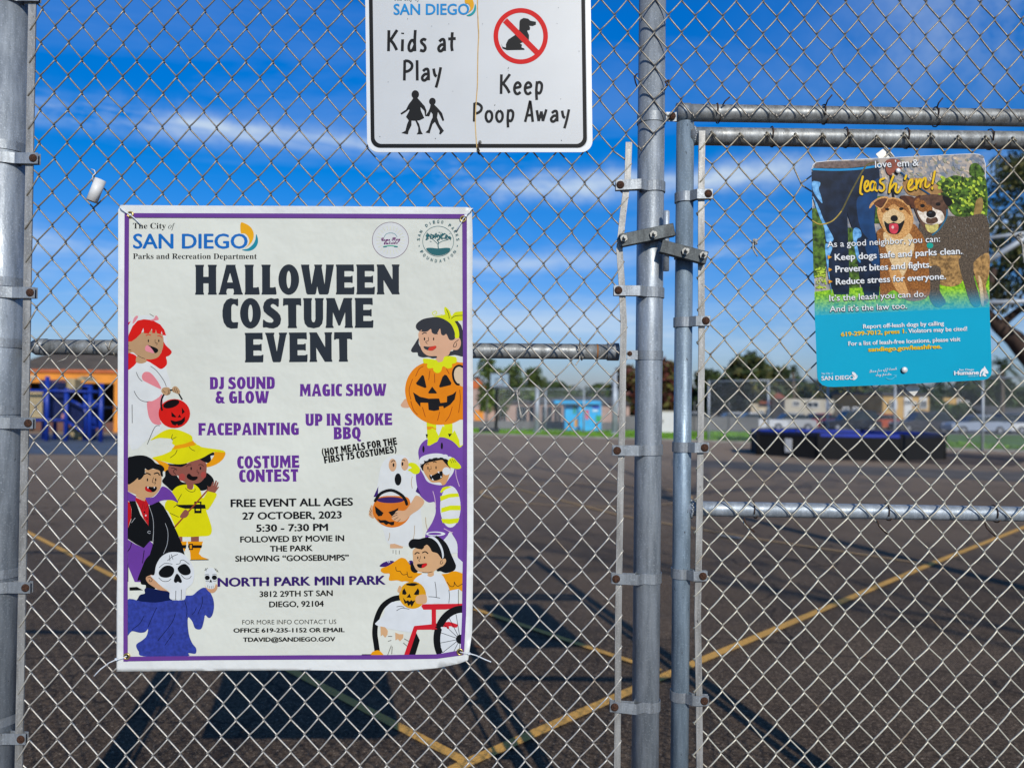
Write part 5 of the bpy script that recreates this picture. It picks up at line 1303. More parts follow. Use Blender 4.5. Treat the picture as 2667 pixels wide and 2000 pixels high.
pr = Print(psurf, .0005, .000004, GRID); HC = '#2b323a'
slab(pr, HC, 'HALLOWEEN', 508.4, 768, 1040.7, 767, 78); pr.mark()
slab(pr, HC, 'COSTUME', 579.6, 855.5, 972.9, 854, 78); pr.mark()
slab(pr, HC, 'EVENT', 638, 944, 918, 942, 77)
pr.build('headline_lettering', root)
pr = Print(psurf, .0005, .000004, GRID); PC = '#6a3595'
slab(pr, PC, 'DJ SOUND', 546.4, 1014, 716, 1013, 32); slab(pr, PC, '& GLOW', 561, 1050.5, 701, 1050, 32); pr.mark()
slab(pr, PC, 'FACEPAINTING', 516.5, 1133.5, 779, 1132.5, 32); pr.mark(); slab(pr, PC, 'MAGIC SHOW', 780.8, 1032, 1006.8, 1031, 32); pr.mark()
slab(pr, PC, 'UP IN SMOKE', 795.5, 1109, 1022, 1107, 31.5); slab(pr, PC, 'BBQ', 869, 1144, 940.6, 1143, 32); pr.mark()
slab(pr, PC, 'COSTUME', 618, 1220, 780, 1218, 32.5); slab(pr, PC, 'CONTEST', 623, 1255.5, 777, 1253.5, 32.5); pr.mark()
slab(pr, '#0c0d10', '(HOT MEALS FOR THE', 839, 1188, 1035, 1157.5, 19); slab(pr, '#0c0d10', 'FIRST 75 COSTUMES)', 845, 1207, 1034, 1178, 18.5)
pr.build('activity_lettering', root)
pr = Print(psurf, .0005, .00001, GRID); K = '#14161a'
for txt, a, b, c, d, cap, bo in (('FREE EVENT ALL AGES', 600.6, 1320, 919.8, 1316, 19.5, .035), ('27 OCTOBER, 2023', 631, 1352.5, 890.4, 1349, 18, .035), ('5:30 - 7:30 PM', 667, 1384, 854.7, 1381.5, 18, .035),
    ('FOLLOWED BY MOVIE IN', 625.5, 1412, 896.7, 1408.5, 15, .035), ('THE PARK', 703, 1436, 815, 1434, 14.5, .035), ('SHOWING \u201cGOOSEBUMPS\u201d', 612.6, 1462, 909, 1458.5, 14.5, .035),
    ('3812 29TH ST SAN', 676, 1554, 867, 1551, 14.5, .03), ('DIEGO, 92104', 701, 1580.5, 843.6, 1578.5, 14.5, .03), ('FOR MORE INFO CONTACT US', 631, 1625.5, 876, 1624, 11.5, .0),
    ('OFFICE 619-235-1152 OR EMAIL', 607.8, 1646.5, 898, 1645, 10.8, .04), ('TDAVID@SANDIEGO.GOV', 632.6, 1670.5, 873.5, 1669, 10.8, .04)): pr.text(K, txt, a, b, c, d, cap, bo * 1.35).mark()
pr.text('#38206c', 'NORTH PARK MINI PARK', 566.6, 1526.8, 1004.6, 1521, 22, .055)
pr.build('details_lettering', root)

BK = '#0f1114'
# --- girl in rabbit costume with red bucket
pr = Print(psurf, .0005, .00001, GRID, (334, None, None, None)).at(300, 800, 4.424); RD = '#dd1d14'; SK = '#c19a72'
pr.fill('#e1e4e2', [(150,180),(200,130),(300,100),(440,110),(560,250),(600,420),(590,700),(640,900),(560,1100),(540,1340),(520,1400),(400,1500),(150,1560)])
pr.fill(RD, [(140,540),(190,535),(240,560),(255,600),(245,640),(200,690),(140,715)]).fill(RD, [(550,390),(585,440),(645,500),(648,530),(620,560),(588,575),(597,620),(590,670),(530,713),(470,680),(400,635),(340,600),(500,560),(545,480)])
pr.fill(SK, [(258,560),(350,600),(358,630),(300,650),(240,630)]).fill(SK, [(140,395),(200,380),(330,280),(480,270),(550,330),(556,430),(540,500),(500,570),(430,600),(340,598),(260,565),(205,520),(140,525)])
pr.fill(RD, [(140,397),(155,320),(200,220),(260,155),(330,140),(430,150),(520,200),(565,260),(588,327),(545,322),(537,275),(525,315),(482,300),(470,262),(460,300),(428,300),(425,248),(385,305),(333,300),(325,240),(300,300),(240,360),(190,395)], False)
pr.fill(RD, [(130,190),(182,160),(150,215)], False)
pr.fill('#e88f98', [(200,190),(215,130),(245,100),(265,108),(250,140),(220,180)]).fill('#e88f98', [(400,150),(445,135),(465,100),(485,105),(500,145),(440,158)])
pr.line(BK, [(397,78),(445,108)]).fill(BK, ell(383,388,7,17), False).fill(BK, ell(503,388,7,15), False)
pr.lines(RD, [[(355,330),(380,315),(412,325)], [(487,330),(515,330),(540,352)]], 9)
pr.line(BK, [(460,372),(462,410),(485,415),(478,438)], 5)
pr.fill('#ee93a0', [(345,480),(350,455),(372,437),(400,450),(450,528),(400,520),(355,505)]).fill(BK, [(372,437),(420,450),(470,470),(495,490),(490,515),(460,530),(430,490),(400,455)])
pr.lines(BK, [[(262,556),(300,580),(345,595)], [(140,432),(158,445)], [(140,487),(185,497)]], 5)
pr.fill('#e88b92', [(308,800),(320,765),(350,745),(400,752),(450,800),(500,870),(530,942),(450,910),(370,870),(320,840)]).fill('#e88b92', [(368,1095),(430,1080),(500,1040),(540,1000),(545,1060),(560,1200),(520,1300),(535,1340),(500,1355),(440,1340),(400,1290),(378,1220)])
pr.lines(BK, [[(408,680),(470,725),(530,800),(568,860),(590,915)], [(243,748),(270,810),(312,855)], [(218,965),(240,1010),(280,1060),(330,1085),(382,1090)], [(195,1122),(197,1335)], [(370,1580),(455,1385),(515,1363)]], 6)
pr.fill(RD, ell(682,1225,182,168), False).fill('#14090a', ell(647,1115,96,44,-18), False)
pr.line(BK, [(540,1185),(530,1120),(540,1050),(575,985)], 20).line(BK, [(732,995),(770,1060)], 18)
pr.fill(SK, [(532,960),(550,930),(600,922),(632,940),(638,990),(600,1015),(570,1010),(540,985)]).fill(SK, [(655,940),(680,912),(715,920),(748,970),(730,1000),(700,990),(665,975)])
pr.line(BK, [(638,955),(655,955)], 18).lines(BK, [[(610,950),(615,985),(600,1010)], [(630,950),(632,985),(615,1008)], [(675,975),(690,925)], [(695,985),(708,935)], [(550,960),(580,985)], [(712,992),(722,960)]], 5)
for q in ([(648,1205),(705,1262),(690,1270),(650,1260)], [(768,1155),(803,1205),(770,1232)], [(742,1235),(762,1268),(720,1268)], [(636,1300),(700,1315),(760,1300),(805,1258),(803,1310),(770,1350),(725,1365),(720,1350),(700,1350),(698,1365),(660,1350),(645,1325)]): pr.fill('#14090a', q, False)
pr.build('rabbit_costume_picture', root)
# --- witch, vampire
pr = Print(psurf, .0005, .00001, GRID, (333, None, None, None)).at(300, 1100, 4.424); YL = '#e3dc0a'; OR = '#ef9f0c'; BR_ = '#93574a'; VP = '#6f3f9d'
pr.fill(OR, [(1145,340),(1225,320),(1262,335),(1270,370),(1235,430),(1160,485),(1060,515),(1050,480),(1100,440),(1140,380)]).fill(OR, [(440,420),(620,480),(612,540),(570,565),(540,520),(480,450)])
pr.fill(BK, [(540,680),(575,620),(580,560),(630,545),(700,600),(760,680),(820,700),(800,760),(720,760),(660,790),(600,740)]).fill(BK, [(1045,580),(1100,610),(1135,660),(1130,720),(1060,770),(985,785),(940,740),(900,700),(1000,650)])
pr.fill(BR_, [(820,680),(898,685),(895,760),(865,775),(825,755)])
pr.fill(BR_, [(735,1300),(775,1300),(775,1390),(755,1390)], False).fill(BR_, [(873,1300),(965,1300),(965,1380),(873,1380)], False)
pr.fill(OR, [(750,1370),(825,1370),(815,1440),(800,1490),(775,1430)], False).fill(OR, [(835,1370),(1012,1370),(990,1440),(965,1510),(1000,1545),(1075,1575),(870,1580),(865,1500),(845,1430)], False)
pr.fill(BK, [(770,1410),(822,1410),(815,1450),(782,1448)], False).fill(BK, [(838,1412),(1003,1412),(995,1445),(842,1445)], False).fill(BK, [(848,1396),(896,1396),(896,1467),(848,1467)], False).fill(OR, [(860,1408),(884,1408),(884,1455),(860,1455)], False).line(BK, [(865,1583),(1078,1580)], 9, False)
pr.fill(YL, [(660,790),(720,735),(820,715),(830,755),(870,775),(905,755),(905,710),(950,740),(985,790),(1010,870),(1060,800),(1085,790),(1168,820),(1140,900),(1075,1000),(1050,1010),(1080,1100),(1110,1200),(1112,1260),(1085,1300),(1000,1310),(730,1310),(690,1200),(620,1040),(575,990),(580,920),(640,850)])
pr.fill(BK, [(700,948),(1035,945),(1045,992),(800,992),(720,965)], False).fill(BK, [(912,910),(995,910),(995,1045),(912,1045)], False).fill(YL, [(930,925),(978,925),(978,943),(930,943)], False).fill(YL, [(930,995),(978,995),(978,1015),(930,1015)], False)
pr.fill(BR_, [(640,490),(760,500),(880,450),(980,420),(1048,470),(1052,560),(1040,620),(980,690),(900,705),(820,695),(760,660),(725,612),(660,610),(620,570),(612,520)])
pr.fill('#b04c44', ell(770,630,38,42), False).fill('#b04c44', ell(1018,605,30,38), False)
pr.fill(BK, [(612,475),(680,480),(830,470),(770,510),(720,508),(620,492)]).fill(BK, [(975,415),(1040,385),(1100,345),(1135,345),(1140,375),(1100,385),(1105,430),(1080,462),(1050,462),(1000,440)])
pr.fill(YL, [(425,410),(540,375),(640,330),(680,290),(925,255),(1000,283),(1120,302),(1225,318),(1268,345),(1150,340),(1090,360),(1000,410),(880,450),(780,478),(680,478),(560,450)]).fill(YL, [(408,205),(470,155),(560,98),(650,75),(740,90),(830,125),(885,160),(895,215),(930,260),(670,312),(685,265),(655,240),(660,195),(580,182),(500,180)])
pr.fill(OR, [(685,268),(800,245),(900,210),(928,258),(800,290),(665,312)], False)
pr.lines(BK, [[(662,135),(650,180),(662,205)], [(660,190),(705,168)], [(852,280),(880,310),(920,328)], [(715,315),(690,365),(632,408)], [(818,510),(845,488),(878,487)], [(960,490),(990,482),(1020,505)], [(645,525),(680,525),(712,555)], [(712,530),(680,545),(675,575),(700,595)], [(808,755),(840,785),(880,800),(915,790),(922,762)], [(765,825),(712,950),(820,992)], [(675,975),(712,950)], [(632,1042),(732,1090)]], 6)
pr.line(BK, [(945,542),(945,570),(965,575),(955,595)], 5).fill(BK, ell(876,530,9,18), False).fill(BK, ell(983,527,9,18), False).fill('#0c0607', [(825,630),(835,595),(860,592),(890,620),(945,622),(948,645),(910,668),(860,660)])
pr.line('#9c4a26', [(690,1200),(1095,745)], 17, False)
pr.fill(BR_, [(745,1085),(790,1015),(820,1005),(850,1045),(820,1090),(780,1100)]).fill(BR_, [(1063,725),(1080,745),(1100,740),(1125,680),(1135,685),(1128,730),(1160,665),(1172,672),(1155,740),(1180,682),(1192,690),(1170,755),(1190,735),(1196,745),(1150,810),(1070,790)], False)
# vampire
pr.fill(VP, [(143,1345),(230,1400),(330,1445),(400,1363),(440,1400),(425,1500),(385,1580),(340,1640),(300,1836),(225,1836),(143,1640)], False)
pr.fill(BK, [(385,960),(500,905),(560,965),(640,1110),(720,1280),(770,1400),(800,1520),(800,1640),(600,1700),(330,1720),(335,1640),(385,1570),(430,1420),(440,1200),(420,1050)], False)
pr.fill(VP, [(350,870),(440,860),(500,800),(540,738),(600,755),(660,810),(725,920),(660,895),(560,895),(480,920),(395,950)]).fill(VP, [(140,790),(240,850),(240,905),(140,905)], False)
pr.fill('#c41a20', [(140,903),(165,920),(188,1000),(185,1100),(150,1210),(140,1240)], False)
pr.fill(BK, [(160,905),(235,905),(290,1060),(385,1190),(385,960),(420,1010),(440,1200),(430,1370),(400,1365),(330,1445),(240,1400),(140,1335),(140,1240),(185,1120),(190,1000)], False)
pr.fill('#c41a20', [(235,860),(320,900),(350,880),(385,945),(385,1190),(330,1110),(280,980),(235,900)], False)
pr.line(BK, [(270,965),(305,1005),(325,925),(345,1000),(380,950)], 6, False).fill(BK, ell(337,1032,9,10), False).fill(BK, ell(367,1108,8,9), False).fill('#e8d8d8', ell(353,1070,9,10), False)
pr.fill('#cda073', [(140,690),(250,640),(345,590),(350,540),(480,540),(525,570),(535,640),(525,740),(490,800),(430,855),(350,868),(345,900),(325,900),(240,850),(240,830),(140,780)])
pr.fill(BK, [(140,695),(140,430),(200,390),(280,378),(350,385),(420,420),(470,470),(530,490),(562,520),(565,550),(548,570),(550,620),(525,610),(515,560),(470,540),(430,530),(380,550),(345,530),(340,590),(300,650),(265,660),(260,640),(200,690)])
pr.lines(BK, [[(332,598),(370,585),(405,602)], [(452,590),(490,580),(510,605)]], 14).fill(BK, ell(372,660,8,18), False).fill(BK, ell(467,660,8,18), False).line(BK, [(442,632),(430,690),(465,690),(455,715)], 6)
pr.fill('#0c0607', [(345,750),(360,735),(420,742),(475,740),(478,770),(450,798),(400,800),(350,780)]).fill('#c41a20', [(345,750),(365,745),(425,800),(380,798),(350,780)]).fill('#e8e8e8', [(368,738),(388,740),(378,766)], False).fill('#e8e8e8', [(443,740),(460,740),(451,765)], False)
pr.lines('#b8bcc0', [[(390,960),(430,1080),(443,1200),(435,1400)], [(577,1160),(608,1260),(600,1400),(556,1510)], [(410,1255),(385,1250),(375,1265),(390,1277),(408,1273)], [(188,1155),(232,1098)]], 5)
pr.lines(BK, [[(188,1380),(175,1440),(140,1488)], [(335,1470),(315,1620)]], 8)
pr.at(280, 1400, 4.424)
# hooded skull mask figure
pr.fill(BK, [(560,150),(450,235),(400,340),(345,485),(375,490),(390,535),(440,545),(450,590),(560,570),(560,300)])
pr.fill('#d2a078', [(450,450),(480,435),(520,430),(560,500),(620,560),(715,630),(640,625),(500,545),(460,510),(442,475)]).line(BK, [(460,460),(490,455),(515,480),(500,505),(480,495),(490,480)], 6)
pr.fill(BK, [(228,240),(240,330),(240,505),(225,505)], False).fill(BK, [(252,570),(340,565),(410,603),(255,607)], False)
pr.fill('#101c4c', [(450,575),(520,585),(615,605),(712,630),(720,760),(350,760),(355,690),(380,655),(430,640),(425,600)])
m_robe = mat('robe_blue_ink', H('#27378c'), .5, 0, .22, 120, detail=6)
pr.fill(m_robe, [(215,728),(400,735),(560,745),(720,720),(880,715),(900,668),(980,660),(1040,610),(1100,575),(1150,585),(1190,640),(1220,710),(1228,790),(1215,870),(1190,915),(1160,920),(1125,890),(1110,960),(1085,1040),(1045,1055),(1005,1035),(975,960),(930,915),(925,1000),(940,1120),(975,1210),(1020,1270),(1022,1320),(1000,1335),(930,1328),(905,1364),(420,1364),(360,1310),(330,1250),(345,1215),(400,1180),(450,1130),(468,1050),(430,1085),(370,1092),(280,1075),(215,1115)])
pr.lines('#0a0e24', [[(570,800),(530,880),(465,1030)], [(420,900),(370,990),(285,1055)], [(783,865),(740,980),(580,1185)], [(765,1090),(660,1238)], [(890,725),(915,820),(912,910)], [(1090,675),(1090,760),(1040,880)], [(1025,800),(1005,850),(975,882)]], 6)
pr.fill('#d2a078', [(1120,545),(1150,580),(1225,585),(1250,530),(1268,570),(1240,620),(1195,635),(1150,600)])
pr.fill('#e0e4e6', [(540,425),(560,320),(610,230),(680,180),(760,163),(860,180),(940,250),(990,340),(1000,440),(975,530),(910,590),(898,690),(870,712),(850,700),(830,720),(800,718),(785,705),(745,712),(715,690),(712,610),(640,570),(570,510),(495,435)])
for q in ([(590,405),(610,365),(660,325),(720,320),(765,350),(765,400),(730,445),(670,460),(610,445)], [(808,350),(850,310),(900,303),(945,345),(960,395),(935,425),(880,430),(830,400)], [(800,413),(830,440),(858,500),(840,520),(810,505),(790,520),(765,500),(775,450)]): pr.fill(BK, q)
pr.lines(BK, [[(595,345),(660,295),(748,303)], [(690,265),(750,215),(810,190)], [(715,200),(720,270)], [(735,190),(755,250)], [(790,305),(835,295),(840,265),(880,258),(945,308)], [(590,460),(640,500),(700,498),(733,472)], [(850,428),(890,468),(940,468),(967,440)], [(788,608),(785,715)], [(852,595),(850,712)]], 6)
pr.fill('#e0e4e4', [(1118,440),(1130,380),(1180,345),(1230,360),(1262,420),(1262,480),(1230,530),(1222,585),(1150,580),(1135,530)])
pr.fill(BK, ell(1150,460,29,27), False).fill(BK, ell(1232,458,30,27), False).fill(BK, [(1190,475),(1207,512),(1173,512)], False)
pr.lines(BK, [[(1155,545),(1158,575)], [(1178,555),(1178,583)], [(1198,555),(1198,583)], [(1218,550),(1216,580)], [(1118,375),(1155,348)], [(1128,350),(1140,385)], [(1232,350),(1278,395)], [(1240,375),(1255,355)], [(1258,392),(1270,372)], [(1120,430),(1150,418),(1172,430)], [(1205,428),(1235,418),(1262,430)], [(1130,495),(1155,502),(1172,495)], [(1212,495),(1238,500),(1258,490)]], 4.5)
pr.build('witch_and_vampire_picture', root)
# --- girl in pumpkin costume
pr = Print(psurf, .0005, .00001, GRID, (None, 1206, None, None)).at(800, 780, 4.424); HG = '#34363c'; YG = '#dfe514'; SP = '#dfae8c'; PO = '#ee8a10'
pr.fill(HG, [(1290,440),(1240,510),(1198,580),(1215,610),(1270,612),(1280,650),(1330,668),(1400,665),(1450,680),(1500,655),(1300,540)]).fill(HG, [(1700,250),(1750,270),(1790,350),(1830,640),(1700,640),(1590,655),(1650,600),(1690,560)])
pr.fill(YG, [(1375,1400),(1488,1400),(1488,1600),(1385,1600)], False).fill(OR, [(1378,1462),(1488,1465),(1488,1500),(1382,1500)], False).fill(YG, [(1570,1400),(1675,1400),(1675,1600),(1600,1600)], False).fill(OR, [(1585,1480),(1675,1460),(1675,1503),(1605,1503)], False)
pr.fill(SP, [(1078,1215),(1100,1180),(1130,1145),(1170,1170),(1180,1240),(1130,1248),(1095,1240)])
pr.fill(PO, [(1335,735),(1240,790),(1170,880),(1135,980),(1130,1080),(1160,1200),(1220,1300),(1310,1380),(1420,1430),(1530,1443),(1660,1430),(1760,1385),(1850,1330),(1850,800),(1730,720),(1600,700),(1450,710)])
pr.fill(YG, [(1590,85),(1640,130),(1665,190),(1700,150),(1770,138),(1830,140),(1830,230),(1700,250),(1650,240),(1600,190),(1580,130)])
pr.fill(SP, [(1290,370),(1420,330),(1540,330),(1610,400),(1680,470),(1700,440),(1745,437),(1770,480),(1765,540),(1730,580),(1660,585),(1630,640),(1585,660),(1560,710),(1510,722),(1475,700),(1495,655),(1400,650),(1330,600),(1295,500)])
pr.fill(HG, [(1252,310),(1270,270),(1340,225),(1450,205),(1540,200),(1620,240),(1690,320),(1710,400),(1695,460),(1640,465),(1605,400),(1575,415),(1545,400),(1530,335),(1490,400),(1440,385),(1425,340),(1380,370),(1310,370),(1265,345)])
pr.fill(YG, [(1440,205),(1540,188),(1600,175),(1680,230),(1740,330),(1750,435),(1705,440),(1700,380),(1660,290),(1590,235),(1510,205)])
pr.line(YG, [(1560,175),(1500,188),(1455,180),(1445,152),(1480,135),(1495,160),(1470,172)], 8)
pr.lines(BK, [[(1605,115),(1630,170),(1638,222)], [(1660,222),(1710,190),(1820,183)], [(1745,465),(1700,500),(1685,545),(1715,540),(1722,500)]], 7)
pr.lines(HG, [[(1328,398),(1350,384),(1375,390)], [(1455,380),(1480,385),(1500,398)]], 11).fill(BK, ell(1352,455,8,18), False).fill(BK, ell(1457,455,7,18), False).line(BK, [(1395,435),(1397,475),(1365,485),(1385,512)], 6)
pr.fill(HG, [(1345,540),(1400,545),(1480,535),(1485,560),(1440,590),(1390,585),(1350,565)]).fill('#d8402c', [(1410,552),(1450,540),(1482,533),(1483,560),(1440,588),(1395,585)])
pr.fill(YG, [(1335,700),(1350,680),(1480,695),(1510,722),(1560,710),(1590,655),(1700,660),(1725,690),(1715,730),(1670,745),(1670,780),(1620,795),(1565,770),(1540,830),(1495,848),(1455,820),(1450,790),(1400,795),(1380,770),(1385,740),(1345,735)])
pr.fill('#e0c8a8', [(1690,800),(1740,765),(1850,800),(1850,1000),(1750,985),(1700,920),(1685,860)]).line(BK, [(1830,800),(1790,775),(1745,762),(1700,790),(1680,850),(1690,920),(1720,970),(1748,980)], 24)
for q in ([(1325,870),(1345,880),(1375,1010),(1360,1020),(1270,985),(1253,965)], [(1585,865),(1610,875),(1662,960),(1655,985),(1530,1015),(1520,1000),(1560,890)], [(1440,1003),(1497,1075),(1485,1083),(1400,1082),(1395,1070)], [(1220,1068),(1300,1120),(1400,1142),(1520,1140),(1535,1192),(1610,1182),(1612,1115),(1680,1090),(1720,1053),(1700,1150),(1650,1210),(1575,1255),(1568,1228),(1520,1232),(1522,1272),(1460,1283),(1400,1272),(1393,1190),(1305,1188),(1305,1238),(1250,1170)]): pr.fill('#16161a', q, False)
pr.lines('#9c4410', [[(1340,768),(1290,800),(1250,885)], [(1415,820),(1400,925)], [(1468,855),(1470,960)], [(1605,800),(1638,858)], [(1215,915),(1175,1040),(1195,1150)], [(1195,1170),(1225,1270),(1272,1325)], [(1328,1240),(1362,1352)], [(1527,1295),(1502,1395)], [(1672,1235),(1640,1340),(1592,1405)], [(1757,1040),(1765,1150),(1745,1305)]], 7)
pr.build('pumpkin_costume_picture', root)
# --- child in dinosaur hood and ghost
pr = Print(psurf, .0007, .00001, GRID, (None, 1206, None, None)).at(800, 1100, 4.424); DP = '#764aa4'; SG = '#dcae86'
pr.fill('#e2e5e3', [(830,600),(880,450),(980,380),(1120,380),(1220,460),(1280,620),(1300,900),(1320,1380),(1100,1420),(940,1400),(880,1250),(800,900)])
pr.fill(SG, [(955,1400),(1010,1395),(1105,1430),(1100,1448),(955,1448)], False).lines(BK, [[(990,1468),(990,1508)], [(1023,1468),(1023,1518)], [(1062,1472),(1062,1515)]], 5)
pr.fill(YG, [(1510,170),(1560,40),(1640,90),(1645,170),(1700,90),(1750,200),(1760,270),(1830,240),(1830,360),(1700,260),(1600,190)], False)
pr.fill(BK, [(1365,135),(1393,135),(1380,190)], False).fill(BK, [(1622,130),(1668,130),(1640,170)], False)
pr.fill(DP, [(1290,430),(1280,340),(1300,270),(1340,220),(1395,190),(1528,170),(1600,180),(1680,220),(1750,290),(1830,380),(1830,1640),(1740,1570),(1730,1400),(1680,1300),(1640,1260),(1560,1400),(1380,1400),(1360,1310),(1385,1240),(1440,1150),(1480,1040),(1475,950),(1465,915),(1400,920),(1340,880),(1290,820),(1260,700),(1255,600),(1300,560)])
pr.fill(YG, [(1385,265),(1390,180),(1395,100),(1440,65),(1475,80),(1525,170),(1500,220),(1410,268)], False)
pr.fill('#e4e6e6', [(1290,440),(1330,390),(1430,360),(1540,360),(1640,400),(1700,440),(1690,560),(1640,640),(1560,720),(1400,690),(1340,600),(1300,520)])
pr.fill(BK, [(1300,485),(1340,440),(1440,412),(1560,405),(1650,470),(1645,520),(1560,500),(1400,480),(1340,560)])
for x, y in ((1318,462),(1368,425),(1430,402),(1512,392),(1592,402),(1640,425)): pr.fill('#e4e6e6', ell(x, y - 8, 32, 26), False)
pr.fill('#d7a06a', [(1340,510),(1370,470),(1450,450),(1550,432),(1600,460),(1650,520),(1640,600),(1600,700),(1560,722),(1530,690),(1440,690),(1395,650),(1345,570)])
pr.fill(BK, [(1560,430),(1600,420),(1650,460),(1655,520),(1620,500)])
pr.fill(BK, ell(1340,307,13,39), False).fill(BK, ell(1552,270,13,39), False).fill(BK, ell(1392,525,7,18), False).fill(BK, ell(1485,520,7,18), False)
pr.lines(BK, [[(1365,488),(1385,472),(1402,478)], [(1450,462),(1470,452),(1492,462)]], 9).line(BK, [(1425,500),(1430,535),(1405,540),(1412,565)], 5)
pr.fill(BK, [(1408,605),(1440,610),(1500,580),(1550,560),(1562,590),(1550,640),(1490,668),(1440,665),(1415,640)])
for q in ([(1420,600),(1438,605),(1430,628)], [(1500,570),(1522,562),(1522,588)], [(1435,662),(1462,668),(1442,640)], [(1535,640),(1552,630),(1540,612)]): pr.fill('#f0f0f0', q, False)
pr.fill('#e4e6e6', ell(1605,560,46,46), False).fill(YG, [(1620,460),(1640,420),(1680,405),(1720,440),(1770,500),(1765,530),(1710,535),(1640,510)]).lines(BK, [[(1650,428),(1668,468)], [(1672,422),(1692,462)], [(1695,430),(1715,460)]], 5)
pr.fill(YG, [(1155,490),(1190,462),(1250,475),(1298,530),(1290,580),(1240,595),(1190,565),(1160,545),(1205,520)])
pr.fill('#e4e6e6', ell(1650,970,118,240), False)
for q in ([(1532,800),(1560,750),(1610,735),(1668,742),(1600,768),(1545,812)], [(1532,850),(1640,820),(1740,815),(1752,855),(1640,865),(1538,905)], [(1545,985),(1650,955),(1768,955),(1768,1010),(1650,1010),(1545,1038)], [(1545,1110),(1650,1110),(1756,1100),(1735,1155),(1640,1170),(1560,1155)]): pr.fill(YG, q, False)
pr.fill('#e0e4e6', [(1575,1350),(1650,1265),(1700,1330),(1725,1400),(1735,1500),(1665,1510),(1660,1545),(1740,1560),(1830,1640),(1830,1720),(1560,1720),(1540,1500)], False)
pr.lines('#d8b8d0', [[(1712,545),(1718,620),(1755,738)], [(1448,790),(1470,870),(1482,975)], [(1575,1220),(1640,1255),(1680,1268)]], 8)
pr.fill(SG, ell(985,490,45,73), False).fill(SG, ell(1125,480,43,73), False).fill(BK, ell(995,490,10,22), False).fill(BK, ell(1098,478,10,22), False).lines(BK, [[(968,458),(990,438),(1012,445)], [(1090,430),(1110,430),(1128,442)]], 9).fill(BK, ell(1047,655,39,70), False)
pr.lines('#b08a50', [[(1212,620),(1200,690),(1212,760)], [(950,1270),(950,1310),(933,1362)], [(1238,1185),(1235,1280),(1222,1345)], [(1365,1090),(1370,1170),(1388,1240)]], 5)
pr.fill('#3d2070', [(765,855),(820,735),(815,855)], False).fill('#3d2070', [(1270,740),(1310,835),(1250,795)], False)
pr.fill(SG, [(712,1040),(740,950),(770,1000),(770,1100),(720,1080)]).lines(BK, [[(725,985),(745,1030)], [(718,1015),(740,1052)], [(718,1048),(742,1075)]], 5)
pr.fill('#de7a22', [(775,920),(850,855),(1000,845),(1150,860),(1190,930),(1195,1040),(1150,1130),(1070,1190),(970,1208),(870,1180),(790,1110),(755,1030)]).fill('#3d2466', ell(960,893,156,35), False)
pr.line(BK, [(785,900),(850,815),(970,780),(1080,830),(1130,890),(1148,940)], 34)
for q in ([(780,960),(880,1040),(860,1075),(820,1080),(790,1040)], [(1052,982),(1035,1060),(980,1085),(935,1032),(1000,1010)], [(805,1105),(850,1125),(900,1122),(950,1145),(1005,1140),(1000,1180),(970,1185),(940,1165),(910,1180),(880,1155),(840,1155)]): pr.fill(BK, q, False)
pr.fill(SG, [(1260,840),(1350,905),(1300,990),(1200,1060),(1130,1130),(1060,1145),(985,1120),(975,1085),(1000,1060),(1040,1015),(1130,1010),(1200,920)]).lines(BK, [[(985,1060),(1040,1040)], [(975,1090),(1040,1062)], [(1000,1120),(1050,1090)], [(1040,1145),(1075,1112)]], 5)
pr.build('dinosaur_and_ghost_picture', root)
# --- angel in wheelchair
pr = Print(psurf, .0011, .00001, GRID, (None, 1205, None, 1706)).at(800, 1375, 4.424); WH = '#e2e6e8'; SA = '#dcae80'; RE = '#d4202e'
pr.fill('#3d2070', [(835,440),(880,395),(960,375),(1005,390),(940,440)]).fill('#3d2070', [(1160,400),(1190,372),(1220,385),(1215,440)]).lines('#e8e8f0', [[(925,380),(938,400)], [(942,376),(955,398)], [(1165,378),(1180,402)]], 7)
pr.fill(OR, [(850,495),(860,460),(940,430),(1060,350),(1100,342),(1140,360),(1190,430),(1260,510),(1325,520),(1260,570),(1230,620),(1130,610),(1090,615),(1040,600),(960,605),(940,585),(950,525),(890,520)]).fill(OR, [(1540,540),(1620,520),(1690,495),(1760,510),(1840,560),(1840,740),(1790,730),(1740,700),(1700,750),(1660,740),(1630,700),(1600,620)])
pr.lines(BK, [[(1020,445),(1030,490),(1072,495)], [(1072,495),(1100,535),(1150,530)], [(1150,500),(1165,560),(1212,560)], [(1612,620),(1650,668),(1690,665),(1695,615)], [(1695,620),(1730,668),(1790,640)]], 7)
pr.line(BK, [(1065,800),(980,820),(870,900),(800,1050),(780,1200),(795,1330),(815,1470)], 62)
pr.fill(WH, [(1230,600),(1300,540),(1390,520),(1540,530),(1600,620),(1640,720),(1635,870),(1430,880),(1430,1100),(1240,1130),(1240,1180),(1200,1200),(900,1150),(790,1110),(800,1080),(880,1000),(900,920),(980,850),(1080,840),(1200,700)])
pr.fill(WH, [(1640,720),(1740,700),(1740,880),(1630,880)], False)
pr.fill('#e6eaec', ell(1480,65,112,26), False, [ell(1470,65,78,15)])
pr.fill(BK, [(1475,95),(1560,130),(1620,200),(1660,300),(1700,390),(1715,440),(1690,490),(1600,515),(1540,495),(1490,480),(1500,300)]).fill(BK, [(1205,390),(1190,440),(1200,490),(1240,515),(1275,495),(1230,430)])
pr.fill(SA, [(1230,240),(1380,190),(1500,260),(1545,350),(1590,350),(1600,385),(1570,430),(1530,450),(1500,470),(1460,500),(1460,540),(1420,560),(1385,545),(1385,515),(1280,495),(1230,430),(1220,330)])
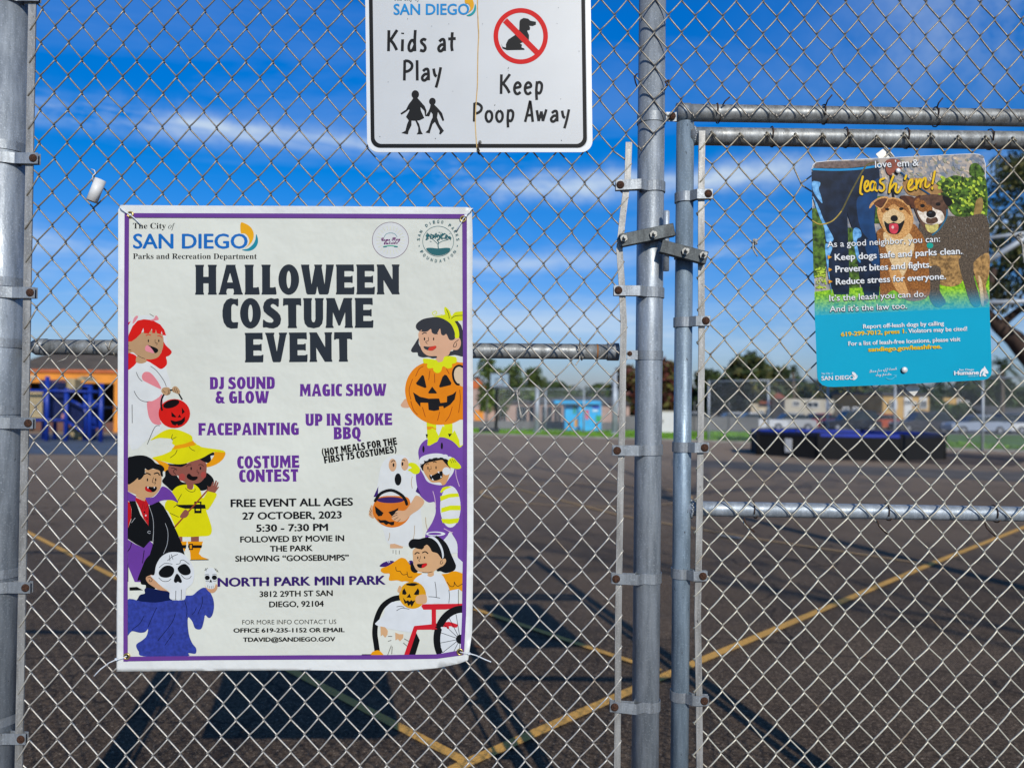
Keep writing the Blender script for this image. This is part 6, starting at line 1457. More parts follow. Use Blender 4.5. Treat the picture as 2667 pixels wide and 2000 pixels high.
pr.fill(BK, [(1170,200),(1175,160),(1215,125),(1290,125),(1350,110),(1440,105),(1520,170),(1565,260),(1568,350),(1540,340),(1500,290),(1440,270),(1415,225),(1375,190),(1330,240),(1290,245),(1240,225),(1200,235)])
pr.fill(WH, [(1395,105),(1440,92),(1500,130),(1555,220),(1575,310),(1560,350),(1545,260),(1500,170),(1440,120)])
pr.lines(BK, [[(1243,298),(1265,280),(1290,287)], [(1330,282),(1360,270),(1390,290)]], 13).fill(BK, ell(1275,340,7,15), False).fill(BK, ell(1353,338,7,14), False).line(BK, [(1305,320),(1300,355),(1285,370),(1300,385)], 5)
pr.fill(BK, [(1267,415),(1320,410),(1375,402),(1378,430),(1330,458),(1280,450)]).fill('#d81f24', [(1310,445),(1340,412),(1375,403),(1376,430),(1330,458)])
pr.lines(BK, [[(1325,508),(1390,512),(1443,500)], [(1560,370),(1540,380),(1535,410),(1560,405),(1562,385)], [(1472,615),(1485,700),(1488,795)], [(1397,788),(1460,792),(1532,805)], [(1632,708),(1640,780),(1632,865)], [(1742,710),(1742,880)], [(1030,905),(1080,898),(1120,910)], [(1030,950),(1090,920),(1178,932)]], 6)
pr.fill('#e4a414', ell(1215,770,155,158), False).fill(BK, ell(1212,648,73,18), False)
for q in ([(1120,690),(1148,750),(1130,768),(1095,760),(1098,720)], [(1275,690),(1293,720),(1288,765),(1250,770),(1228,760)], [(1180,752),(1198,800),(1145,798)], [(1102,798),(1140,840),(1160,828),(1180,845),(1200,825),(1215,840),(1248,828),(1205,908),(1190,875),(1165,898),(1150,860),(1125,870)]): pr.fill(BK, q, False)
pr.fill(SA, [(1255,790),(1300,768),(1370,770),(1378,850),(1340,870),(1280,870),(1250,845)]).fill(SA, [(1040,720),(1065,660),(1090,690),(1065,740)])
pr.fill(SA, [(845,1130),(900,1140),(930,1180),(925,1225),(900,1260),(870,1225),(848,1245)], False).fill(SA, [(1015,1200),(1060,1220),(1110,1220),(1105,1265),(1070,1300),(1045,1275),(1018,1290)], False)
pr.lines(BK, [[(932,1245),(980,1245)], [(932,1302),(970,1290)], [(1118,1272),(1175,1304)], [(1108,1320),(1155,1360)], [(970,1350),(928,1460)], [(980,1362),(975,1450)]], 6)
pr.fill(OR, [(730,1490),(740,1440),(770,1415),(830,1408),(885,1465),(880,1490)]).line(BK, [(630,1455),(735,1455)], 8, False)
pr.fill(BK, [(1250,1190),(1298,1290),(1240,1480),(1155,1480)], False)
pr.fill(WH, ell(1790,1275,300,345), False)
pr.fill(RE, [(1315,900),(1330,875),(1800,868),(1800,900),(1600,935),(1340,938)], False).fill(RE, [(1435,930),(1485,930),(1485,1170),(1435,1170)], False).fill(RE, [(1235,1125),(1440,1105),(1640,1075),(1740,1110),(1740,1140),(1560,1165),(1240,1170)], False).fill(RE, [(1230,1130),(1275,1150),(1165,1480),(1110,1480)], False).line(BK, [(1742,860),(1742,885)], 6, False)
pr.fill(BK, ell(1790,1275,335,386, n=64), False, [ell(1790,1285,256,312, n=64)])
pr.fill(BK, ell(1768,1278,54,54), False)
for a in (100, 125, 150, 172, 195, 215, 235, 255): pr.line(BK, [(1768 + 50 * math.cos(R(a)), 1278 + 50 * math.sin(R(a))), (1780 + 250 * math.cos(R(a)), 1280 + 300 * math.sin(R(a)))], 6, False)
pr.build('wheelchair_angel_picture', root)
# grommets
m_brass = mat('brass', (0.62, 0.44, 0.16), .3, .85, .1, 200)
GR = ((339.6, 559.4), (1206, 570.7), (1198, 1697), (330.4, 1708.5))
for gx, gy in GR:
    q = psurf(gx, gy, .0028); ring = [(q.x + .0068 * math.cos(a * math.pi / 12), q.y, q.z + .0068 * math.sin(a * math.pi / 12)) for a in range(25)]
    g_ = MB().use(m_brass).tube(ring, .0022, 8, cap=False).build('grommet', root)
    MB().use(m_black).tube([(q.x, q.y - .0004, q.z), (q.x, q.y + .002, q.z)], .0048, 16).build('grommet_hole', g_)
m_zip = mat('zip_tie_nylon', (0.70, 0.74, 0.78), .35, 0, .05, 50)
def ziptie(label, pts, head, r=.0016):
    t = thing('zip_tie', label, 'zip tie', pts[0], 'zip ties holding the banner')
    MB().use(m_zip).tube(pts, r, 6).build('strap', t)
    MB().use(m_zip).box(head, (.006, .005, .005)).build('head', t)
S_ = lambda x, y, l=.006: psurf(x, y, l)
ziptie('clear zip tie crossing the upper left banner corner', [P(312, 541, 2.0), P(313, 541, 1.972), S_(326, 552), S_(340, 561), S_(352, 570), S_(366, 584, .008)], S_(340, 560, .007))
ziptie('clear zip tie crossing the upper right banner corner', [P(1232, 543, 2.0), S_(1228, 545, .01), S_(1218, 557), S_(1206, 571), S_(1198, 585), S_(1190, 599, .008)], S_(1213, 562, .007))
ziptie('pale zip tie with long tail at lower right banner corner', [S_(1198, 1697, .004), S_(1210, 1700, .004), P(1222, 1701, 1.955), P(1240, 1706, 1.97), P(1262, 1716, 1.985), P(1279, 1723, 1.98)], P(1222, 1701, 1.955))
ziptie('pale zip tie with long tail at lower left banner corner', [S_(330, 1708, .004), S_(318, 1714, .004), P(303, 1717, 1.975), P(285, 1725, 1.985), P(262, 1742, 1.985), P(245, 1760, 1.98)], P(303, 1716, 1.975))

# ================================================================== RULES SIGN (kids at play)
SY = 1.985
def plate(nm, parent, pts, Yf, th_, m, mb_=None):
    q = [P(x, y, Yf) for x, y in pts]; mb = MB().use(m).prism([(v.x, v.z) for v in q], Yf, Yf + th_)
    return mb.build(nm, parent)
def rrect(x0, y0, x1, y1, r, n=8):
    o = []
    for cx_, cy, a in ((x1 - r, y0 + r, -90), (x1 - r, y1 - r, 0), (x0 + r, y1 - r, 90), (x0 + r, y0 + r, 180)):
        for k in range(n + 1): t = R(a + 90 * k / n); o.append((cx_ + r * math.cos(t), cy + r * math.sin(t)))
    return o
def warp(pts):   # the sign hangs very slightly out of plumb
    return [(x + (397 - y) * -.0132, y) for x, y in pts]
rs = thing('rules_sign', 'white aluminium kids at play sign hanging on the upper fence', 'sign', P(1250, 397, SY))
m_sign = mat('sign_white', H('#bfc2c3'), .4, 0, .03, 6, spec=.4); m_signe = mat('sign_border_white', H('#d6d9da'), .35, 0, .02, 6)
plate('plate', rs, warp(rrect(956.5, -365, 1543.5, 397, 30)), SY, .002, m_signe)
ssurf = lambda x, y, l: P(x, y, SY - l)
pr = Print(ssurf, .0003, .00001)
pr.fill(m_sign, warp(rrect(966, -352, 1531, 386, 24)), False)
pr.fill('#16181b', warp(rrect(966, -354, 1529, 386, 25)), False, [warp(rrect(976, -342, 1519, 375.5, 18))])
pr.build('printed_border', rs)
pr = Print(ssurf, .0008, .00001)
brush(pr, '#16181b', 'Kids at', 1009, 136, 1187, 58); pr.mark(); brush(pr, '#16181b', 'Play', 1049, 212, 1148, 56); pr.mark(); brush(pr, '#16181b', 'Keep', 1302, 247, 1411, 54); pr.mark(); brush(pr, '#16181b', 'Poop Away', 1231, 319, 1482, 52); pr.mark()
pr.mark().at(930, 0, 3.456); pr.text('#1b93d8', 'SAN DIEGO', 328, 135, 1010, 134, 95, .03).mark()
pr.text('#202428', mathstr('The City', 0x1D400, 0x1D41A), 330, 6, 500, 6, 42, 0, MATHF); pr.text('#202428', 'of' if MATHF is None else '\U0001D45C\U0001D453', 520, 6, 568, 6, 42, 0, MATHF)
pr.mark().fill('#eeae1c', [(972,-40),(1010,-30),(1040,0),(1052,45),(1040,85),(1000,118),(1018,85),(1015,60),(1000,38),(972,28)]).fill('#1aa0a8', [(1062,38),(1072,70),(1066,105),(1045,132),(1015,148),(985,143),(1025,122),(1050,90)])
pr.build('lettering', rs)
pr = Print(ssurf, .0008, .00001).at(930, 0, 3.456)
pr.fill('#16181b', ell(524,853,34,38), False).fill('#16181b', [(508,880),(540,880),(575,920),(610,960),(625,1000),(620,1040),(612,1045),(605,1000),(570,965),(575,1000),(605,1065),(565,1085),(540,1088),(560,1120),(575,1180),(592,1210),(535,1212),(550,1190),(550,1150),(525,1090),(490,1088),(490,1130),(465,1180),(458,1212),(398,1200),(435,1180),(450,1120),(465,1085),(440,1055),(470,1000),(470,985),(440,1010),(400,1035),(390,1022),(440,990),(465,940),(490,910)], False)
pr.mark().fill('#16181b', ell(678,916,30,33), False).fill('#16181b', [(662,940),(695,944),(735,985),(765,1020),(785,1085),(770,1093),(745,1040),(728,1010),(720,1060),(740,1120),(782,1180),(752,1213),(738,1208),(745,1180),(700,1100),(680,1120),(660,1180),(655,1203),(615,1195),(640,1170),(665,1090),(680,1060),(680,1030),(665,1010),(650,1050),(612,1048),(620,1038),(640,1010),(655,975)], False)
pr.mark().fill('#16181b', [(1470,180),(1500,165),(1540,172),(1560,190),(1610,200),(1610,225),(1580,238),(1550,235),(1558,255),(1555,272),(1530,280),(1548,320),(1545,400),(1500,380),(1465,395),(1485,405),(1480,430),(1505,440),(1508,452),(1350,455),(1310,440),(1298,400),(1310,425),(1340,432),(1340,400),(1360,360),(1420,320),(1460,270),(1462,200)], False)
cx_, cy = 1473, 328; pr.mark()
pr.fill('#dd1614', ell(cx_, cy, 245, 252, n=64), False, [ell(cx_, cy, 203, 210, n=64)])
pr.fill('#dd1614', [(1313,205),(1350,168),(1636,456),(1600,492)], False)
pr.build('pictograms', rs)
pr = Print(ssurf, .0014, .00001).at(930, 0, 3.456); m_st = mat('rust_streak', H('#caa968'), .6, 0, .15, 90)
pr.line(m_st, [(1083,-60),(1085,100),(1095,300),(1088,450),(1085,650),(1083,780),(1075,880),(1068,1000),(1065,1120),(1072,1250),(1075,1290),(1085,1372)], 9)
pr.line(mat('rust_streak_dark', H('#b08038'), .6, 0, .2, 90), [(1088,-60),(1086,200),(1092,330),(1086,600),(1080,800),(1072,920)], 3.5)
for x, y, a, b_ in ((825,218,3,7),(1131,218,4,5),(1800,215,6,3),(1812,72,4,6),(1362,615,4,16),(1833,893,3,8),(1240,948,5,10),(1998,463,5,4),(862,825,4,4),(705,1248,6,6),(205,1230,9,3),(1840,1265,8,4),(455,172,4,6),(672,238,4,5),(280,740,4,5),(1360,640,2,8),(1170,700,3,3),(1235,995,3,6)): pr.fill('#74777a', ell(x, y, a * .7, b_ * .7, 30, 8), False)
pr.build('weather_marks', rs)
q = P(1250, 372, 1.98)
rw = thing('rusty_tie', 'twisted dark rusty wire at the rules sign bottom hole', 'wire tie', q)
MB().use(m_tie).tube([P(1250, 372, 1.984), P(1246, 378, 1.978), P(1245, 386, 1.975), P(1248, 394, 1.978), P(1245, 399, 1.985), P(1250, 403, 1.99)], .0022, 7).build('wire', rw)
MB().use(m_zinc).tube([P(1250, 371, 1.9845), P(1250, 371, 1.9815)], .0045, 14).build('eyelet', rw)

# ================================================================== LEASH SIGN
LY = 1.974
ls = thing('leash_sign', 'tilted teal and photo leash your dog sign on the gate', 'sign', P(2340, 995, LY))
A_ = math.tan(R(2.95))
def leash_mat(nm, col, var=.15, scale=60, col2=None, rough=.35, det=5, lo=.35, hi=.65, fade=True):
    m = mat(nm, col, rough, 0, var, scale, col2=col2, detail=det, lo=lo, hi=hi, spec=.12)
    if fade and 'fade' not in m:
        m['fade'] = 1; t = m.node_tree; n = t.nodes; l = t.links; b = n['Principled BSDF']; src = b.inputs['Base Color'].links[0].from_socket
        tc = n.new('ShaderNodeTexCoord'); sp = n.new('ShaderNodeSeparateXYZ'); l.new(tc.outputs['Object'], sp.inputs[0])
        a = n.new('ShaderNodeMath'); a.operation = 'MULTIPLY_ADD'; l.new(sp.outputs['X'], a.inputs[0]); a.inputs[1].default_value = -A_; l.new(sp.outputs['Z'], a.inputs[2])
        r = n.new('ShaderNodeMapRange'); r.interpolation_type = 'SMOOTHSTEP'; r.inputs[1].default_value = FZ0; r.inputs[2].default_value = FZ1; r.inputs[3].default_value = 1; r.inputs[4].default_value = 0; l.new(a.outputs[0], r.inputs[0])
        x = n.new('ShaderNodeMix'); x.data_type = 'RGBA'; l.new(r.outputs[0], x.inputs[0]); l.new(src, x.inputs[6]); x.inputs[7].default_value = (*H('#0a9dbd'), 1)
        l.new(x.outputs[2], b.inputs['Base Color'])
    return m
rl = P(2340, 995, LY)
def zof(px, py): v = P(px, py, LY) - rl; return v.z - A_ * v.x
FZ0, FZ1 = zof(2340, 832), zof(2340, 752)
outl = [(2140, 421), (2160, 418.5), (2350, 409), (2536, 400)]
crn = [(2536,400),(2552,402.5),(2562,411),(2567,428),(2567,438),(2574,700),(2582.5,967),(2581,978),(2573,986),(2560,990),(2360,999),(2175,1008),(2156,1007.5),(2142,1003),(2132,994),(2128.5,981),(2121,720),(2113.5,440.5),(2117,429),(2126,422.5)]
opts = outl[:-1] + crn
plate('plate', ls, opts, LY, .002, m_signe)
lsurf = lambda x, y, l: P(x, y, LY - l)
def inset(pts, d):
    cx_ = sum(p[0] for p in pts) / len(pts); cy = sum(p[1] for p in pts) / len(pts)
    return [(x + (cx_ - x) / 235 * d, y + (cy - y) / 300 * d) for x, y in pts]
pr = Print(lsurf, .0003, .00001)
bgm = leash_mat('print_hillside', H('#a89c90'), .1, 55, H('#6e7886'), lo=.42, hi=.6)
pr.fill(bgm, inset(opts, 1.2), False); pr.build('printed_ground', ls)
pr = Print(lsurf, .0005, .000006).at(2090, 370, 4.254)
sp_t = leash_mat('print_tan_spots', H('#c0ae98'), .25, 120); gr1 = leash_mat('print_shrub', H('#4d6a22'), .5, 90, H('#1d2d10')); gr2 = leash_mat('print_shrub_light', H('#a3b83a'), .35, 120)
rg = random.Random(5)
for k in range(170):
    x = rg.uniform(880, 2010); y = 150 + rg.random() * 330 + (2010 - x) * .05; pr.fill(sp_t if rg.random() < .4 else (leash_mat('print_slate', H('#828892'), .2, 90) if rg.random() < .5 else leash_mat('print_moss', H('#8f8d78'), .2, 90)), ell(x, y, rg.uniform(8, 38), rg.uniform(6, 20), rg.uniform(0, 90), 9), False)
pr.fill(gr1, [(1480,470),(1530,420),(1600,400),(1700,370),(1820,400),(1900,380),(2030,410),(2042,830),(1900,840),(1700,820),(1600,700),(1520,560)])
pr.fill(leash_mat('print_earth', H('#a07848'), .3, 70), [(1120,430),(1300,400),(1480,470),(1560,560),(1500,600),(1250,600),(1150,560)])
pr.fill(gr1, [(1860,260),(1930,235),(2000,300),(2010,370),(1860,370)])
for k in range(150):
    x = rg.uniform(1500, 2025); y = rg.uniform(395, 810); pr.fill(gr2 if rg.random() < .6 else leash_mat('print_shrub_dark', H('#263a12'), .3, 90), ell(x, y, rg.uniform(6, 34), rg.uniform(5, 20), rg.uniform(0, 90), 8), False)
pr.fill(leash_mat('print_tree_ochre', H('#8a7040'), .3, 90), [(1930,640),(1990,620),(2000,720),(1960,820),(1900,820),(1910,720)])
pr.fill(gr1, [(104,740),(200,730),(260,900),(260,1489),(122,1489)], False).fill(gr1, [(800,600),(900,600),(900,900),(800,900)], False).fill(gr1, [(495,950),(600,950),(640,1700),(495,1700)], False)
grs = leash_mat('print_grass', H('#8cb823'), .4, 160, H('#4e8a18')); tl = leash_mat('print_teal', H('#0a9dbd'), .02, 10, fade=False)
pr.at(2090, 690, 4.254)
pr.fill(leash_mat('print_dark_hedge', H('#18200f'), .3, 60), [(1540,60),(1800,20),(1820,130),(1540,160)], False)
pr.fill(grs, [(132,300),(340,270),(860,240),(1540,150),(2068,110),(2075,620),(136,640)], False)
for k in range(70):
    pr.fill(gr2, ell(rg.uniform(145, 260), rg.uniform(20, 260), rg.uniform(5, 16), rg.uniform(5, 13), 0, 7), False)
pr.fill(tl, [(136,560),(2072,470),(2092,980),(2096,1180),(2088,1225),(2050,1262),(2000,1275),(1150,1320),(360,1352),(280,1350),(220,1330),(180,1290),(163,1240),(150,900)], False)
# trousers
jn = leash_mat('print_jeans', H('#152238'), .25, 40, H('#0c1626')); jb = leash_mat('print_jeans_blue', H('#123a66'), .2, 40); jl = leash_mat('print_denim_light', H('#6fa6d0'), .3, 90, H('#3f7cb0'))
pr.at(2090, 370, 4.254)
pr.fill(jn, [(108,320),(480,300),(500,900),(520,1489),(516,1690),(350,1690),(290,1489),(240,950),(200,800),(110,580)], False)
pr.fill(jn, [(440,300),(850,270),(858,420),(825,620),(795,900),(830,1110),(860,1489),(850,1700),(690,1720),(630,1489),(560,980),(500,800)], False)
pr.fill(jb, [(600,650),(700,560),(840,400),(830,600),(800,760),(795,900),(820,1100),(760,1100),(640,950)]).fill(jb, [(690,1100),(820,1110),(850,1400),(740,1300)])
pr.fill(jl, [(110,440),(190,445),(195,480),(180,520),(205,600),(218,680),(150,600),(110,520)]).fill(jl, [(112,600),(180,720),(230,850),(290,960),(345,1080),(270,1110),(240,950),(185,820)]).fill(jl, [(565,970),(600,950),(645,985),(650,1050),(600,1100),(645,1330),(600,1280),(560,1060)]).fill(jl, [(255,1130),(330,1170),(290,1300),(300,1489),(330,1680),(290,1489),(262,1300)])
pr.fill(leash_mat('print_shirt', H('#6a5a54'), .3, 160), [(150,230),(230,220),(830,205),(838,255),(500,292),(130,290)], False).line(leash_mat('print_belt', H('#1687bf'), .1, 60), [(120,303),(350,310),(600,300),(848,265)], 24)
pr.line(leash_mat('print_black_strap', H('#14161c'), .1, 60), [(975,340),(990,450),(1010,612)], 22).line(leash_mat('print_blue_strap', H('#17486e'), .1, 60), [(1080,330),(1200,430),(1300,510),(1410,582)], 17)
hb_ = leash_mat('print_hand', H('#8a4c3a'), .2, 60)
pr.fill(hb_, [(935,200),(1060,195),(1095,260),(1090,320),(1040,345),(1000,340),(980,370),(940,350),(920,280)])
lo_ = leash_mat('print_olive_leash', H('#5c552c'), .25, 100); pr.line(lo_, [(840,232),(740,240),(680,300),(600,440),(520,590),(430,770),(345,865),(260,905),(180,910),(112,872)], 17); pr.line(leash_mat('print_gold_leash', H('#b59a48'), .2, 80), [(430,770),(345,865),(260,905),(180,910),(112,872)], 10)
# dogs
f1 = leash_mat('print_fur_tan', H('#96602c'), .2, 240, H('#70441e')); f1b = leash_mat('print_fur_light', H('#cf9f62'), .15, 260, H('#b07c44')); f1c = leash_mat('print_fur_cream', H('#d8bd90'), .12, 260, H('#bfa070'))
f2 = leash_mat('print_fur_brindle', H('#5e5142'), .3, 300, H('#383028')); f2b = leash_mat('print_fur_belly', H('#a07c4a'), .35, 130, H('#6c5230')); f3 = leash_mat('print_fur_white', H('#e2d9cc'), .15, 130, H('#b8a890'))
dk = leash_mat('print_near_black', H('#15100e'), .2, 60); er = leash_mat('print_ear_brown', H('#54301e'), .35, 100); rd = leash_mat('print_tongue', H('#c23a48'), .25, 80)
pr.fill(f2, [(1300,900),(1480,840),(1640,820),(1800,832),(2038,822),(2060,1250),(1900,1400),(1850,1489),(1700,1400),(1330,1450)]).fill(f2b, [(1330,1250),(1500,1240),(1720,1230),(1780,1400),(1760,1560),(1600,1600),(1400,1500)])
pr.fill(f2b, [(1900,1330),(2060,1230),(2068,1450),(2030,1600),(2065,1750),(1990,1820),(1960,1650),(1900,1450)]).fill(f2, [(1730,1300),(1880,1300),(1900,1500),(1975,1790),(1880,1810),(1800,1600)]).fill(f1c, [(1950,1480),(1990,1560),(2010,1790),(1980,1800),(1960,1600)])
pr.fill(f2, [(1400,1400),(1530,1400),(1520,1640),(1590,1780),(1480,1830),(1400,1700)])
pr.fill(f1, [(860,960),(830,1080),(860,1250),(860,1700),(890,1740),(1010,1640),(1180,1760),(1400,1700),(1400,1400),(1390,1200),(1340,1050),(1300,990),(1200,900)]).fill(f1c, [(900,1000),(1060,1060),(1180,1010),(1240,1150),(1180,1350),(1100,1500),(1010,1400),(930,1200)]).fill(f1b, [(960,1400),(1060,1400),(1180,1700),(1090,1700),(1000,1560)])
pr.fill(f1b, [(830,740),(870,680),(920,640),(1000,615),(1120,650),(1190,720),(1230,850),(1215,930),(1180,1010),(1100,1070),(1010,1070),(920,1000),(860,900),(830,800)]).fill(f1, [(870,690),(1000,630),(1150,700),(1200,820),(1140,760),(1060,720),(1015,690),(960,720),(890,790)])
pr.fill(f1c, [(900,800),(960,760),(1010,740),(1070,770),(1120,800),(1130,880),(1060,1010),(960,1000),(890,890)])
pr.fill(f1b, [(738,733),(765,672),(860,612),(950,612),(935,670),(880,742),(820,722),(790,690),(755,730)]).fill(er, [(790,680),(860,632),(935,628),(920,670),(875,730),(830,715)]).fill(er, [(1080,602),(1150,595),(1235,618),(1205,690),(1160,700),(1110,645)])
pr.fill(dk, ell(938,746,24,15,10), False).fill(dk, ell(1095,742,26,16,-10), False).fill(dk, ell(1016,848,41,36), False)
pr.fill(dk, [(905,878),(950,905),(1010,890),(1070,905),(1130,868),(1105,950),(1055,1020),(960,1012),(920,950)]).fill(rd, [(960,920),(1005,905),(1055,915),(1062,970),(1032,1016),(975,1004)]).fill('#f0c8c0', ell(1000,945,14,18), False)
h2 = leash_mat('print_fur_dark_head', H('#5a4030'), .35, 110)
pr.fill(h2, [(1232,650),(1300,600),(1380,585),(1480,582),(1570,610),(1612,740),(1595,850),(1540,950),(1440,1020),(1370,990),(1300,880),(1240,740)]).fill(er, [(1195,690),(1240,620),(1310,592),(1275,700),(1220,735)]).fill(dk, [(1550,602),(1620,618),(1660,672),(1622,712),(1585,690)])
pr.fill(f1, [(1280,690),(1320,640),(1370,680),(1385,760),(1340,800),(1290,760)]).fill(f3, [(1270,760),(1330,780),(1390,750),(1410,700),(1460,740),(1545,775),(1570,860),(1500,915),(1370,905),(1310,850)]).fill(f1, [(1380,700),(1430,710),(1440,760),(1400,800),(1370,760)]).fill(f1, [(1240,660),(1290,620),(1300,700),(1260,740)])
pr.fill(dk, ell(1330,708,26,20), False).fill(dk, ell(1502,690,28,20), False).fill(dk, ell(1425,800,54,42), False).fill(h2, [(1380,838),(1425,850),(1480,832),(1500,880),(1430,912),(1370,892)]).fill('#3c4854', ell(1415,785,18,8), False)
pr.fill(leash_mat('print_goatee', H('#c2b468'), .3, 150), [(1360,912),(1430,925),(1502,905),(1495,980),(1430,1008),(1380,980)]).line(leash_mat('print_collar', H('#1c6484'), .1, 60), [(1602,755),(1592,840),(1520,960),(1440,1030)], 16).fill(leash_mat('print_tag', H('#159c8a'), .1, 60), ell(1412,1148,37,32), False)
for k in range(60):
    x = rg.uniform(1640, 2030); y = rg.uniform(840, 1250); pr.line(leash_mat('print_hair', H('#8c8880'), .2, 60), [(x, y), (x + rg.uniform(4, 10), y + rg.uniform(14, 30))], 3, False)
pr.build('printed_photograph', ls)
pr = Print(lsurf, .0042, .000004)
WT = '#f2f4f4'; SHD = '#2a2a2c'; YW = '#f6c81e'
def st(txt, x0, y0, x1, y1, cap, bo, col=WT, shadow=True, font=None):
    pr.mark()
    if shadow: pr.text(SHD, txt, x0 + 5, y0 + 5, x1 + 5, y1 + 5, cap, bo, font)
    pr.text(col, txt, x0, y0, x1, y1, cap, bo, font)
pr.at(2090, 370, 4.254)
st('love \u2019em &', 805, 288, 1290, 265, 76, .012); st('As a good neighbor, you can:', 275, 1168, 1525, 1106, 68, .008)
st('Keep dogs safe and parks clean.', 358, 1312, 1772, 1240, 70, .03); st('Prevent bites and fights.', 365, 1445, 1430, 1390, 70, .03)
for a in ([(280,1253),(325,1276),(282,1300)], [(288,1392),(330,1414),(290,1438)]): pr.fill('#f0a81c', a, False)
LE = [[(668,385),(648,470),(640,560),(660,580)], [(690,510),(722,480),(728,440),(705,438),(688,480),(692,530),(715,548),(748,528)], [(802,450),(770,440),(748,490),(760,535),(788,522),(808,450),(805,520),(825,542)], [(902,405),(865,420),(862,450),(900,480),(905,520),(880,545),(852,532)], [(1008,380),(975,460),(962,560)], [(968,525),(1018,465),(1040,472),(1030,540),(1060,560),(1098,500)], [(1150,372),(1135,412)], [(1175,500),(1212,458),(1215,420),(1190,430),(1172,480),(1180,525),(1215,530),(1248,500)], [(1262,420),(1262,520)], [(1264,478),(1300,415),(1312,430),(1305,500)], [(1308,460),(1350,400),(1366,415),(1360,490),(1385,500),(1408,475)], [(1466,328),(1440,462)], [(1440,508),(1438,520)]]
pr.mark()
for l in LE: pr.line(SHD, [(x + 5, y + 6) for x, y in l], 25)
for l in LE: pr.line(YW, l, 23)
pr.mark()
pr.at(2090, 690, 4.254)
st('Reduce stress for everyone.', 370, 220, 1590, 158, 68, .03); pr.fill('#f0a81c', [(290,163),(333,185),(292,208)], False)
st('It\u2019s the leash you can do.', 298, 402, 1365, 353, 66, .012); st('And it\u2019s the law too.', 302, 522, 1158, 484, 64, .012)
st('Report off-leash dogs by calling', 672, 705, 1568, 668, 45, .035, shadow=False); st('619-299-7012, press 1.', 427, 792, 1155, 754, 45, .05, YW, False); st('Violators may be cited!', 1172, 754, 1825, 728, 45, .035, shadow=False)
st('For a list of leash-free locations, please visit', 508, 895, 1750, 843, 45, .035, shadow=False); st('sandiego.gov/leashfree.', 728, 960, 1545, 924, 46, .055, YW, False)
pr.mark().text('#cfeaf4', mathstr('The City', 0x1D400, 0x1D41A), 210, 1215, 305, 1211, 20, 0, MATHF); pr.text('#cfeaf4', 'of' if MATHF is None else '\U0001D45C\U0001D453', 315, 1211, 342, 1210, 20, 0, MATHF)
pr.text(WT, 'SAN DIEGO', 210, 1279, 572, 1267, 45, .03)
pr.fill(WT, [(552,1185),(580,1195),(598,1220),(590,1250),(565,1268),(575,1240),(565,1222),(552,1212)]).fill(WT, [(604,1218),(608,1240),(595,1262),(570,1275),(555,1268),(590,1252)])
pr.mark().text(WT, mathstr('Scan for off', 0x1D4D0, 0x1D4EA) + '-' + mathstr('leash', 0x1D4D0, 0x1D4EA), 742, 1195, 1045, 1160, 34, 0, MATHF); pr.text(WT, mathstr('dog parks.', 0x1D4D0, 0x1D4EA), 812, 1232, 990, 1218, 30, 0, MATHF)
pr.line('#6fd4ec', [(925,1250),(960,1268),(1000,1258),(1040,1222)], 6).line('#6fd4ec', [(1008,1222),(1040,1220),(1034,1248)], 6, False)
pr.mark().text(WT, 'San Diego', 1735, 1173, 1900, 1168, 21, .01); pr.text(WT, 'Humane', 1680, 1220, 1955, 1212, 44, .05); pr.text('#9fe0ee', 'SOCIETY', 1838, 1240, 1950, 1236, 14, .03)
pr.fill(WT, [(1962,1236),(1966,1190),(1985,1158),(2008,1140),(2018,1120),(2026,1138),(2042,1160),(2060,1190),(2056,1204),(2036,1204),(2020,1194),(2030,1218),(2040,1236),(2010,1234),(2000,1222),(1990,1234)], False).fill('#0a9dbd', [(1980,1234),(1978,1205),(1995,1180),(2012,1176),(2000,1195),(1996,1215),(1990,1234)], False)
pr.build('lettering', ls)
def sbolt(px, py, r):
    q = P(px, py, LY - .005); mb = MB().use(mat('bright_bolt_head', (.78, .78, .76), .3, .2, .05, 90)); mb.ball((q.x, LY - .0075, q.z), r, 16, 8, (1, .55, 1))
    o = mb.build('bolt_head', ls); MB().use(m_black).tube([(q.x - .0008, LY - .0045, q.z - .001), (q.x - .0008, LY - .001, q.z - .001)], r * .95, 16).build('washer', o)
sbolt(2338, 446, .0068); sbolt(2354.5, 963.5, .0078)
m_alu = mat('aluminium_backing', (.62, .60, .55), .5, .3, .08, 60)
def bplate(pts, m): 
    plate('backing_plate', ls, pts, 2.008, .002, m)
bplate([(2281, 402), (2308, 382), (2330, 408), (2304, 432)], m_alu); bplate([(2352, 1000), (2384, 998), (2396, 1012), (2381, 1032), (2362, 1016)], m_alu)

# ================================================================== SMALL THINGS ON THE FENCE
q = P(262, 469, 1.985); q2 = P(239, 525, 1.98)
wr = thing('paper_roll', 'small white paper tube dangling from the mesh above the banner', 'paper tube', q)
ax = (q2 - q); o = MB().use(m_white)
u = ax.normalized().orthogonal().normalized(); w_ = ax.normalized().cross(u); vs = []; n_ = 24
for s_, rr in ((0, .0138), (1, .0138), (1, .0118), (0, .0118)):
    for k in range(n_): a = 6.2832 * k / n_; vs.append(q + ax * s_ + (u * math.cos(a) + w_ * math.sin(a)) * rr)
fs = [(r_ * n_ + k, r_ * n_ + (k + 1) % n_, ((r_ + 1) % 4) * n_ + (k + 1) % n_, ((r_ + 1) % 4) * n_ + k) for r_ in range(4) for k in range(n_)]
o.add(vs, fs, True); o.build('tube', wr)
MB().use(m_white).tube([P(238, 441, 1.99), P(246, 444, 1.985), P(249, 452, 1.98), P(242, 458, 1.978), P(241, 475, 1.985)], .0013, 6).build('string', wr)
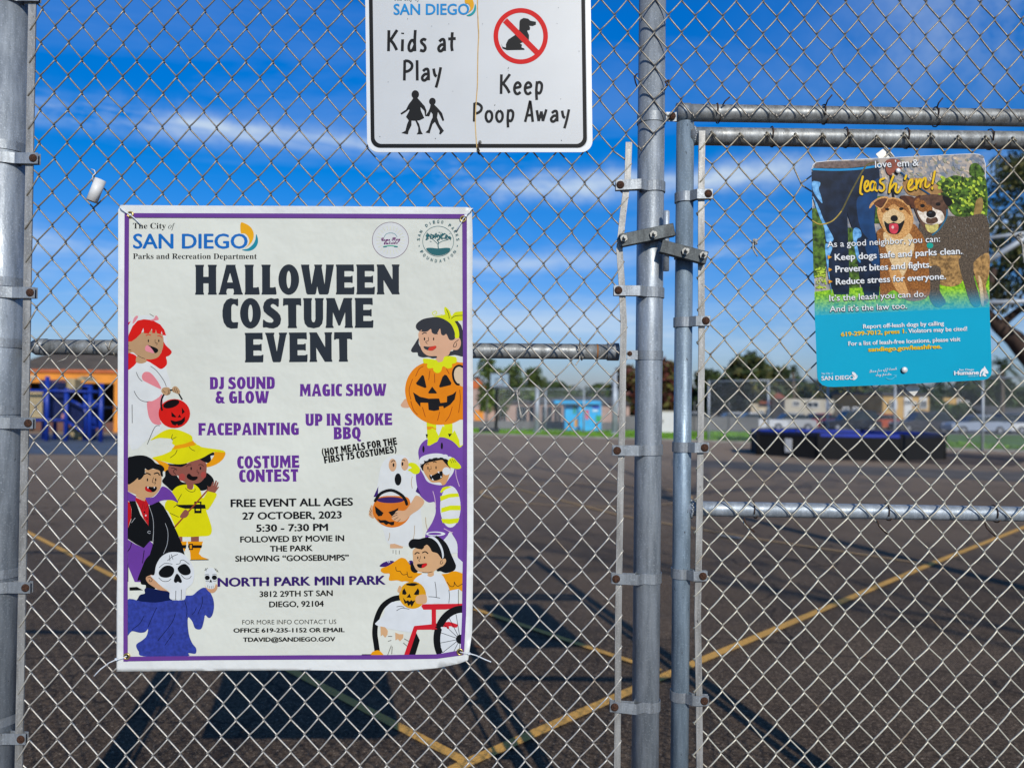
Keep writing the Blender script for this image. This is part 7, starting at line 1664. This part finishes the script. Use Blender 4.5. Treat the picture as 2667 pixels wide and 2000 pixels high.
m_rope = mat('frayed_rope', (.40, .38, .34), .95, 0, .3, 300)
def rope(label, knot, tail, seed):
    rg = random.Random(seed); t = thing('rope_end', label, 'rope', P(*knot, 1.99)); c = P(*knot, 1.99); mb = MB().use(m_rope)
    for k in range(3):
        pts = [c + Vector((rg.uniform(-.006, .006), rg.uniform(-.005, .003), rg.uniform(-.008, .008))) for _ in range(7)]; mb.tube([tuple(p) for p in pts], .0018, 6)
    mb.build('knot', t)
    mb = MB().use(m_rope)
    for k in range(2): mb.tube([P(x + rg.uniform(-1.5, 1.5), y, 1.988) for x, y in tail], .0019, 6)
    mb.build('strands', t)
rope('frayed grey rope end hanging left of the gate post', (1349, 1022), [(1347, 1028), (1350, 1045), (1352, 1060), (1356, 1075), (1358, 1089)], 1)
rope('frayed grey knot on the gate mesh left of the leash sign', (1966, 630), [(1962, 634), (1960, 648), (1968, 660), (1972, 668)], 2)
rope('frayed twine on the gate mesh right of the leash sign', (2655, 615), [(2655, 620), (2664, 640), (2666, 665), (2666, 685)], 3)
# fallen leaves
rg = random.Random(12); m_leaf = mat('fallen_leaf', (.20, .085, .04), .8, 0, .4, 90)
for px, py, lab in ((1240, 1686, 'curled brown leaf on the asphalt beside the banner corner'), (2255, 1712, 'small brown leaf on the asphalt below the gate rail'), (1412, 1880, 'small tan leaf on the asphalt left of the post'), (640, 1905, 'brown leaf on the asphalt under the banner')):
    c = G(px, py, .006); a = rg.uniform(0, 6.28); s_ = .028 if px != 1240 else .045; mb = MB().use(m_leaf); d = Vector((math.cos(a), math.sin(a), 0)); n2 = Vector((-d.y, d.x, 0))
    mb.add([c - d * s_, c + n2 * s_ * .4 + Vector((0, 0, .012)), c + d * s_ + Vector((0, 0, .008)), c - n2 * s_ * .4 + Vector((0, 0, .010)), c + Vector((0, 0, .002))], [(0, 4, 1), (1, 4, 2), (2, 4, 3), (3, 4, 0)])
    tagp(mb.build('fallen_leaf', None), label=lab, category='leaf', group='fallen leaves on the asphalt')
